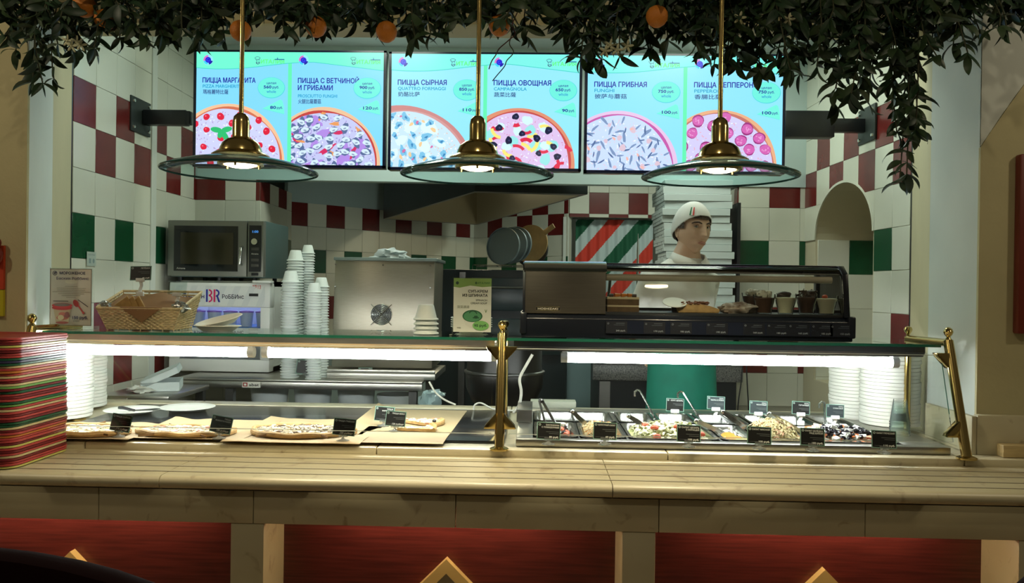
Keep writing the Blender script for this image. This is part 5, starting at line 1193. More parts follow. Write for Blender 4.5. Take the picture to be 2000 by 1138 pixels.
# ================================================================== DISPLAY CASE
dx0, dx1 = atY(1018, 640, 2.90).x, atY(1664, 640, 2.90).x; DZ = SZ + 0.001; DW = dx1 - dx0
dy0, dy1 = 2.885, 3.215
t = thing('display_case', 'long black refrigerated display case with curved glass front', 'display case', ((dx0 + dx1) / 2, (dy0 + dy1) / 2, DZ))
M_CASE = mat('case_navy_black', (0.010, 0.013, 0.020), 0.25)
O('base', MB().prism([(dy0 + .006, DZ), (dy1, DZ), (dy1, DZ + .085), (dy0 + .02, DZ + .085), (dy0, DZ + .07)], 'x', dx0, dx1), M_CASE, t, bev=0.004)
for x in (dx0 + 0.05, dx1 - 0.05): O('end_bumper', MB().box(x - .055 if x < 0.3 else x + .03, x - .03 if x < 0.3 else x + .058, dy0 - 0.004, dy1, DZ + 0.012, DZ + 0.09), M_CASE, t, bev=0.006)
cz1 = DZ + 0.272; cxr = atY(1183, 600, 2.90).x
prof = [(dy0 + .012, DZ + .086), (dy1, DZ + .086), (dy1, cz1), (dy0 + .06, cz1), (dy0 + .03, cz1 - .012), (dy0 + .016, cz1 - .035)]
O('compressor_box', MB().prism(prof, 'x', dx0 + .012, cxr), mat('case_brushed', (0.20, 0.19, 0.165), 0.38, 0.85, noise_amt=0.1, noise_scale=10, stretch=(1, 1, 25)), t, bev=0.003)
O('top_chrome', MB().prism([(dy0 + .012, cz1 - .034), (dy0 + .028, cz1 - .008), (dy0 + .06, cz1 + .004), (dy1, cz1 + .004), (dy1, cz1), (dy0 + .06, cz1), (dy0 + .03, cz1 - .012), (dy0 + .016, cz1 - .036)], 'x', dx0 + .008, cxr + .003), M_STEELM, t)
O('side_frame', MB().prism(prof, 'x', dx0 + .004, dx0 + .012), M_CASE, t)
ex0 = atY(1575, 600, 2.90).x; exr = atY(1660, 600, 2.90).x
O('end_frame', MB().prism([(dy0 + .008, DZ + .085), (dy0 + .03, DZ + .085), (dy0 + .05, cz1 - .05), (dy0 + .085, cz1 - .018), (dy1 - .03, cz1 - .016), (dy1 - .03, DZ + .085), (dy1, DZ + .085), (dy1, cz1), (dy0 + .075, cz1), (dy0 + .035, cz1 - .03)], 'x', exr - .022, exr), M_CASE, t, bev=0.003)
O('end_glass', MB().prism([(dy0 + .03, DZ + .086), (dy1 - .03, DZ + .086), (dy1 - .03, cz1 - .018), (dy0 + .085, cz1 - .018), (dy0 + .05, cz1 - .05)], 'x', exr - .014, exr - .008), M_PANE, t)
cur_ = [(dy0 + .012, DZ + .088), (dy0 + .018, DZ + .16), (dy0 + .028, cz1 - .06), (dy0 + .045, cz1 - .028), (dy0 + .07, cz1 - .010), (dy0 + .11, cz1 - .003), (dy1 - .01, cz1 - .001)]
O('curved_glass', MB().prism(cur_ + [(y + .004, z - .003) for y, z in cur_[::-1]], 'x', cxr + .002, exr - .022), M_PANE, t)
O('top_bar', MB().box(cxr, exr - .01, dy1 - .035, dy1, cz1 - .012, cz1 + .003).box(cxr, exr - .022, dy0 + .085, dy0 + .092, cz1 - .006, cz1 + .001), M_CASE, t, bev=0.002)
O('back_sill', MB().box(cxr, exr, dy1 - .02, dy1, DZ + .085, DZ + .105), M_CASE, t)
O('interior_floor', MB().box(cxr, exr - .022, dy0 + .022, dy1 - .02, DZ + .085, DZ + .094), mat('case_floor', (0.03, 0.035, 0.04), 0.35), t)
O('interior_tube', MB().tube([(cxr + .004, dy0 + .075, cz1 - .052), (exr - .045, dy0 + .075, cz1 - .052)], 0.0125, 14), mat('unlit_tube', (0.62, 0.56, 0.42), 0.4), t)
O('evaporator_pipe', MB().tube([(cxr + .03, dy1 - .05, DZ + .1), (cxr + .04, dy1 - .05, cz1 - .05)], 0.006, 8), M_STEELM, t)
pw_, ph_ = 0.085, 0.014; P = Print(pw_ / 85, ph_ / 14, 85, 14); P.rect(0, 0, 85, 14, lin(15, 15, 12)); P.rect(0, 0, 85, 1, lin(150, 140, 90)); P.rect(0, 13, 85, 14, lin(150, 140, 90)); P.text('HOSHIZAKI', 42.5, 10.5, 7, lin(205, 200, 185), 0.04, 72, 'C')
o = O('name_plate', P.mb, M_PRINT, t, local=True, fix=False, smooth=False); q = atY(1047, 606, 2.895); o.location = (q.x - t.location.x, dy0 + .0115 - t.location.y, q.z - t.location.z)
O('label_rail', MB().box(cxr, exr - .01, dy0 - .003, dy0 + .002, DZ + .018, DZ + .064), mat('rail_navy', (0.012, 0.016, 0.030), 0.15), t)
for px, pr in ((1204, '245 руб.'), (1278, '170 руб.'), (1330, '180 руб.'), (1400, '190 руб.'), (1472, '160 руб.'), (1518, '185 руб.'), (1560, '165 руб.'), (1605, '185 руб.'), (1642, '155 руб.')):
    P = Print(0.076 / 76, 0.042 / 42, 76, 42); P.rect(0, 0, 76, 42, lin(17, 22, 32)); P.ell(8, 8, 3.4, 3.4, lin(110, 120, 130)); P.ell(8, 8, 2, 2, lin(17, 22, 32)); P.rect(36, 6, 66, 7.4, lin(95, 105, 115)); P.rect(28, 12, 66, 13.4, lin(80, 90, 100)); P.text(pr, 70, 36, 6, lin(150, 160, 170), 0.01, 34, 'R')
    o = O('shelf_label', P.mb, M_PRINT, t, local=True, fix=False, smooth=False); q = atY(px, 640, dy0).x; o.location = (q - 0.038 - t.location.x, dy0 - .0035 - t.location.y, 0.02)
FLZ = DZ + 0.0945
def inc(px): return atY(px, 610, 2.985).x
# desserts
t = thing('layer_cake', 'square layered cream cake in the case with carrot decoration', 'cake', (inc(1215), 2.99, FLZ))
O('sponge', MB().box(-.058, .058, -.04, .04, 0, .018).box(-.058, .058, -.04, .04, .024, .046), mat('dark_sponge', (0.13, 0.08, 0.035), 0.8, noise_amt=0.3, noise_scale=40), t, local=True)
O('cream', MB().box(-.0575, .0575, -.0395, .0395, .018, .024).box(-.058, .058, -.04, .04, .046, .054), mat('cream_topping', (0.6, 0.52, 0.33), 0.5), t, local=True)
for i in range(3): O('carrot_piece', MB().tube([(-.03 + i * .024, -.02, .060), (-.008 + i * .024, -.015, .061)], [0.008, 0.005], 8), mat('carrot', (0.6, 0.2, 0.03), 0.5), t, local=True)
for s in (-1, 1): O('chocolate_stick', MB().tube([(s * .034, -.02, .059), (s * .05, -.02, .059)], 0.007, 8), mat('chocolate', (0.03, 0.015, 0.008), 0.4), t, local=True)
q = atY(1321, 592, 2.93)  # white disc modelled for the lamp's reflection in the glass, with an added stand
tag(O('reflection', MB().lathe([(0, 0), (0.02, 0), (0.044, 0.004), (0.044, 0.006), (0.02, 0.003), (0, 0.003)], 30).xf(Matrix.Rotation(0.40, 4, 'X')), M_FOAM, local=True, loc=(q.x, 2.965, q.z - 0.002)), 'small white disc modelled as the lamp reflection in the case glass above the nut pie', 'reflection')
tag(O('reflection_stand', MB().lathe([(0, 0), (0.03, 0), (0.012, 0.006), (0.01, 0.022), (0, 0.022)], 20), M_BLACK, local=True, loc=(q.x, 2.972, FLZ)), 'dark short stand added under the reflection disc in the display case', 'stand')
t = thing('nut_pie', 'slice of nut-topped pie in the display case', 'pie', (inc(1360), 2.975, FLZ))
O('pastry', MB().prism([(-.075, 0), (.075, 0), (.078, .014), (.04, .026), (0, .033), (-.06, .031), (-.078, .020)], 'y', -.03, .05), M_DOUGH, t, local=True, bev=0.004)
mb = MB(); 
for k in range(90): mb.blob((random.uniform(-.062, .045), random.uniform(-.034, .045), .031 + random.uniform(0, .009)), (.006, .004, .003), 6, 4, 0.3, seed=k)
o = O('nut_topping', mb, mat('nut_brown', (0.23, 0.08, 0.03), 0.5), t, local=True); o['kind'] = 'stuff'
t = tag(O('sugared_bun', MB().blob((inc(1437), 2.975, FLZ + 0.016), (.068, .045, .022), 20, 12, 0.5, seed=8), mat('icing_sugar', (0.55, 0.5, 0.42), 0.8, color2=(0.16, 0.10, 0.06), noise_scale=28)), 'crinkled bun dusted with icing sugar in the display case', 'bun')
def dessert_glass(label, px, Y, m, topping, white=False, h=0.075, r=0.04):
    t = thing('dessert_cup', label, 'dessert', (inc(px) if Y is None else atY(px, 610, Y).x, Y or 2.99, FLZ), 'dessert cups in the display case')
    O('filling', MB().lathe([(0, .004), (r * .62, .004), (r * .66, .02), (r * .8, h * .55), (r * .93, h * .8), (r * .9, h * .84), (0, h * .86)], 24), m, t, local=True)
    O('cup', MB().lathe([(0, 0), (r * .66, 0), (r * .72, .02), (r * .85, h * .55), (r, h), (r * .975, h), (r * .83, h * .55), (r * .70, .02), (r * .64, .003), (0, .003)], 24), M_ENDG, t, local=True)
    if topping == 'cream':
        for k in range(3): O('cream_swirl', MB().blob((.012 * math.cos(2.1 * k), .012 * math.sin(2.1 * k), h * .92 + .006), (.017, .017, .015), 12, 8, 0.5, seed=k + 3), mat('whipped_cream', (0.8, 0.76, 0.62), 0.6), t, local=True)
    elif topping == 'shavings':
        mb = MB()
        for k in range(40): mb.box(-.003, .003, -.012, .012, -.001, .001); n = 8; M = Matrix.Translation((random.uniform(-.028, .028), random.uniform(-.028, .028), h * .88 + random.uniform(0, .02))) @ Euler((random.random() * 3, random.random() * 3, random.random() * 3)).to_matrix().to_4x4(); mb.xf(M, len(mb.v) - 8)
        O('shavings', mb, mat('chocolate_shavings', (0.10, 0.06, 0.035), 0.5), t, local=True)['kind'] = 'stuff'
    elif topping == 'berry': O('berry', MB().blob((-.01, -.01, h * .92), (.011, .011, .008), 10, 7), M_RED, t, local=True); 
    elif topping == 'leaf': O('chocolate_leaf', MB().blob((-.004, .01, h * .95), (.028, .016, .014), 12, 8, 0.4, seed=3), mat('chocolate', ()), t, local=True)
    return t
CHOC = mat('chocolate_mousse', (0.07, 0.03, 0.015), 0.5); VAN = mat('vanilla_mousse', (0.78, 0.73, 0.52), 0.5)
dessert_glass('chocolate dessert cup with whipped cream, at the back of the row', 1469, 3.06, CHOC, 'cream')
dessert_glass('chocolate dessert cup with whipped cream, at the front of the row', 1492, 2.96, CHOC, 'cream', h=0.07)
dessert_glass('vanilla dessert cup with a dark chocolate leaf', 1534, 2.97, VAN, 'leaf', h=0.072)
dessert_glass('dark dessert cup heaped with chocolate shavings', 1575, 3.03, CHOC, 'shavings')
dessert_glass('vanilla dessert cup with a red berry', 1614, 2.98, VAN, 'berry', h=0.07)

# ================================================================== PIZZA COUNTER
HP = STEP_Z + 0.0102
def sheet(label, px0, px1, y_near, y_far, wav=0.006, seed=0, up=(0, 0)):
    a = atZ((px0 + px1) / 2, y_near, HP); b = atZ((px0 + px1) / 2, y_far, HP); x0, x1 = atZ(px0, (y_near + y_far) / 2, HP).x, atZ(px1, (y_near + y_far) / 2, HP).x
    R = random.Random(seed)
    def fn(u, v):
        z = 0.0016 + wav * max(0, noise.noise(Vector((u * 3 + seed, v * 3, 0)))) * (0.2 + 1.2 * abs(u - .5))
        z += up[0] * max(0, v - .75) ** 2 * 16 * (0.4 + noise.noise(Vector((u * 4, seed, 2)))) + up[1] * max(0, .15 - u) * 6 * v
        return (x0 + (x1 - x0) * u + 0.02 * (v - .5), a.y + (b.y - a.y) * v, HP + max(z, 0.0014))
    return tag(O('baking_paper', MB().grid(26, 16, fn, thick=(0, 0, 0.0008)), M_PAPER), label, 'baking paper', 'baking paper sheets')
sheet('brown baking paper under the cheese pizza', 92, 300, 858, 826, seed=1, up=(0.008, 0))
sheet('brown baking paper under the ham pizza', 285, 515, 858, 822, seed=2, up=(0.014, 0.01))
sheet('brown baking paper under the mushroom pizza', 475, 735, 866, 820, seed=3, up=(0.008, 0.01))
sheet('large brown baking paper under the two pizza slices', 690, 890, 866, 800, seed=4, up=(0.0, 0.03))
def ham(p): return p
def pizza(label, px, py, r, a0, a1, m, toppings, seed, sq=1.0, thick=0.012, cuts=2):
    c = atZ(px, py, HP + .008); R = random.Random(seed)
    t = thing('pizza', label, 'pizza', (c.x, c.y, HP + 0.004))
    n = 40; full = a1 - a0 > 6.2
    A = [a0 + (a1 - a0) * k / n for k in range(n + 1)]
    wob = lambda a: 1 + 0.03 * math.sin(3 * a + seed) + 0.015 * math.sin(7 * a + seed)
    def wedge(rr, z0, z1):
        poly = [(rr * wob(a) * math.cos(a), rr * sq * wob(a) * math.sin(a)) for a in (A[:-1] if full else A)]
        if not full: poly = [(0, 0)] + poly
        return MB().prism(poly, 'z', z0, z1)
    O('base', wedge(r, 0.0, thick * .75), M_DOUGH, t, local=True, bev=0.003)
    pts = [(r * .955 * wob(a) * math.cos(a), r * sq * .955 * wob(a) * math.sin(a), thick * .8 + 0.002 * math.sin(a * 9 + seed)) for a in A]
    O('crust', MB().tube(pts, r * 0.05, 8), M_DOUGH, t, local=True)
    O('cheese_layer', wedge(r * 0.91, thick * .7, thick), m, t, local=True, bev=0.001)
    for nm, mt, num, s, am in toppings:
        mb = MB()
        for k in range(num):
            a = R.uniform(a0, a1); q = r * .87 * math.sqrt(R.random()); 
            mb.blob((q * math.cos(a), q * sq * math.sin(a), thick + s[2] * .3), (s[0] * R.uniform(.6, 1.3), s[1] * R.uniform(.6, 1.3), s[2]), 7, 5, am, seed=k + seed, rot=Matrix.Rotation(R.uniform(0, 3.1), 3, 'Z'))
        O(nm, mb, mt, t, local=True)['kind'] = 'stuff'
    for k in range(cuts):
        a = a0 + (a1 - a0) * (k + .5) / cuts
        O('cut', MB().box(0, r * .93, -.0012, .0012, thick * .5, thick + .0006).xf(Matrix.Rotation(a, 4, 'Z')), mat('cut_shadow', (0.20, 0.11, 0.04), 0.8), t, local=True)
    return t
M_CH2 = mat('pale_cheese', (0.85, 0.74, 0.48), 0.45)
MUSH = mat('mushroom_brown', (0.10, 0.06, 0.03), 0.5); MUSHW = mat('mushroom_cream', (0.62, 0.52, 0.36), 0.6); HAM = mat('ham_pink', (0.55, 0.20, 0.13), 0.5); OLIVE = mat('black_olive', (0.012, 0.010, 0.016), 0.2); HERB = mat('herb_green', (0.10, 0.16, 0.03), 0.6)
pizza('golden cheese pizza cut in slices beside the tray stack', 155, 842, 0.185, 0, 2 * PI, M_CHEESE, [('cheese_bits', M_CH2, 130, (.012, .009, .003), .4), ('herb_bits', HERB, 40, (.004, .003, .001), .2)], 3, 0.52, cuts=6)
pizza('ham pizza behind the grey price tag', 365, 843, 0.178, 0, 2 * PI, M_CHEESE, [('cheese_bits', M_CH2, 140, (.011, .008, .003), .4), ('ham_bits', HAM, 40, (.012, .007, .003), .4), ('mushroom_bits', MUSHW, 50, (.010, .006, .004), .4)], 5, 0.50, cuts=4)
pizza('mushroom pizza with dark mushroom pieces', 590, 843, 0.19, 0, 2 * PI, M_CHEESE, [('cheese_bits', M_CH2, 120, (.012, .008, .003), .4), ('mushroom_bits', MUSH, 130, (.010, .005, .004), .5), ('pale_mushroom', MUSHW, 60, (.011, .007, .005), .4)], 7, 0.58, cuts=4)
pizza('pizza slice with ham and one black olive', 780, 822, 0.175, -0.62, 0.18, M_CHEESE, [('cheese_bits', M_CH2, 40, (.010, .007, .003), .4), ('ham_bits', HAM, 16, (.010, .006, .003), .4)], 9, 1.0, cuts=0)
t = pizza('thin leftover pizza slice lying in front of the olive slice', 775, 839, 0.15, -0.10, 0.42, M_CHEESE, [('cheese_bits', M_CH2, 24, (.008, .005, .003), .4)], 11, 1.0, cuts=0)
o = tag(O('olive', MB().blob((0, 0, 0.007), (.008, .008, .007), 12, 8), OLIVE, local=True, loc=(atZ(848, 824, HP + .02).x, atZ(848, 824, HP + .02).y, HP + .017)), 'single black olive on the pizza slice', 'olive')
# two flat plates and a cake server
PLP = [(0, 0), (0.07, 0), (0.082, 0.006), (0.108, 0.013), (0.110, 0.0145), (0.107, 0.0155), (0.08, 0.009), (0.068, 0.003), (0, 0.003)]
for px, py, k, lab in ((259, 806, 1.0, 'round white plate holding the black cake server'), (366, 801, 1.02, 'round white plate next to the plate with the server')):
    q = atZ(px, py, HP); tag(O('round_plate', MB().lathe([(r * k, z * k) for r, z in PLP], 44), M_FOAM, local=True, loc=(q.x, q.y, HP + .0006)), lab, 'plate')
q = atZ(262, 800, HP + .02)
t = thing('cake_server', 'dark metal cake server lying on a white plate', 'cake server', (q.x, q.y, HP + 0.0165), rz=0.0)
O('blade', MB().prism([(-.005, -.03), (.075, .005), (.085, .045), (.062, .05), (.04, .02), (-.02, -.015)], 'z', 0.002, 0.0045), M_STEELD, t, local=True)
O('handle', MB().tube([(.01, -.018, .004), (-.05, .012, .009), (-.075, .025, .007)], [0.005, 0.007, 0.006], 8), M_BLACK, t, local=True)
# foam plate stacks
PS = [(0, 0.004), (0.085, 0.004), (0.098, 0.011), (0.1115, 0.0138), (0.1130, 0.0128), (0.1134, 0.0070), (0.1128, 0.0010), (0.1115, 0.0002), (0.09, 0.0), (0.0, 0.0)]
_pm = MB().lathe(PS, 40).mesh('foam_plate', M_FOAM)
def plate_stack(where, px, Y, z0, z1, pitch, k=1.0, group=None, lean=0.0):
    x = atY(px, 740, Y).x; n = int((z1 - z0) / pitch)
    for i in range(n):
        o = link('foam_plate', _pm, None, (x + lean * i * pitch + random.uniform(-.0025, .0025), Y + random.uniform(-.002, .002), z0 + 0.0005 + i * pitch), (0, 0, random.random() * 6), (k, k, 1))
        tag(o, 'white foam plate, %s from the bottom of %s' % (ordinal(i + 1), where), 'plate', group)
plate_stack('the front stack by the trays', 121, 3.15, HP, 1.215, 0.0142, 1.0, 'plate stacks on the hot plate')
plate_stack('the rear stack by the trays', 150, 3.42, HP, 1.235, 0.0142, 1.04, 'plate stacks on the hot plate')
# trays
TRX, TRY0, TRY1 = -1.565, 2.37, 2.685
TRW = 0.44; TRD = TRY1 - TRY0
def rrect(hx, hy, r, n=5): 
    out = []
    for cx, cy, a in ((hx - r, hy - r, 0), (-hx + r, hy - r, PI / 2), (-hx + r, -hy + r, PI), (hx - r, -hy + r, 1.5 * PI)):
        for k in range(n + 1): b = a + PI / 2 * k / n; out.append((cx + r * math.cos(b), cy + r * math.sin(b)))
    return out
def tray_mesh(m, mrim):
    mb = MB(); hx, hy = TRW / 2, TRD / 2
    lay = [(0.012, 0.0), (0.0015, 0.0008), (0.0, 0.0016), (0.0, 0.0068), (0.0015, 0.0075), (0.012, 0.0075), (0.024, 0.0022)]
    rings = [[(x, y, z) for x, y in rrect(hx - i, hy - i, 0.045 - i * .3)] for i, z in lay]
    mb.loft(rings, 0, True)
    n = len(rings[0])
    for k in range(len(mb.f)):
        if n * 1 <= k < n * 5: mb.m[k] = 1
    return mb.mesh('tray', [m, mrim])
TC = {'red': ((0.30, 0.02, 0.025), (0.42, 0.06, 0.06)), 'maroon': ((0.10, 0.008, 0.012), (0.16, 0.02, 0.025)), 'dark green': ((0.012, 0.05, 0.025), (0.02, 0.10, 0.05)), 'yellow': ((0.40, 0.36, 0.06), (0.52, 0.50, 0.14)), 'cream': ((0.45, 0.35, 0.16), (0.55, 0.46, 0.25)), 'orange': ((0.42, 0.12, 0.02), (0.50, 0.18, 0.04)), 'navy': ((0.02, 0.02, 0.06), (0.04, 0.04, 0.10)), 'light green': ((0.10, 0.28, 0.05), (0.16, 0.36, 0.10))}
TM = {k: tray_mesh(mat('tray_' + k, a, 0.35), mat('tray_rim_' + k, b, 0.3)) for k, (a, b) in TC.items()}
seq = ['yellow', 'red', 'red', 'maroon', 'cream', 'red', 'maroon', 'red', 'yellow', 'maroon', 'red', 'red', 'orange', 'red', 'maroon', 'cream', 'dark green', 'dark green', 'maroon', 'red', 'maroon', 'red', 'cream', 'red', 'light green', 'dark green', 'red', 'maroon', 'red', 'dark green', 'maroon', 'light green', 'cream', 'maroon', 'red', 'cream', 'red', 'orange', 'red', 'cream', 'dark green', 'navy', 'dark green', 'red', 'red', 'maroon', 'red', 'yellow', 'maroon', 'red', 'red']
tz = LEDGE_Z + 0.002
pitch = 0.396 / len(seq)
for i, c_ in enumerate(seq):
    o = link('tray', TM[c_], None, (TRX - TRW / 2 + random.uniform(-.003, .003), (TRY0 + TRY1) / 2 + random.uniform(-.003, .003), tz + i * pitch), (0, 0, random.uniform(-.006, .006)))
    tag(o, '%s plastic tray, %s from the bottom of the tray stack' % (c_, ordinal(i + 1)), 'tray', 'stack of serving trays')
# steel side shelf with open carton
q0, q1 = atY(205, 770, 3.85), atY(368, 770, 4.0)
t = thing('side_shelf', 'steel side table along the tiled wall behind the hot plate', 'table', ((q0.x + q1.x) / 2, 3.95, 0))
O('top', MB().box(q0.x, q1.x, 3.78, 4.26, 0.885, 0.91).box(q0.x, q1.x - .2, 3.775, 3.785, 0.83, 0.90), M_STEEL, t, bev=0.003)
for x in (q0.x + .03, q1.x - .03):
    for y in (3.82, 4.22): O('leg', MB().box(x - .02, x + .02, y - .02, y + .02, 0, 0.884), M_STEELD, t)
cx_ = atY(312, 740, 4.02).x
t = thing('open_carton', 'small open white cardboard box on the steel side table', 'carton', (cx_, 4.05, 0.911), rz=0.35)
O('tray_part', MB().box(-.09, .09, -.12, .12, 0, .003).box(-.09, .09, -.12, -.117, 0, .045).box(-.09, .09, .117, .12, 0, .045).box(-.09, -.087, -.12, .12, 0, .045).box(.087, .09, -.12, .12, 0, .045), M_CARD, t, local=True)
O('lid_part', MB().box(0, .18, -.12, .12, 0, .003).box(0.177, .18, -.12, .12, -.03, .003).box(0, .18, -.12, -.117, -.03, .003), M_CARD, t, local=True, loc=(-.09, 0, .047), rot=(0, -0.42, 0))
cl = tag(O('wiping_cloth', MB().blob((atY(268, 755, 3.88).x, 3.9, 0.925), (.05, .05, .016), 18, 10, 1.1, seed=2), mat('cloth_white', (0.62, 0.63, 0.58), 0.9)), 'crumpled white cloth on the edge of the steel side table', 'cloth')
# note stuck on the tiled wall
nt_ = atY(154, 498, 3.80)
P = Print(0.085 / 36, 0.07 / 30, 36, 30); P.rect(0, 0, 36, 30, lin(178, 190, 182)); P.text('МОЙТЕ РУКИ', 18, 8, 3.2, lin(90, 120, 130), 0.0, 26, 'C'); P.rect(8, 14, 16, 24, lin(130, 150, 150)); P.ell(26, 19, 4, 5, lin(130, 150, 150))
yy = 3.86; wx = LA.x + (LB.x - LA.x) * (yy - LA.y) / (LB.y - LA.y)
o = tag(O('paper_note', P.mb, M_PRINT, local=True, fix=False, smooth=False, loc=(wx + 0.012, yy - 0.01, nt_.z - 0.05), rot=(0, 0, math.atan2(LB.y - LA.y, LB.x - LA.x))), 'small pale paper note stuck on the green tile', 'note')

# ================================================================== SALAD BAR
SB0, SB1 = atZ(1006, 868, 0.93).x, atY(1856, 890, 2.76).x; SBY0, SBY1 = 2.755, 3.50; RZ = STEP_Z + 0.026
sb = thing('salad_bar', 'stainless steel salad bar frame holding the pans', 'salad bar', ((SB0 + SB1) / 2, (SBY0 + SBY1) / 2, STEP_Z))
bars = [0.072, 0.235, 0.405, 0.735, 0.87, 1.048, 1.362]
X0 = SB0
px_b = [(1043, 1128), (1134, 1222), (1229, 1404), (1411, 1480), (1487, 1582), (1590, 1757)]
PANS = [(atY(a, 855, 2.82).x, atY(b, 855, 2.82).x) for a, b in px_b]
PY0, PY1, PB0, PB1 = 2.80, 3.115, 3.14, 3.40
xr0, xr1 = PANS[0][0] - .012, PANS[-1][1] + .012
O('rim', MB().box(SB0, SB1, SBY0, PY0 - .004, STEP_Z + .001, RZ).box(SB0, SB1, PB1 + .004, SBY1, STEP_Z + .001, RZ).box(SB0, PANS[0][0] - .004, PY0 - .004, PB1 + .004, STEP_Z + .001, RZ).box(PANS[-1][1] + .004, SB1, PY0 - .004, PB1 + .004, STEP_Z + .001, RZ), M_STEEL, sb, bev=0.003)
for (a, b), (c_, d_) in zip(PANS, PANS[1:]): O('divider', MB().box(b + .002, c_ - .002, PY0 - .003, PB1 + .003, RZ - .012, RZ - .001), M_STEELD, sb)
O('cross_bar', MB().box(PANS[0][0], PANS[-1][1], PY1 + .004, PB0 - .004, RZ - .012, RZ - .001), M_STEELM, sb)
O('well', MB().box(SB0 + .005, SB1 - .005, SBY0 + .01, SBY1 - .01, STEP_Z - .066, STEP_Z - .064), M_STEELD, sb)
def pan(label, x0, x1, y0, y1, depth=0.10, name='food_pan'):
    cx, cy = (x0 + x1) / 2, (y0 + y1) / 2; hx, hy = (x1 - x0) / 2, (y1 - y0) / 2; mb = MB()
    lay = [(0.0, 0.0), (0.0, 0.002), (0.010, 0.002), (0.016, -.006), (0.024, -depth), (0.024, -depth - .001), (0.013, -.008)]
    rings = [[(x, y, z) for x, y in rrect(max(hx - i, .01), max(hy - i, .01), min(0.028, hx * .6) if i < .012 else min(.022, hx * .5))] for i, z in lay[:5]]
    mb.loft(rings, 0, False); n = len(rings[0]); o_ = 4 * n; mb.f.append(tuple(o_ + k for k in range(n))); mb.m.append(0); mb.c.append(None)
    o = O(name, mb, mat('pan_steel', (0.55, 0.56, 0.53), 0.24, 1.0), local=True, loc=(cx, cy, RZ + 0.0015)); sd = o.modifiers.new('s', 'SOLIDIFY'); sd.thickness = 0.0012
    return tag(o, label, 'food pan', 'steel salad pans')
PN = ['steel pan of aubergines with tomatoes', 'steel pan of shredded cabbage salad', 'wide steel pan of caesar salad', 'steel pan holding orange and lemon slices', 'steel pan of pale meat salad', 'wide steel pan of greek salad with black olives']
for (a, b), lab in zip(PANS, PN): pan(lab, a, b, PY0, PY1, 0.085)
# counter wells below the pans are open: small rear pans
RP = [(PANS[0][0], PANS[1][1], 'long empty steel pan behind the cabbage salad'), (PANS[2][0], (PANS[2][0] + PANS[2][1]) / 2 - .004, 'small steel sauce pan with ladle, nearer the cabbage'), ((PANS[2][0] + PANS[2][1]) / 2 + .004, PANS[2][1], 'small steel pan behind the caesar salad tag'),
      (PANS[3][0], PANS[3][1] + .06, 'small steel pan behind the citrus slices'), (PANS[3][1] + .07, PANS[4][1], 'small steel pan behind the meat salad'), (PANS[5][0], (PANS[5][0] + PANS[5][1]) / 2 - .004, 'small steel pan behind the olives'), ((PANS[5][0] + PANS[5][1]) / 2 + .004, PANS[5][1], 'small steel pan nearest the right plate stacks')]
RP[-1] = (RP[-1][0], RP[-1][1], 'small steel pan nearest the clear cup stack')
for a, b, lab in RP: pan(lab, a, b, PB0, PB1, 0.08)
def food(name, label, i, z, bump_, m, seed, cat='salad', fx=0.9):
    a, b = PANS[i]; cx, cy = (a + b) / 2, (PY0 + PY1) / 2
    t = thing(name, label, cat, (cx, cy, RZ - 0.08))
    hx, hy = (b - a) / 2 - .022, (PY1 - PY0) / 2 - .024
    def fn(u, v):
        x, y = (u - .5) * 2 * hx, (v - .5) * 2 * hy; e = max(abs(u - .5), abs(v - .5)) * 2
        return (x, y, 0.08 + z + bump_ * (1 - e ** 2.5) + 0.010 * noise.noise(Vector((x * 40 + seed, y * 40, 1))) + .006 * noise.noise(Vector((x * 90, y * 90, seed))))
    O('heap', MB().grid(24, 24, fn, thick=(0, 0, 0.02)), m, t, local=True)
    def P_(u, v, dz=0.0): x, y, zz = fn(u, v); return (x, y, zz + dz)
    return t, P_
def scatter_food(t, P_, name, m, n, s, seed, urange=(.05, .95), vrange=(.05, .95), shape='blob', dz=0.002, stuff=True):
    R = random.Random(seed); mb = MB()
    for k in range(n):
        c = P_(R.uniform(*urange), R.uniform(*vrange), dz); st = len(mb.v)
        if shape == 'blob': mb.blob(c, (s[0] * R.uniform(.6, 1.3), s[1] * R.uniform(.6, 1.3), s[2]), 7, 5, .4, seed=k, rot=Euler((R.uniform(-.5, .5), R.uniform(-.5, .5), R.uniform(0, 6))).to_matrix())
        elif shape == 'shred':
            a = R.uniform(0, 6); L_ = s[0] * R.uniform(.6, 1.4); h = R.uniform(.002, .010)
            mb.tube([(c[0] - L_ * math.cos(a), c[1] - L_ * math.sin(a), c[2]), (c[0], c[1], c[2] + h), (c[0] + L_ * math.cos(a + .4), c[1] + L_ * math.sin(a + .4), c[2])], [s[1], s[1] * 1.3, s[1] * .7], 4)
        elif shape == 'leaf':
            E = Euler((R.uniform(-.9, .9), R.uniform(-.9, .9), R.uniform(0, 6))).to_matrix(); L_ = s[0] * R.uniform(.7, 1.3)
            q = [E @ Vector(v) + Vector(c) for v in ((-L_, -s[1], 0), (0, -s[1] * .7, .006), (L_, -s[1] * .6, -.002), (L_, s[1] * .6, 0), (0, s[1], .007), (-L_, s[1], .002))]
            mb.add(q, [(0, 1, 4, 5), (1, 2, 3, 4)])
    o = O(name, mb, m, t, local=True)
    if stuff: o['kind'] = 'stuff'
    return o
t, P_ = food('aubergine_salad', 'grilled aubergine and tomato salad in the first pan', 0, -.022, .020, mat('aubergine_dark', (0.05, 0.025, 0.015), 0.4, noise_amt=0.5, noise_scale=30), 1)
scatter_food(t, P_, 'aubergine_pieces', mat('aubergine_skin', (0.03, 0.012, 0.015), 0.3), 40, (.012, .009, .005), 2)
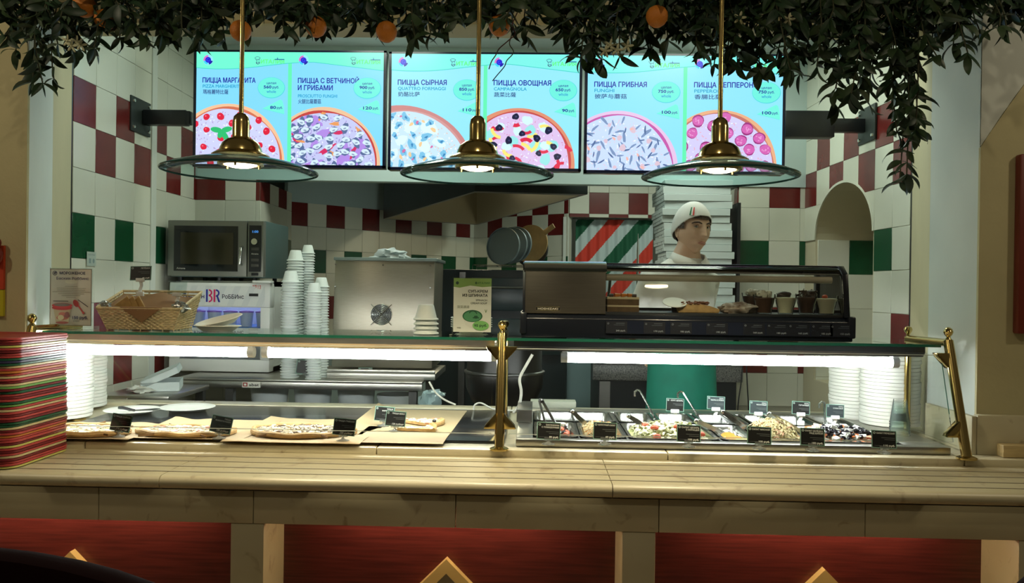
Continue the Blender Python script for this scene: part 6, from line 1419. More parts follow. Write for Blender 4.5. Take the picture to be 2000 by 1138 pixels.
for k, (u, v) in enumerate(((.2, .12), (.5, .15), (.86, .22), (.7, .5), (.3, .45), (.9, .5))): O('tomato', MB().blob(P_(u, v, .006), (.013, .013, .011), 12, 9, .15, seed=k), mat('tomato_pink', (0.62, 0.16, 0.09), 0.3), t, local=True)
t, P_ = food('cabbage_salad', 'shredded cabbage and carrot salad in the second pan', 1, -.010, .026, mat('cabbage_pale', (0.62, 0.48, 0.24), 0.5, noise_amt=0.3, noise_scale=60), 2)
scatter_food(t, P_, 'cabbage_shreds', mat('cabbage_shred', (0.72, 0.60, 0.34), 0.5), 260, (.013, .0012), 3, shape='shred'); scatter_food(t, P_, 'carrot_shreds', mat('carrot_shred', (0.66, 0.27, 0.05), 0.5), 90, (.011, .0011), 4, shape='shred')
t, P_ = food('caesar_salad', 'caesar salad of pale lettuce with red tomatoes', 2, -.020, .040, mat('lettuce_core', (0.52, 0.56, 0.24), 0.6), 3)
scatter_food(t, P_, 'lettuce_leaves', mat('lettuce_pale', (0.80, 0.82, 0.52), 0.5), 430, (.013, .007), 5, shape='leaf', dz=.004); scatter_food(t, P_, 'lettuce_white', mat('lettuce_rib', (0.78, 0.78, 0.56), 0.5), 200, (.011, .005), 6, shape='leaf', dz=.006)
for k, (u, v) in enumerate(((.28, .22), (.29, .05), (.60, .30), (.66, .12), (.88, .12), (.20, .5))): O('tomato_wedge', MB().blob(P_(u, v, .012), (.015, .012, .010), 12, 9, .1, seed=k), M_RED, t, local=True)
t, P_ = food('marinated_fish', 'glistening fish pieces with citrus in the narrow pan', 3, -.024, .010, mat('fish_grey', (0.35, 0.33, 0.27), 0.2, noise_amt=0.4, noise_scale=40), 4)
scatter_food(t, P_, 'onion_rings', mat('onion_clear', (0.6, 0.6, 0.55), 0.15), 60, (.018, .0022), 5, shape='shred')
for k, (u, v, c_) in enumerate(((.35, .22, 'orange'), (.45, .12, 'orange'), (.70, .06, 'lemon'), (.30, .35, 'orange'))):
    c = P_(u, v, .010); cc = {'orange': (0.75, 0.26, 0.03), 'lemon': (0.68, 0.58, 0.14)}[c_]
    O(c_ + '_slice', MB().lathe([(0, 0), (.026, 0), (.028, .002), (.026, .004), (0, .004)], 24).xf(Matrix.Translation(c) @ Matrix.Rotation(.35, 4, 'X')), mat(c_ + '_flesh', cc, 0.35, noise_amt=0.15, noise_scale=80), t, local=True)
t, P_ = food('meat_salad', 'heaped salad of pale noodles and meat strips', 4, -.014, .056, mat('noodle_base', (0.55, 0.45, 0.22), 0.5), 5)
scatter_food(t, P_, 'noodle_strips', mat('noodle_pale', (0.70, 0.60, 0.32), 0.45), 480, (.009, .0025), 6, shape='shred', dz=.003); scatter_food(t, P_, 'meat_strips', mat('meat_strip', (0.55, 0.32, 0.18), 0.5), 40, (.012, .003), 7, shape='shred', dz=.004)
scatter_food(t, P_, 'dark_garnish', mat('dark_garnish', (0.05, 0.03, 0.02), 0.5), 30, (.010, .006, .004), 8, (.05, .6), (.85, .98))
t, P_ = food('greek_salad', 'greek salad with olive rings and white cheese cubes', 5, -.022, .034, mat('salad_base', (0.45, 0.42, 0.25), 0.5, color2=(0.45, 0.16, 0.06), noise_scale=14), 6)
scatter_food(t, P_, 'pepper_strips', mat('pepper_orange', (0.68, 0.20, 0.06), 0.35), 26, (.022, .005), 9, shape='shred', dz=.004)
scatter_food(t, P_, 'cucumber_slices', mat('cucumber', (0.45, 0.52, 0.25), 0.4), 24, (.014, .012, .003), 10)
R = random.Random(5)
for k in range(44):
    u, v = R.uniform(.10, .88), R.uniform(.04, .85); s = R.uniform(.008, .013); o = O('feta_cube', MB().box(-s, s, -s, s, -s, s), mat('feta', (0.78, 0.78, 0.70), 0.6), t, local=True, loc=P_(u, v, .008), rot=(R.random() * 2, R.random() * 2, R.random() * 2), bev=.001)
ringm = MB().lathe([(.010, -.004), (.0105, .004), (.007, .0045), (.0045, .003), (.0045, -.003), (.007, -.0045), (.010, -.004)], 14).mesh('olive_ring', OLIVE)
for k in range(58):
    u, v = R.gauss(.48, .20), R.gauss(.36, .17)
    if .05 < u < .93 and .03 < v < .95: link('olive_ring', ringm, t, P_(u, v, .012), (R.uniform(-.8, .8), R.uniform(-.8, .8), R.random() * 6))
for k, (u, v) in enumerate(((.12, .9), (.62, .95), (.80, .85), (.90, .6), (.12, .08), (.75, .04), (.9, .06), (.05, .3))): O('tomato_slice', MB().blob(P_(u, v, .006), (.026, .020, .006), 14, 8, .1, seed=k), mat('tomato_orange', (0.66, 0.19, 0.07), 0.3), t, local=True)
# tongs and ladles
def tongs(label, px0, py0, px1, py1, z0, z1, m=M_STEELM, sp=0.012):
    a, b = atZ(px0, py0, z0), atZ(px1, py1, z1)
    t = thing('tongs', label, 'tongs', tuple(b)); d = (b - a).normalized(); s = d.cross(Vector((0, 0, 1))).normalized()
    for k, q in enumerate((-1, 1)):
        w0, w1 = a + s * q * sp * .5, b + s * q * sp * 1.6; mid = a.lerp(b, .5) + s * q * sp * 1.3
        n_ = d.cross(s).normalized(); mb = MB(); hw = .0085
        rings = [[c + n_ * hw * kk + s * .0012, c + n_ * -hw * kk + s * .0012, c + n_ * -hw * kk - s * .0012, c + n_ * hw * kk - s * .0012] for c, kk in ((w0, .9), (mid, 1), (a.lerp(b, .85) + s * q * sp * 1.8, .8), (w1, 1.25))]
        mb.loft(rings); O('jaw', mb, m, t)
    O('spring_end', MB().blob(a, (.010, .010, .010), 10, 8), m, t)
    return t
tongs('dark steel tongs crossing the aubergine pan', 1056, 782, 1085, 850, RZ + .10, RZ + .0, M_STEELD)
tongs('steel tongs reaching into the cabbage pan', 1118, 803, 1152, 836, RZ + .055, RZ - .01)
tongs('steel tongs lying in the caesar salad', 1228, 812, 1266, 836, RZ + .045, RZ + .0)
tongs('long steel tongs across the citrus pan', 1360, 822, 1418, 850, RZ + .045, RZ - .02)
tongs('bright steel tongs reaching into the meat salad', 1412, 804, 1458, 834, RZ + .07, RZ + .02)
tongs('steel tongs between the meat salad and the greek salad', 1502, 808, 1560, 845, RZ + .07, RZ + .02)
def ladle(label, px0, py0, px1, py1, Y0, Y1):
    a, b = atY(px0, py0, Y0), atY(px1, py1, Y1); t = thing('ladle', label, 'ladle', tuple(b))
    d = (a - b).normalized(); hook = a + Vector((-.012, -.004, .004)), a + Vector((-.022, -.006, -.004)), a + Vector((-.022, -.006, -.022))
    O('handle', MB().tube([b, b.lerp(a, .5), a - d * .01, a, *hook], .0042, 8), M_STEELM, t)
    O('cup', MB().lathe([(0, -.03), (.018, -.028), (.026, -.012), (.027, 0), (.025, 0), (.016, -.024), (0, -.026)], 20, tuple(b)), M_STEELM, t)
    return t
ladle('steel ladle leaning in the sauce pan behind the caesar salad', 1250, 763, 1282, 822, 3.30, 3.24)
ladle('steel ladle leaning behind the citrus pan', 1334, 766, 1372, 826, 3.30, 3.24)
ladle('steel ladle standing behind the greek salad', 1610, 786, 1612, 826, 3.30, 3.26)
# tags on the salad bar
for lab, px, py, lines, pr in (('black price tag before the aubergine pan', 1071, 858, ['БАКЛАЖАНЫ', 'С ПОМИДОРАМИ'], '80 руб.'), ('black price tag before the cabbage pan', 1181, 858, ['КАПУСТНЫЙ САЛАТ'], '60 руб.'), ('black price tag before the caesar salad', 1345, 863, ['САЛАТ ЦЕЗАРЬ', 'С КУРИЦЕЙ'], '100 руб.'), ('black price tag before the citrus pan', 1483, 867, ['САЛАТ МЯСНОЙ'], '100 руб.'), ('black price tag before the meat salad', 1587, 870, ['САЛАТ СЕЛЁДКА', 'ПОД ШУБОЙ'], '100 руб.'), ('black price tag before the greek salad', 1727, 875, ['САЛАТ ГРЕЧЕСКИЙ'], '110 руб.')):
    price_tag(lab, px, py, RZ, lines, pr, 0.98, lean=-.18, stem=0.016, yaw=-.04, roll=0.03)
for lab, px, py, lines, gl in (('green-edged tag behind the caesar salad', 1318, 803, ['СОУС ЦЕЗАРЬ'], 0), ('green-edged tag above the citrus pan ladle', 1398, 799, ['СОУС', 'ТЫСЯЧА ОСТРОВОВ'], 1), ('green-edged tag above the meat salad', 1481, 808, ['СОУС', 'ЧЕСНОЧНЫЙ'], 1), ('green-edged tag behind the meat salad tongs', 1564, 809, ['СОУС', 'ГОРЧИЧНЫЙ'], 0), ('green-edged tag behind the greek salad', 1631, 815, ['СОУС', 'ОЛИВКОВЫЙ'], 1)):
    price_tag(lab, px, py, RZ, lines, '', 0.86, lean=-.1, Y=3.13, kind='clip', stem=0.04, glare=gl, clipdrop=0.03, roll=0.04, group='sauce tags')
# plate stacks, clear cups, carton lid by the salad bar
plate_stack('the rear stack by the salad bar', 1671, 3.42, STEP_Z + .0005, 1.22, 0.0142, 0.92, 'plate stacks by the salad bar'); 
plate_stack('the front stack by the salad bar', 1738, 3.24, STEP_Z + .027, 1.22, 0.0142, 0.98, 'plate stacks by the salad bar')
q = atY(1757, 846, 2.98)
cup = MB().lathe([(0, 0.085), (0.022, 0.085), (0.023, 0.083), (0.034, 0.004), (0.036, 0.003), (0.036, 0), (0.033, 0), (0.022, 0.08), (0, 0.082)], 22).mesh('clear_cup', glass_mat('clear_cup_plastic', (0.96, 0.98, 0.97), 1.0, 0.1, 1.10, 0.035))
for i in range(6): tag(link('clear_cup', cup, None, (q.x, 2.98, RZ + 0.001 + i * 0.009)), 'clear plastic cup upside down, %s from the bottom of its stack' % ordinal(i + 1), 'cup', 'clear cups by the salad bar')
p0 = atZ(1045, 795, 0.95)
tag(O('flat_carton', MB().box(p0.x - .02, p0.x + .18, 3.515, 3.60, STEP_Z + .014, STEP_Z + .05), mat('grey_plastic', (0.40, 0.42, 0.33), 0.5), bev=.003), 'flat grey box lying on the counter rim behind the salad bar', 'box')
tag(O('control_unit', MB().box(SB0 - .005, SB0 + .055, 3.10, 3.34, RZ + .0005, RZ + .05), M_STEELD, bev=.003), 'small steel control unit at the salad bar corner', 'control box')

# ================================================================== THE COOK
def gauss(x, s): return math.exp(-(x / s) ** 2)
def head_point(dx, dy, dz, grow=0.0):
    """unit direction -> point on the head; face looks along -y"""
    x, y, z = 0.0745 * dx, 0.097 * dy, 0.119 * dz
    if z < -0.02:
        t = min(1, (-0.02 - z) / 0.099)
        x *= 1 - 0.36 * t ** 1.3
        y = y * (1 - 0.10 * t) if dy < 0 else y * (1 - 0.55 * t)
        y -= 0.012 * t
    if z > 0.05: x *= 1 - 0.06 * (z - 0.05) / 0.07
    if dy < 0.15 and not grow:
        f = min(1, (0.15 - dy) / 0.5); d = 0.0
        g = 0.0
        if -0.045 < z < 0.03: g = min(1.0, (0.03 - z) / 0.058) if z > -0.028 else max(0, (z + 0.045) / 0.017)
        d += 0.024 * g * gauss(x, 0.0105 + 0.005 * g) + 0.004 * gauss(x, 0.016) * gauss(z + 0.03, 0.01)
        d += 0.005 * gauss(z - 0.034, 0.012) * gauss(abs(x) - 0.028, 0.024)
        d -= 0.0095 * gauss(abs(x) - 0.031, 0.016) * gauss(z - 0.013, 0.012)
        d += 0.0045 * gauss(abs(x) - 0.047, 0.018) * gauss(z + 0.02, 0.02)
        d -= 0.004 * gauss(abs(x) - 0.04, 0.018) * gauss(z + 0.055, 0.02)
        d += 0.0060 * gauss(x, 0.024) * (gauss(z + 0.0565, 0.0055) + 1.1 * gauss(z + 0.069, 0.006)) - 0.003 * gauss(x, 0.024) * gauss(z + 0.0625, 0.0028)
        d -= 0.003 * gauss(x, 0.02) * gauss(z + 0.082, 0.008)
        d += 0.007 * gauss(x, 0.020) * gauss(z + 0.102, 0.013)
        y -= d * f
    n = Vector((dx, dy, dz)).normalized() * grow
    return (x + n.x, y + n.y, z + n.z)
def head_shell(mb, keep, grow, nu=150, nv=120, mi=0, inner=True):
    ids = {}; vs = []; fs = []
    def vid(i, j):
        i %= nu
        if (i, j) not in ids:
            th = PI * j / nv; ph = 2 * PI * i / nu
            d = (math.sin(th) * math.cos(ph), math.sin(th) * math.sin(ph), math.cos(th)); ids[(i, j)] = len(vs); g = grow(d) if callable(grow) else grow
            vs.append(head_point(*d, grow=g) if g else head_point(*d))
        return ids[(i, j)]
    for j in range(nv):
        for i in range(nu):
            th = PI * (j + .5) / nv; ph = 2 * PI * (i + .5) / nu
            p = head_point(math.sin(th) * math.cos(ph), math.sin(th) * math.sin(ph), math.cos(th))
            if keep(p): fs.append((vid(i, j), vid(i, j + 1), vid(i + 1, j + 1), vid(i + 1, j)))
    return mb.add(vs, fs, mi)
hc = C(1352, 449, 3.85)
bc_ = C(1330, 640, 3.87)
HR = Matrix.Translation(hc) @ Matrix.Rotation(0.40, 4, 'Z') @ Matrix.Rotation(0.06, 4, 'Y') @ Matrix.Rotation(0.05, 4, 'X')
per = thing('person', 'young cook in white shirt, white cap and green apron behind the counter', 'person', (bc_.x, bc_.y, 0))
BZ = hc.z - 1.690
def bx(x, y, z):       # body-local -> world (torso turned a little)
    a = 0.42; return Vector((bc_.x + x * math.cos(a) - y * math.sin(a), bc_.y + x * math.sin(a) + y * math.cos(a), z + BZ))
def ring3(cx, cy, z, rx, ry, n=20, pw=1.0): return [bx(cx + rx * math.copysign(abs(math.cos(t)) ** pw, math.cos(t)), cy + ry * math.copysign(abs(math.sin(t)) ** pw, math.sin(t)), z) for t in [2 * PI * k / n for k in range(n)]]
body = MB()
nx_, ny_ = (Matrix.Rotation(-0.42, 4, 'Z') @ (hc - Vector((bc_.x, bc_.y, hc.z)))).xy
body.loft([ring3(0, 0, .90, .155, .105), ring3(0, 0, 1.0, .16, .11), ring3(0, -.005, 1.12, .145, .10), ring3(0, -.005, 1.28, .165, .112), ring3(0, 0, 1.40, .182, .115), ring3(nx_ * .1, ny_ * .1 + .01, 1.475, .175, .10), ring3(nx_ * .3, ny_ * .3 + .012, 1.525, .128, .08), ring3(nx_ * .5, ny_ * .5 + .012, 1.56, .075, .066), ring3(nx_ * .75, ny_ * .75 + .01, 1.62, .054, .056), ring3(nx_, ny_ + .008, 1.70, .052, .055)])
for s in (-1, 1):
    sh, el, wr_ = Vector((s * .165, .01, 1.455)), Vector((s * .175, .115, 1.23)), Vector((s * .035, .165, 1.12))
    pts = [sh + Vector((-s * .05, 0, .01)), sh, sh.lerp(el, .5) + Vector((s * .015, 0, 0)), el, el.lerp(wr_, .5), wr_]
    body.tube([bx(*p) for p in pts], [.05, .058, .05, .043, .040, .030], 16)
    palm = wr_ + Vector((-s * .055, .012, -.045)); body.tube([bx(*wr_), bx(*wr_.lerp(palm, .5)), bx(*palm)], [.028, .038, .036], 12)
    dr = (palm - wr_).normalized()
    for k, (off, L_) in enumerate(((-.026, .062), (-.009, .072), (.009, .068), (.026, .052))):
        b0_ = palm + Vector((0, off * .3, off)); body.tube([bx(*b0_), bx(*(b0_ + dr * L_ * .5 + Vector((0, .006, 0)))), bx(*(b0_ + dr * L_ + Vector((0, .02, 0))))], [.010, .009, .0075], 8)
    th = wr_.lerp(palm, .35) + Vector((0, .0, .03)); body.tube([bx(*th), bx(*(th + dr * .03 + Vector((0, .012, .018)))), bx(*(th + dr * .055 + Vector((0, .012, .022))))], [.013, .011, .009], 8)
    hp_, kn, an = Vector((s * .085, .0, .92)), Vector((s * .09, -.015, .50)), Vector((s * .095, .02, .09))
    body.tube([bx(*p) for p in (hp_, hp_.lerp(kn, .5), kn, kn.lerp(an, .4), an)], [.092, .080, .060, .058, .042], 16)
    body.tube([bx(*(an + Vector((0, .04, -.045)))), bx(*(an + Vector((0, -.08, -.055)))), bx(*(an + Vector((0, -.17, -.065))))], [.040, .042, .026], 12)
bm_me = body.mesh('tmp_body', M_SKIN, smooth=False); tmp = link('tmp_body', bm_me)
md = tmp.modifiers.new('r', 'REMESH'); md.mode = 'VOXEL'; md.voxel_size = 0.0085; md2 = tmp.modifiers.new('s', 'SMOOTH'); md2.iterations = 6; md2.factor = 0.6
bpy.context.view_layer.update(); dg = bpy.context.evaluated_depsgraph_get()
ev = tmp.evaluated_get(dg); me_ = ev.to_mesh()
full = MB(); vv = [tuple(v.co) for v in me_.vertices]; ff = [tuple(p.vertices) for p in me_.polygons]
shirt = mat('shirt_white', (0.66, 0.66, 0.62), 0.8, bump=0.35, bump_scale=9); trous = mat('trousers_dark', (0.03, 0.03, 0.035), 0.8)
full.add(vv, ff)
for k, f in enumerate(ff):
    c = sum((Vector(vv[i]) for i in f), Vector()) / len(f); z = c.z - BZ
    l_ = Matrix.Rotation(-0.42, 3, 'Z') @ Vector((c.x - bc_.x, c.y - bc_.y, 0))
    hand = l_.y > .118 and z < 1.125
    full.m[k] = 0 if (z > 1.553 or hand) else 2 if z < .97 and not hand else 1
ev.to_mesh_clear(); bpy.data.objects.remove(tmp)
st = len(full.v); head_shell(full, lambda p: True, 0.0, 96, 90); full.xf(HR, st)
st = len(full.v)
for s in (-1, 1):      # ears
    pr = [(s * (0.0725 + .004 * math.sin(a)), 0.016 + 0.016 * math.cos(a) * (1.1 if math.sin(a) > 0 else .75), -0.008 + .031 * math.sin(a)) for a in [2 * PI * k / 16 for k in range(17)]]
    full.tube(pr, .0052, 8, 0); full.blob((s * .070, .014, -.010), (.005, .012, .024), 10, 8)
full.xf(HR, st)
O('body', full, [M_SKIN, shirt, trous], per)
def hpart(name, mb, m, par=per): mb.xf(HR); return O(name, mb, m, par)
cap_keep = lambda p: p[2] > 0.004 - 0.68 * p[1]
hair_keep = lambda p: p[2] > (0.046 + 0.05 * abs(p[0]) if p[1] < -.04 else 0.0 if p[1] < 0.0 else 0.016 if p[1] < .03 else -.062)
hair = hpart('hair', head_shell(MB(), hair_keep, 0.007), mat('hair_brown', (0.045, 0.024, 0.012), 0.6, bump=0.6, bump_scale=120))
cap = hpart('cap', head_shell(MB(), cap_keep, lambda d: 0.010 + 0.008 * max(0, d[2]) ** 2 + 0.012 * max(0, d[1])), mat('cap_white', (0.68, 0.68, 0.65), 0.8, bump=0.2, bump_scale=14))
cs = cap.modifiers.new('s', 'SOLIDIFY'); cs.thickness = .003
for k, (a0, c_) in enumerate(((-2.50, (0.02, 0.16, 0.06)), (-2.41, (0.7, 0.7, 0.66)), (-2.32, (0.55, 0.05, 0.04)))):
    mb = MB(); q = []
    for j in range(7):
        th = 0.72 + 0.36 * j / 6
        for a in (a0, a0 + .085):
            q.append(head_point(math.sin(th) * math.cos(a), math.sin(th) * math.sin(a), math.cos(th), grow=0.010 + .008 * math.cos(th) ** 2 + .0035))
    mb.add(q, [(2 * j, 2 * j + 1, 2 * j + 3, 2 * j + 2) for j in range(6)]); mb.xf(HR); O('cap_stripe', mb, mat('cap_stripe_%d' % k, c_, 0.8), cap)
for s in (-1, 1):
    ec = (s * 0.0305, -0.0735, 0.0125)
    e = hpart('eye', MB().blob(ec, (.0125, .0115, .0105), 18, 12), mat('eye_white', (0.55, 0.52, 0.48), 0.25))
    O('iris', MB().blob((ec[0] - .003, ec[1] - .0085, ec[2] + .0005), (.0055, .0042, .0056), 14, 9).xf(HR), mat('iris_dark', (0.03, 0.025, 0.018), 0.15), e)
    O('upper_lid', MB().tube([(ec[0] - .0135, ec[1] - .004, ec[2] - .001), (ec[0] - .007, ec[1] - .0112, ec[2] + .0065), (ec[0], ec[1] - .0125, ec[2] + .0082), (ec[0] + .007, ec[1] - .0112, ec[2] + .0065), (ec[0] + .0135, ec[1] - .004, ec[2] - .001)], .0026, 6).xf(HR), mat('lid_skin', (0.30, 0.16, 0.10), 0.6), e)
    hpart('eyebrow', MB().tube([(s * .013, -.0945, .0275), (s * .028, -.0925, .0335), (s * .044, -.0800, .0315), (s * .052, -.070, .026)], [.0032, .0042, .0036, .002], 8), mat('hair_brown', ()))
hpart('lips', MB().tube([(-.022, -.0885, -.0635), (-.010, -.0985, -.0580), (0, -.1000, -.0595), (.010, -.0985, -.0580), (.022, -.0885, -.0635)], [.001, .0030, .0028, .0030, .001], 8).tube([(-.020, -.0890, -.0655), (-.009, -.0985, -.0685), (.009, -.0985, -.0685), (.020, -.0890, -.0655)], [.001, .0036, .0036, .001], 8), mat('lips', (0.42, 0.17, 0.13), 0.45))
# collar
col_ = MB()
for s in (-1, 1):
    q = [bx(nx_ * .6 + s * a, ny_ * .6 + b, z) for a, b, z in ((.074, .02, 1.585), (.078, -.03, 1.572), (.045, -.075, 1.553), (.012, -.092, 1.535), (.035, -.112, 1.500), (.085, -.075, 1.515), (.100, -.02, 1.535), (.095, .02, 1.550))]
    col_.add(q, [(0, 1, 6, 7), (1, 2, 5, 6), (2, 3, 4, 5)])
co_ = O('collar', col_, shirt, per); cs = co_.modifiers.new('s', 'SOLIDIFY'); cs.thickness = .004
# apron
ap = MB(); NA = 24
def apf(u, v):
    t_ = -PI / 2 + (u - .5) * 3.3; z = 1.11 - 0.62 * v; k = 1.0 + .12 * v
    return bx(.178 * k * math.cos(t_) * 1.0, (.124 + .035 * v) * math.sin(t_) - .004 + .006 * math.sin(u * 22) * v, z)
ap.grid(NA, 16, apf, thick=(0, -.002, 0))
a_ = O('apron', ap, mat('apron_green', (0.0, 0.16, 0.105), 0.75, noise_amt=0.25, noise_scale=6, bump=0.3, bump_scale=10), per)
pts = [bx(.180 * math.cos(t_), .126 * math.sin(t_) - .004, 1.105) for t_ in [2 * PI * k / 32 for k in range(33)]]
O('apron_string', MB().tube(pts, .008, 6, caps=False), mat('apron_green', ()), a_)

# ================================================================== CITRUS GARLANDS
LEAFM = []
def leaf_mesh(k, m):
    R = random.Random(k); L_ = 0.068; w_ = 0.0125 * R.uniform(.85, 1.15); bend = R.uniform(-.012, .02); fold = R.uniform(.15, .5); mb = MB(); n = 6; vs = []
    for i in range(n + 1):
        u = i / n; ww = w_ * math.sin(PI * min(1, u ** .8 * .98 + .02)) ** .8 + .0004; z = -u * L_; y = bend * math.sin(u * 2.4)
        vs += [(-ww, y + ww * fold, z), (0, y, z), (ww, y + ww * fold, z)]
    mb.add(vs, [(3 * i + a, 3 * i + a + 1, 3 * i + a + 4, 3 * i + a + 3) for i in range(n) for a in (0, 1)])
    return mb.mesh('leaf', m, fix=False)
LG = [mat('leaf_dark', (0.010, 0.030, 0.014), 0.5), mat('leaf_mid', (0.017, 0.048, 0.020), 0.45), mat('leaf_olive', (0.030, 0.062, 0.022), 0.5)]
LEAFM = [leaf_mesh(k, LG[k % 3]) for k in range(9)]
M_STEM = mat('garland_stem', (0.05, 0.055, 0.025), 0.8)
def rot_to(d, roll):
    q = Vector((0, 0, -1)).rotation_difference(Vector(d).normalized()); return (q @ Euler((0, 0, roll)).to_quaternion()).to_euler()
def garland(label, px0, px1, lim, n_sprig, maxleaf, seed, Y0=2.5, Y1=2.78, nstuff=0, top=(-60, 15), k=1.0):
    R = random.Random(seed); pa, pb = atY(px0, 10, 2.65), atY(px1, 10, 2.65)
    t = thing('citrus_garland', label, 'garland', ((pa.x + pb.x) / 2, 2.65, pa.z)); B = t.location
    stems = MB(); leaves = []
    def limit(px):
        for (a, ya), (b, yb) in zip(lim, lim[1:]):
            if a <= px <= b: return ya + (yb - ya) * (px - a) / (b - a)
        return lim[-1][1] if px > lim[-1][0] else lim[0][1]
    main = [atY(px0 + (px1 - px0) * i / 24, -25 + 14 * math.sin(i * 1.7 + seed), 2.66) for i in range(25)]
    stems.tube([p - B for p in main], .006, 6)
    for s_ in range(n_sprig):
        px = px0 + (px1 - px0) * (s_ + R.random()) / n_sprig; Y = R.uniform(Y0, Y1)
        ytop = R.uniform(*top); ybot = limit(px); ybot = ytop + (ybot - ytop) * R.choice((1, 1, .85, .65, .5, .4))
        p0 = atY(px, ytop, Y); q = atY(px + R.uniform(-28, 28), max(ybot - 25, ytop + 20), Y - R.uniform(0, .05)); L_ = (q - p0).length
        pts = []; nseg = max(3, int(L_ / .035)); sw = R.uniform(-.02, .02)
        for i in range(nseg + 1):
            u = i / nseg; pts.append(p0.lerp(q, u) + Vector((sw * math.sin(u * 3.1), .01 * math.sin(u * 4 + s_), 0)))
        stems.tube([p - B for p in pts], .0022, 5)
        for i in range(nseg + 1):
            for side in ((-1, 1) if i < nseg else (0, -1, 1)):
                d = Vector((side * R.uniform(.35, 1.0), R.uniform(-.7, .5), -R.uniform(.35, 1.0)))
                leaves.append((pts[i] + Vector((0, 0, 0)), d, R.uniform(0, 6.28), R.uniform(.6, 1.15) * k))
    O('stem', stems, M_STEM, t, local=True)
    R.shuffle(leaves)
    for p, d, r_, s_ in leaves[:maxleaf]:
        o = link('leaf', LEAFM[R.randrange(9)], t, p - B, rot_to(d, r_), (s_, s_, s_))
    rest = leaves[maxleaf:]
    for _ in range(nstuff):
        px = R.uniform(px0, px1); y = R.uniform(-70, min(42, limit(px) * .45)); rest.append((atY(px, y, R.uniform(Y0, Y1)), Vector((R.uniform(-1, 1), R.uniform(-.8, .6), -R.uniform(-.2, 1))), R.uniform(0, 6), R.uniform(.7, 1.2)))
    if rest:
        mb = MB(); src = [([tuple(v.co) for v in m.vertices], [tuple(p.vertices) for p in m.polygons]) for m in LEAFM]
        for p, d, r_, s_ in rest:
            ki = R.randrange(9); M = Matrix.Translation(p - B) @ rot_to(d, r_).to_matrix().to_4x4() @ Matrix.Scale(s_, 4)
            mb.add([M @ Vector(v) for v in src[ki][0]], src[ki][1], ki % 3)
        O('leaf_mass', mb, LG, t, local=True, fix=False)['kind'] = 'stuff'
    return t
def orange(t, px, py, Y=2.56, r=0.034):
    p = atY(px, py, Y) - t.location
    o = O('orange', MB().lathe([(0, -r), (r * .35, -r * .95), (r * .72, -r * .70), (r * .95, -r * .3), (r, .0), (r * .94, r * .36), (r * .72, r * .7), (r * .35, r * .92), (r * .08, r * .94), (0, r * .92)], 24), mat('orange_peel', (0.62, 0.20, 0.02), 0.5, bump=0.3, bump_scale=260), t, local=True, loc=tuple(p))
    O('stalk', MB().tube([(0, 0, r * .9), (.003, 0, r * 1.5), (.008, 0, r * 2.6)], .0022, 6), M_STEM, o, local=True)
def blossom(t, px, py, Y=2.52):
    p = atY(px, py, Y) - t.location; mb = MB()
    for k in range(5):
        a = 2 * PI * k / 5; st = len(mb.v); mb.blob((0, 0, .011), (.004, .0018, .010), 8, 6); mb.xf(Matrix.Rotation(a, 4, 'Y'), st)
    mb.blob((0, -.003, 0), (.003, .003, .003), 8, 6)
    O('blossom', mb, mat('blossom_cream', (0.55, 0.55, 0.36), 0.6), t, local=True, loc=tuple(p), rot=(.3, .2, 0))
g1 = garland('citrus leaf garland drooping beside the margherita screen corner', -20, 420, [(-20, 30), (30, 95), (60, 185), (110, 190), (150, 120), (215, 120), (240, 130), (265, 95), (330, 90), (380, 75), (420, 110)], 46, 290, 11, nstuff=260)
for px, py in ((165, 12), (205, 38), (470, 60)): orange(g1, px, py, 2.5 if px > 400 else 2.56, .036 if px < 180 else .033)
for px, py in ((150, 82), (158, 88), (140, 90), (132, 80)): blossom(g1, px, py)
g2 = garland('citrus leaf garland above the ham pizza and the cheese pizza', 400, 1090, [(400, 85), (450, 70), (540, 75), (600, 80), (660, 72), (700, 60), (760, 85), (800, 105), (870, 75), (900, 95), (960, 70), (1010, 60), (1040, 95), (1090, 90)], 58, 300, 12, nstuff=420)
for px, py in ((617, 52), (755, 62), (975, 50)): orange(g2, px, py)
g3 = garland('dense citrus leaf garland above the mushroom and pepperoni screens', 1085, 1640, [(1085, 75), (1130, 100), (1160, 140), (1200, 140), (1245, 120), (1290, 110), (1340, 165), (1390, 150), (1430, 140), (1500, 155), (1540, 170), (1600, 150), (1640, 140)], 74, 300, 13, nstuff=520)
for px, py in ((1283, 32),): orange(g3, px, py, 2.5)
for px, py in ((1192, 88), (1205, 98), (1182, 100), (1225, 90), (1540, 38), (1445, 35)): blossom(g3, px, py)
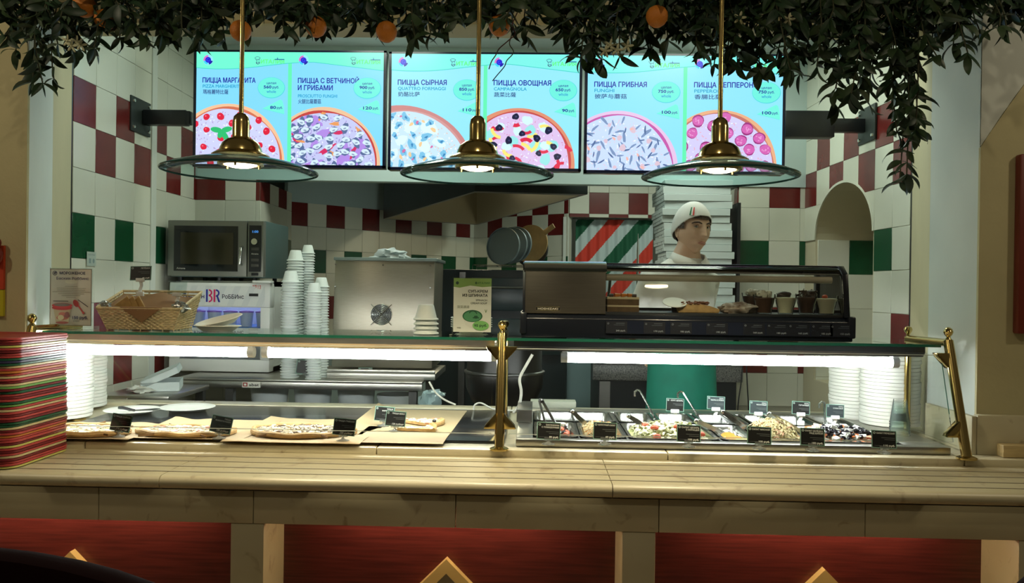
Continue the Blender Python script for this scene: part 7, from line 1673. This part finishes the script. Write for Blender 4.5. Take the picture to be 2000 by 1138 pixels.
g4 = garland('long citrus vine trailing down over the tiled wall', 1640, 1795, [(1640, 230), (1665, 150), (1690, 240), (1715, 200), (1745, 330), (1760, 385), (1775, 370), (1795, 230)], 24, 300, 14, nstuff=130)
g5 = garland('short citrus sprig garland over the white reveal', 1795, 1905, [(1795, 150), (1830, 90), (1860, 130), (1880, 125), (1905, 70)], 12, 110, 15, nstuff=110)
g6 = garland('small citrus leaf bunch on the beige arch wall', 1915, 2030, [(1915, 75), (1960, 82), (2030, 85)], 10, 70, 16, Y0=2.5, Y1=2.7, nstuff=50)
# loose wires hanging from the garland
cable('thin dark wire dangling from the garland before the vegetable pizza screen', [tuple(atY(x, y, 2.6)) for x, y in ((985, 30), (1000, 60), (995, 85), (1003, 102), (990, 118), (985, 130), (970, 148), (962, 158))], .0016, M_STEM)
cable('twisted reddish wire hanging from the garland beside the lamp rod', [tuple(atY(x, y, 2.6)) for x, y in ((1010, 25), (1000, 50), (1006, 66), (992, 80), (975, 95), (968, 108), (960, 120), (955, 135))], .0018, mat('wire_red', (0.12, 0.03, 0.03), 0.5))

# ================================================================== CHAIRS IN FRONT
def chair(label, x, y, rz, top):
    t = thing('upholstered_chair', label, 'chair', (x, y, 0), 'dining chairs before the counter', rz=rz)
    m = mat('chair_dark_red', (0.010, 0.0015, 0.002), 0.95, spec=0.1); wd = mat('chair_wood', (0.04, 0.02, 0.01), 0.5)
    prof = [(-.40, .50)] + [(.42 * math.cos(a), top - .16 + .16 * math.sin(a)) for a in [PI - PI * k / 20 for k in range(21)]] + [(.40, .50)]
    O('backrest', MB().prism(prof, 'y', .19, .245), m, t, local=True, bev=.018)
    O('seat', MB().box(-.38, .38, -.34, .20, .36, .47), m, t, local=True, bev=.03)
    for sx in (-1, 1):
        for sy in (-1, 1): O('leg', MB().tube([(sx * .33, sy * .2, 0), (sx * .32, sy * .19, .38)], [.015, .02], 8), wd, t, local=True)
chair('dark upholstered chair back in front of the tray stack side', -0.83, 1.32, PI, 1.077)
chair('dark red chair back in front of the far counter end', 1.05, 1.32, PI, 1.155)
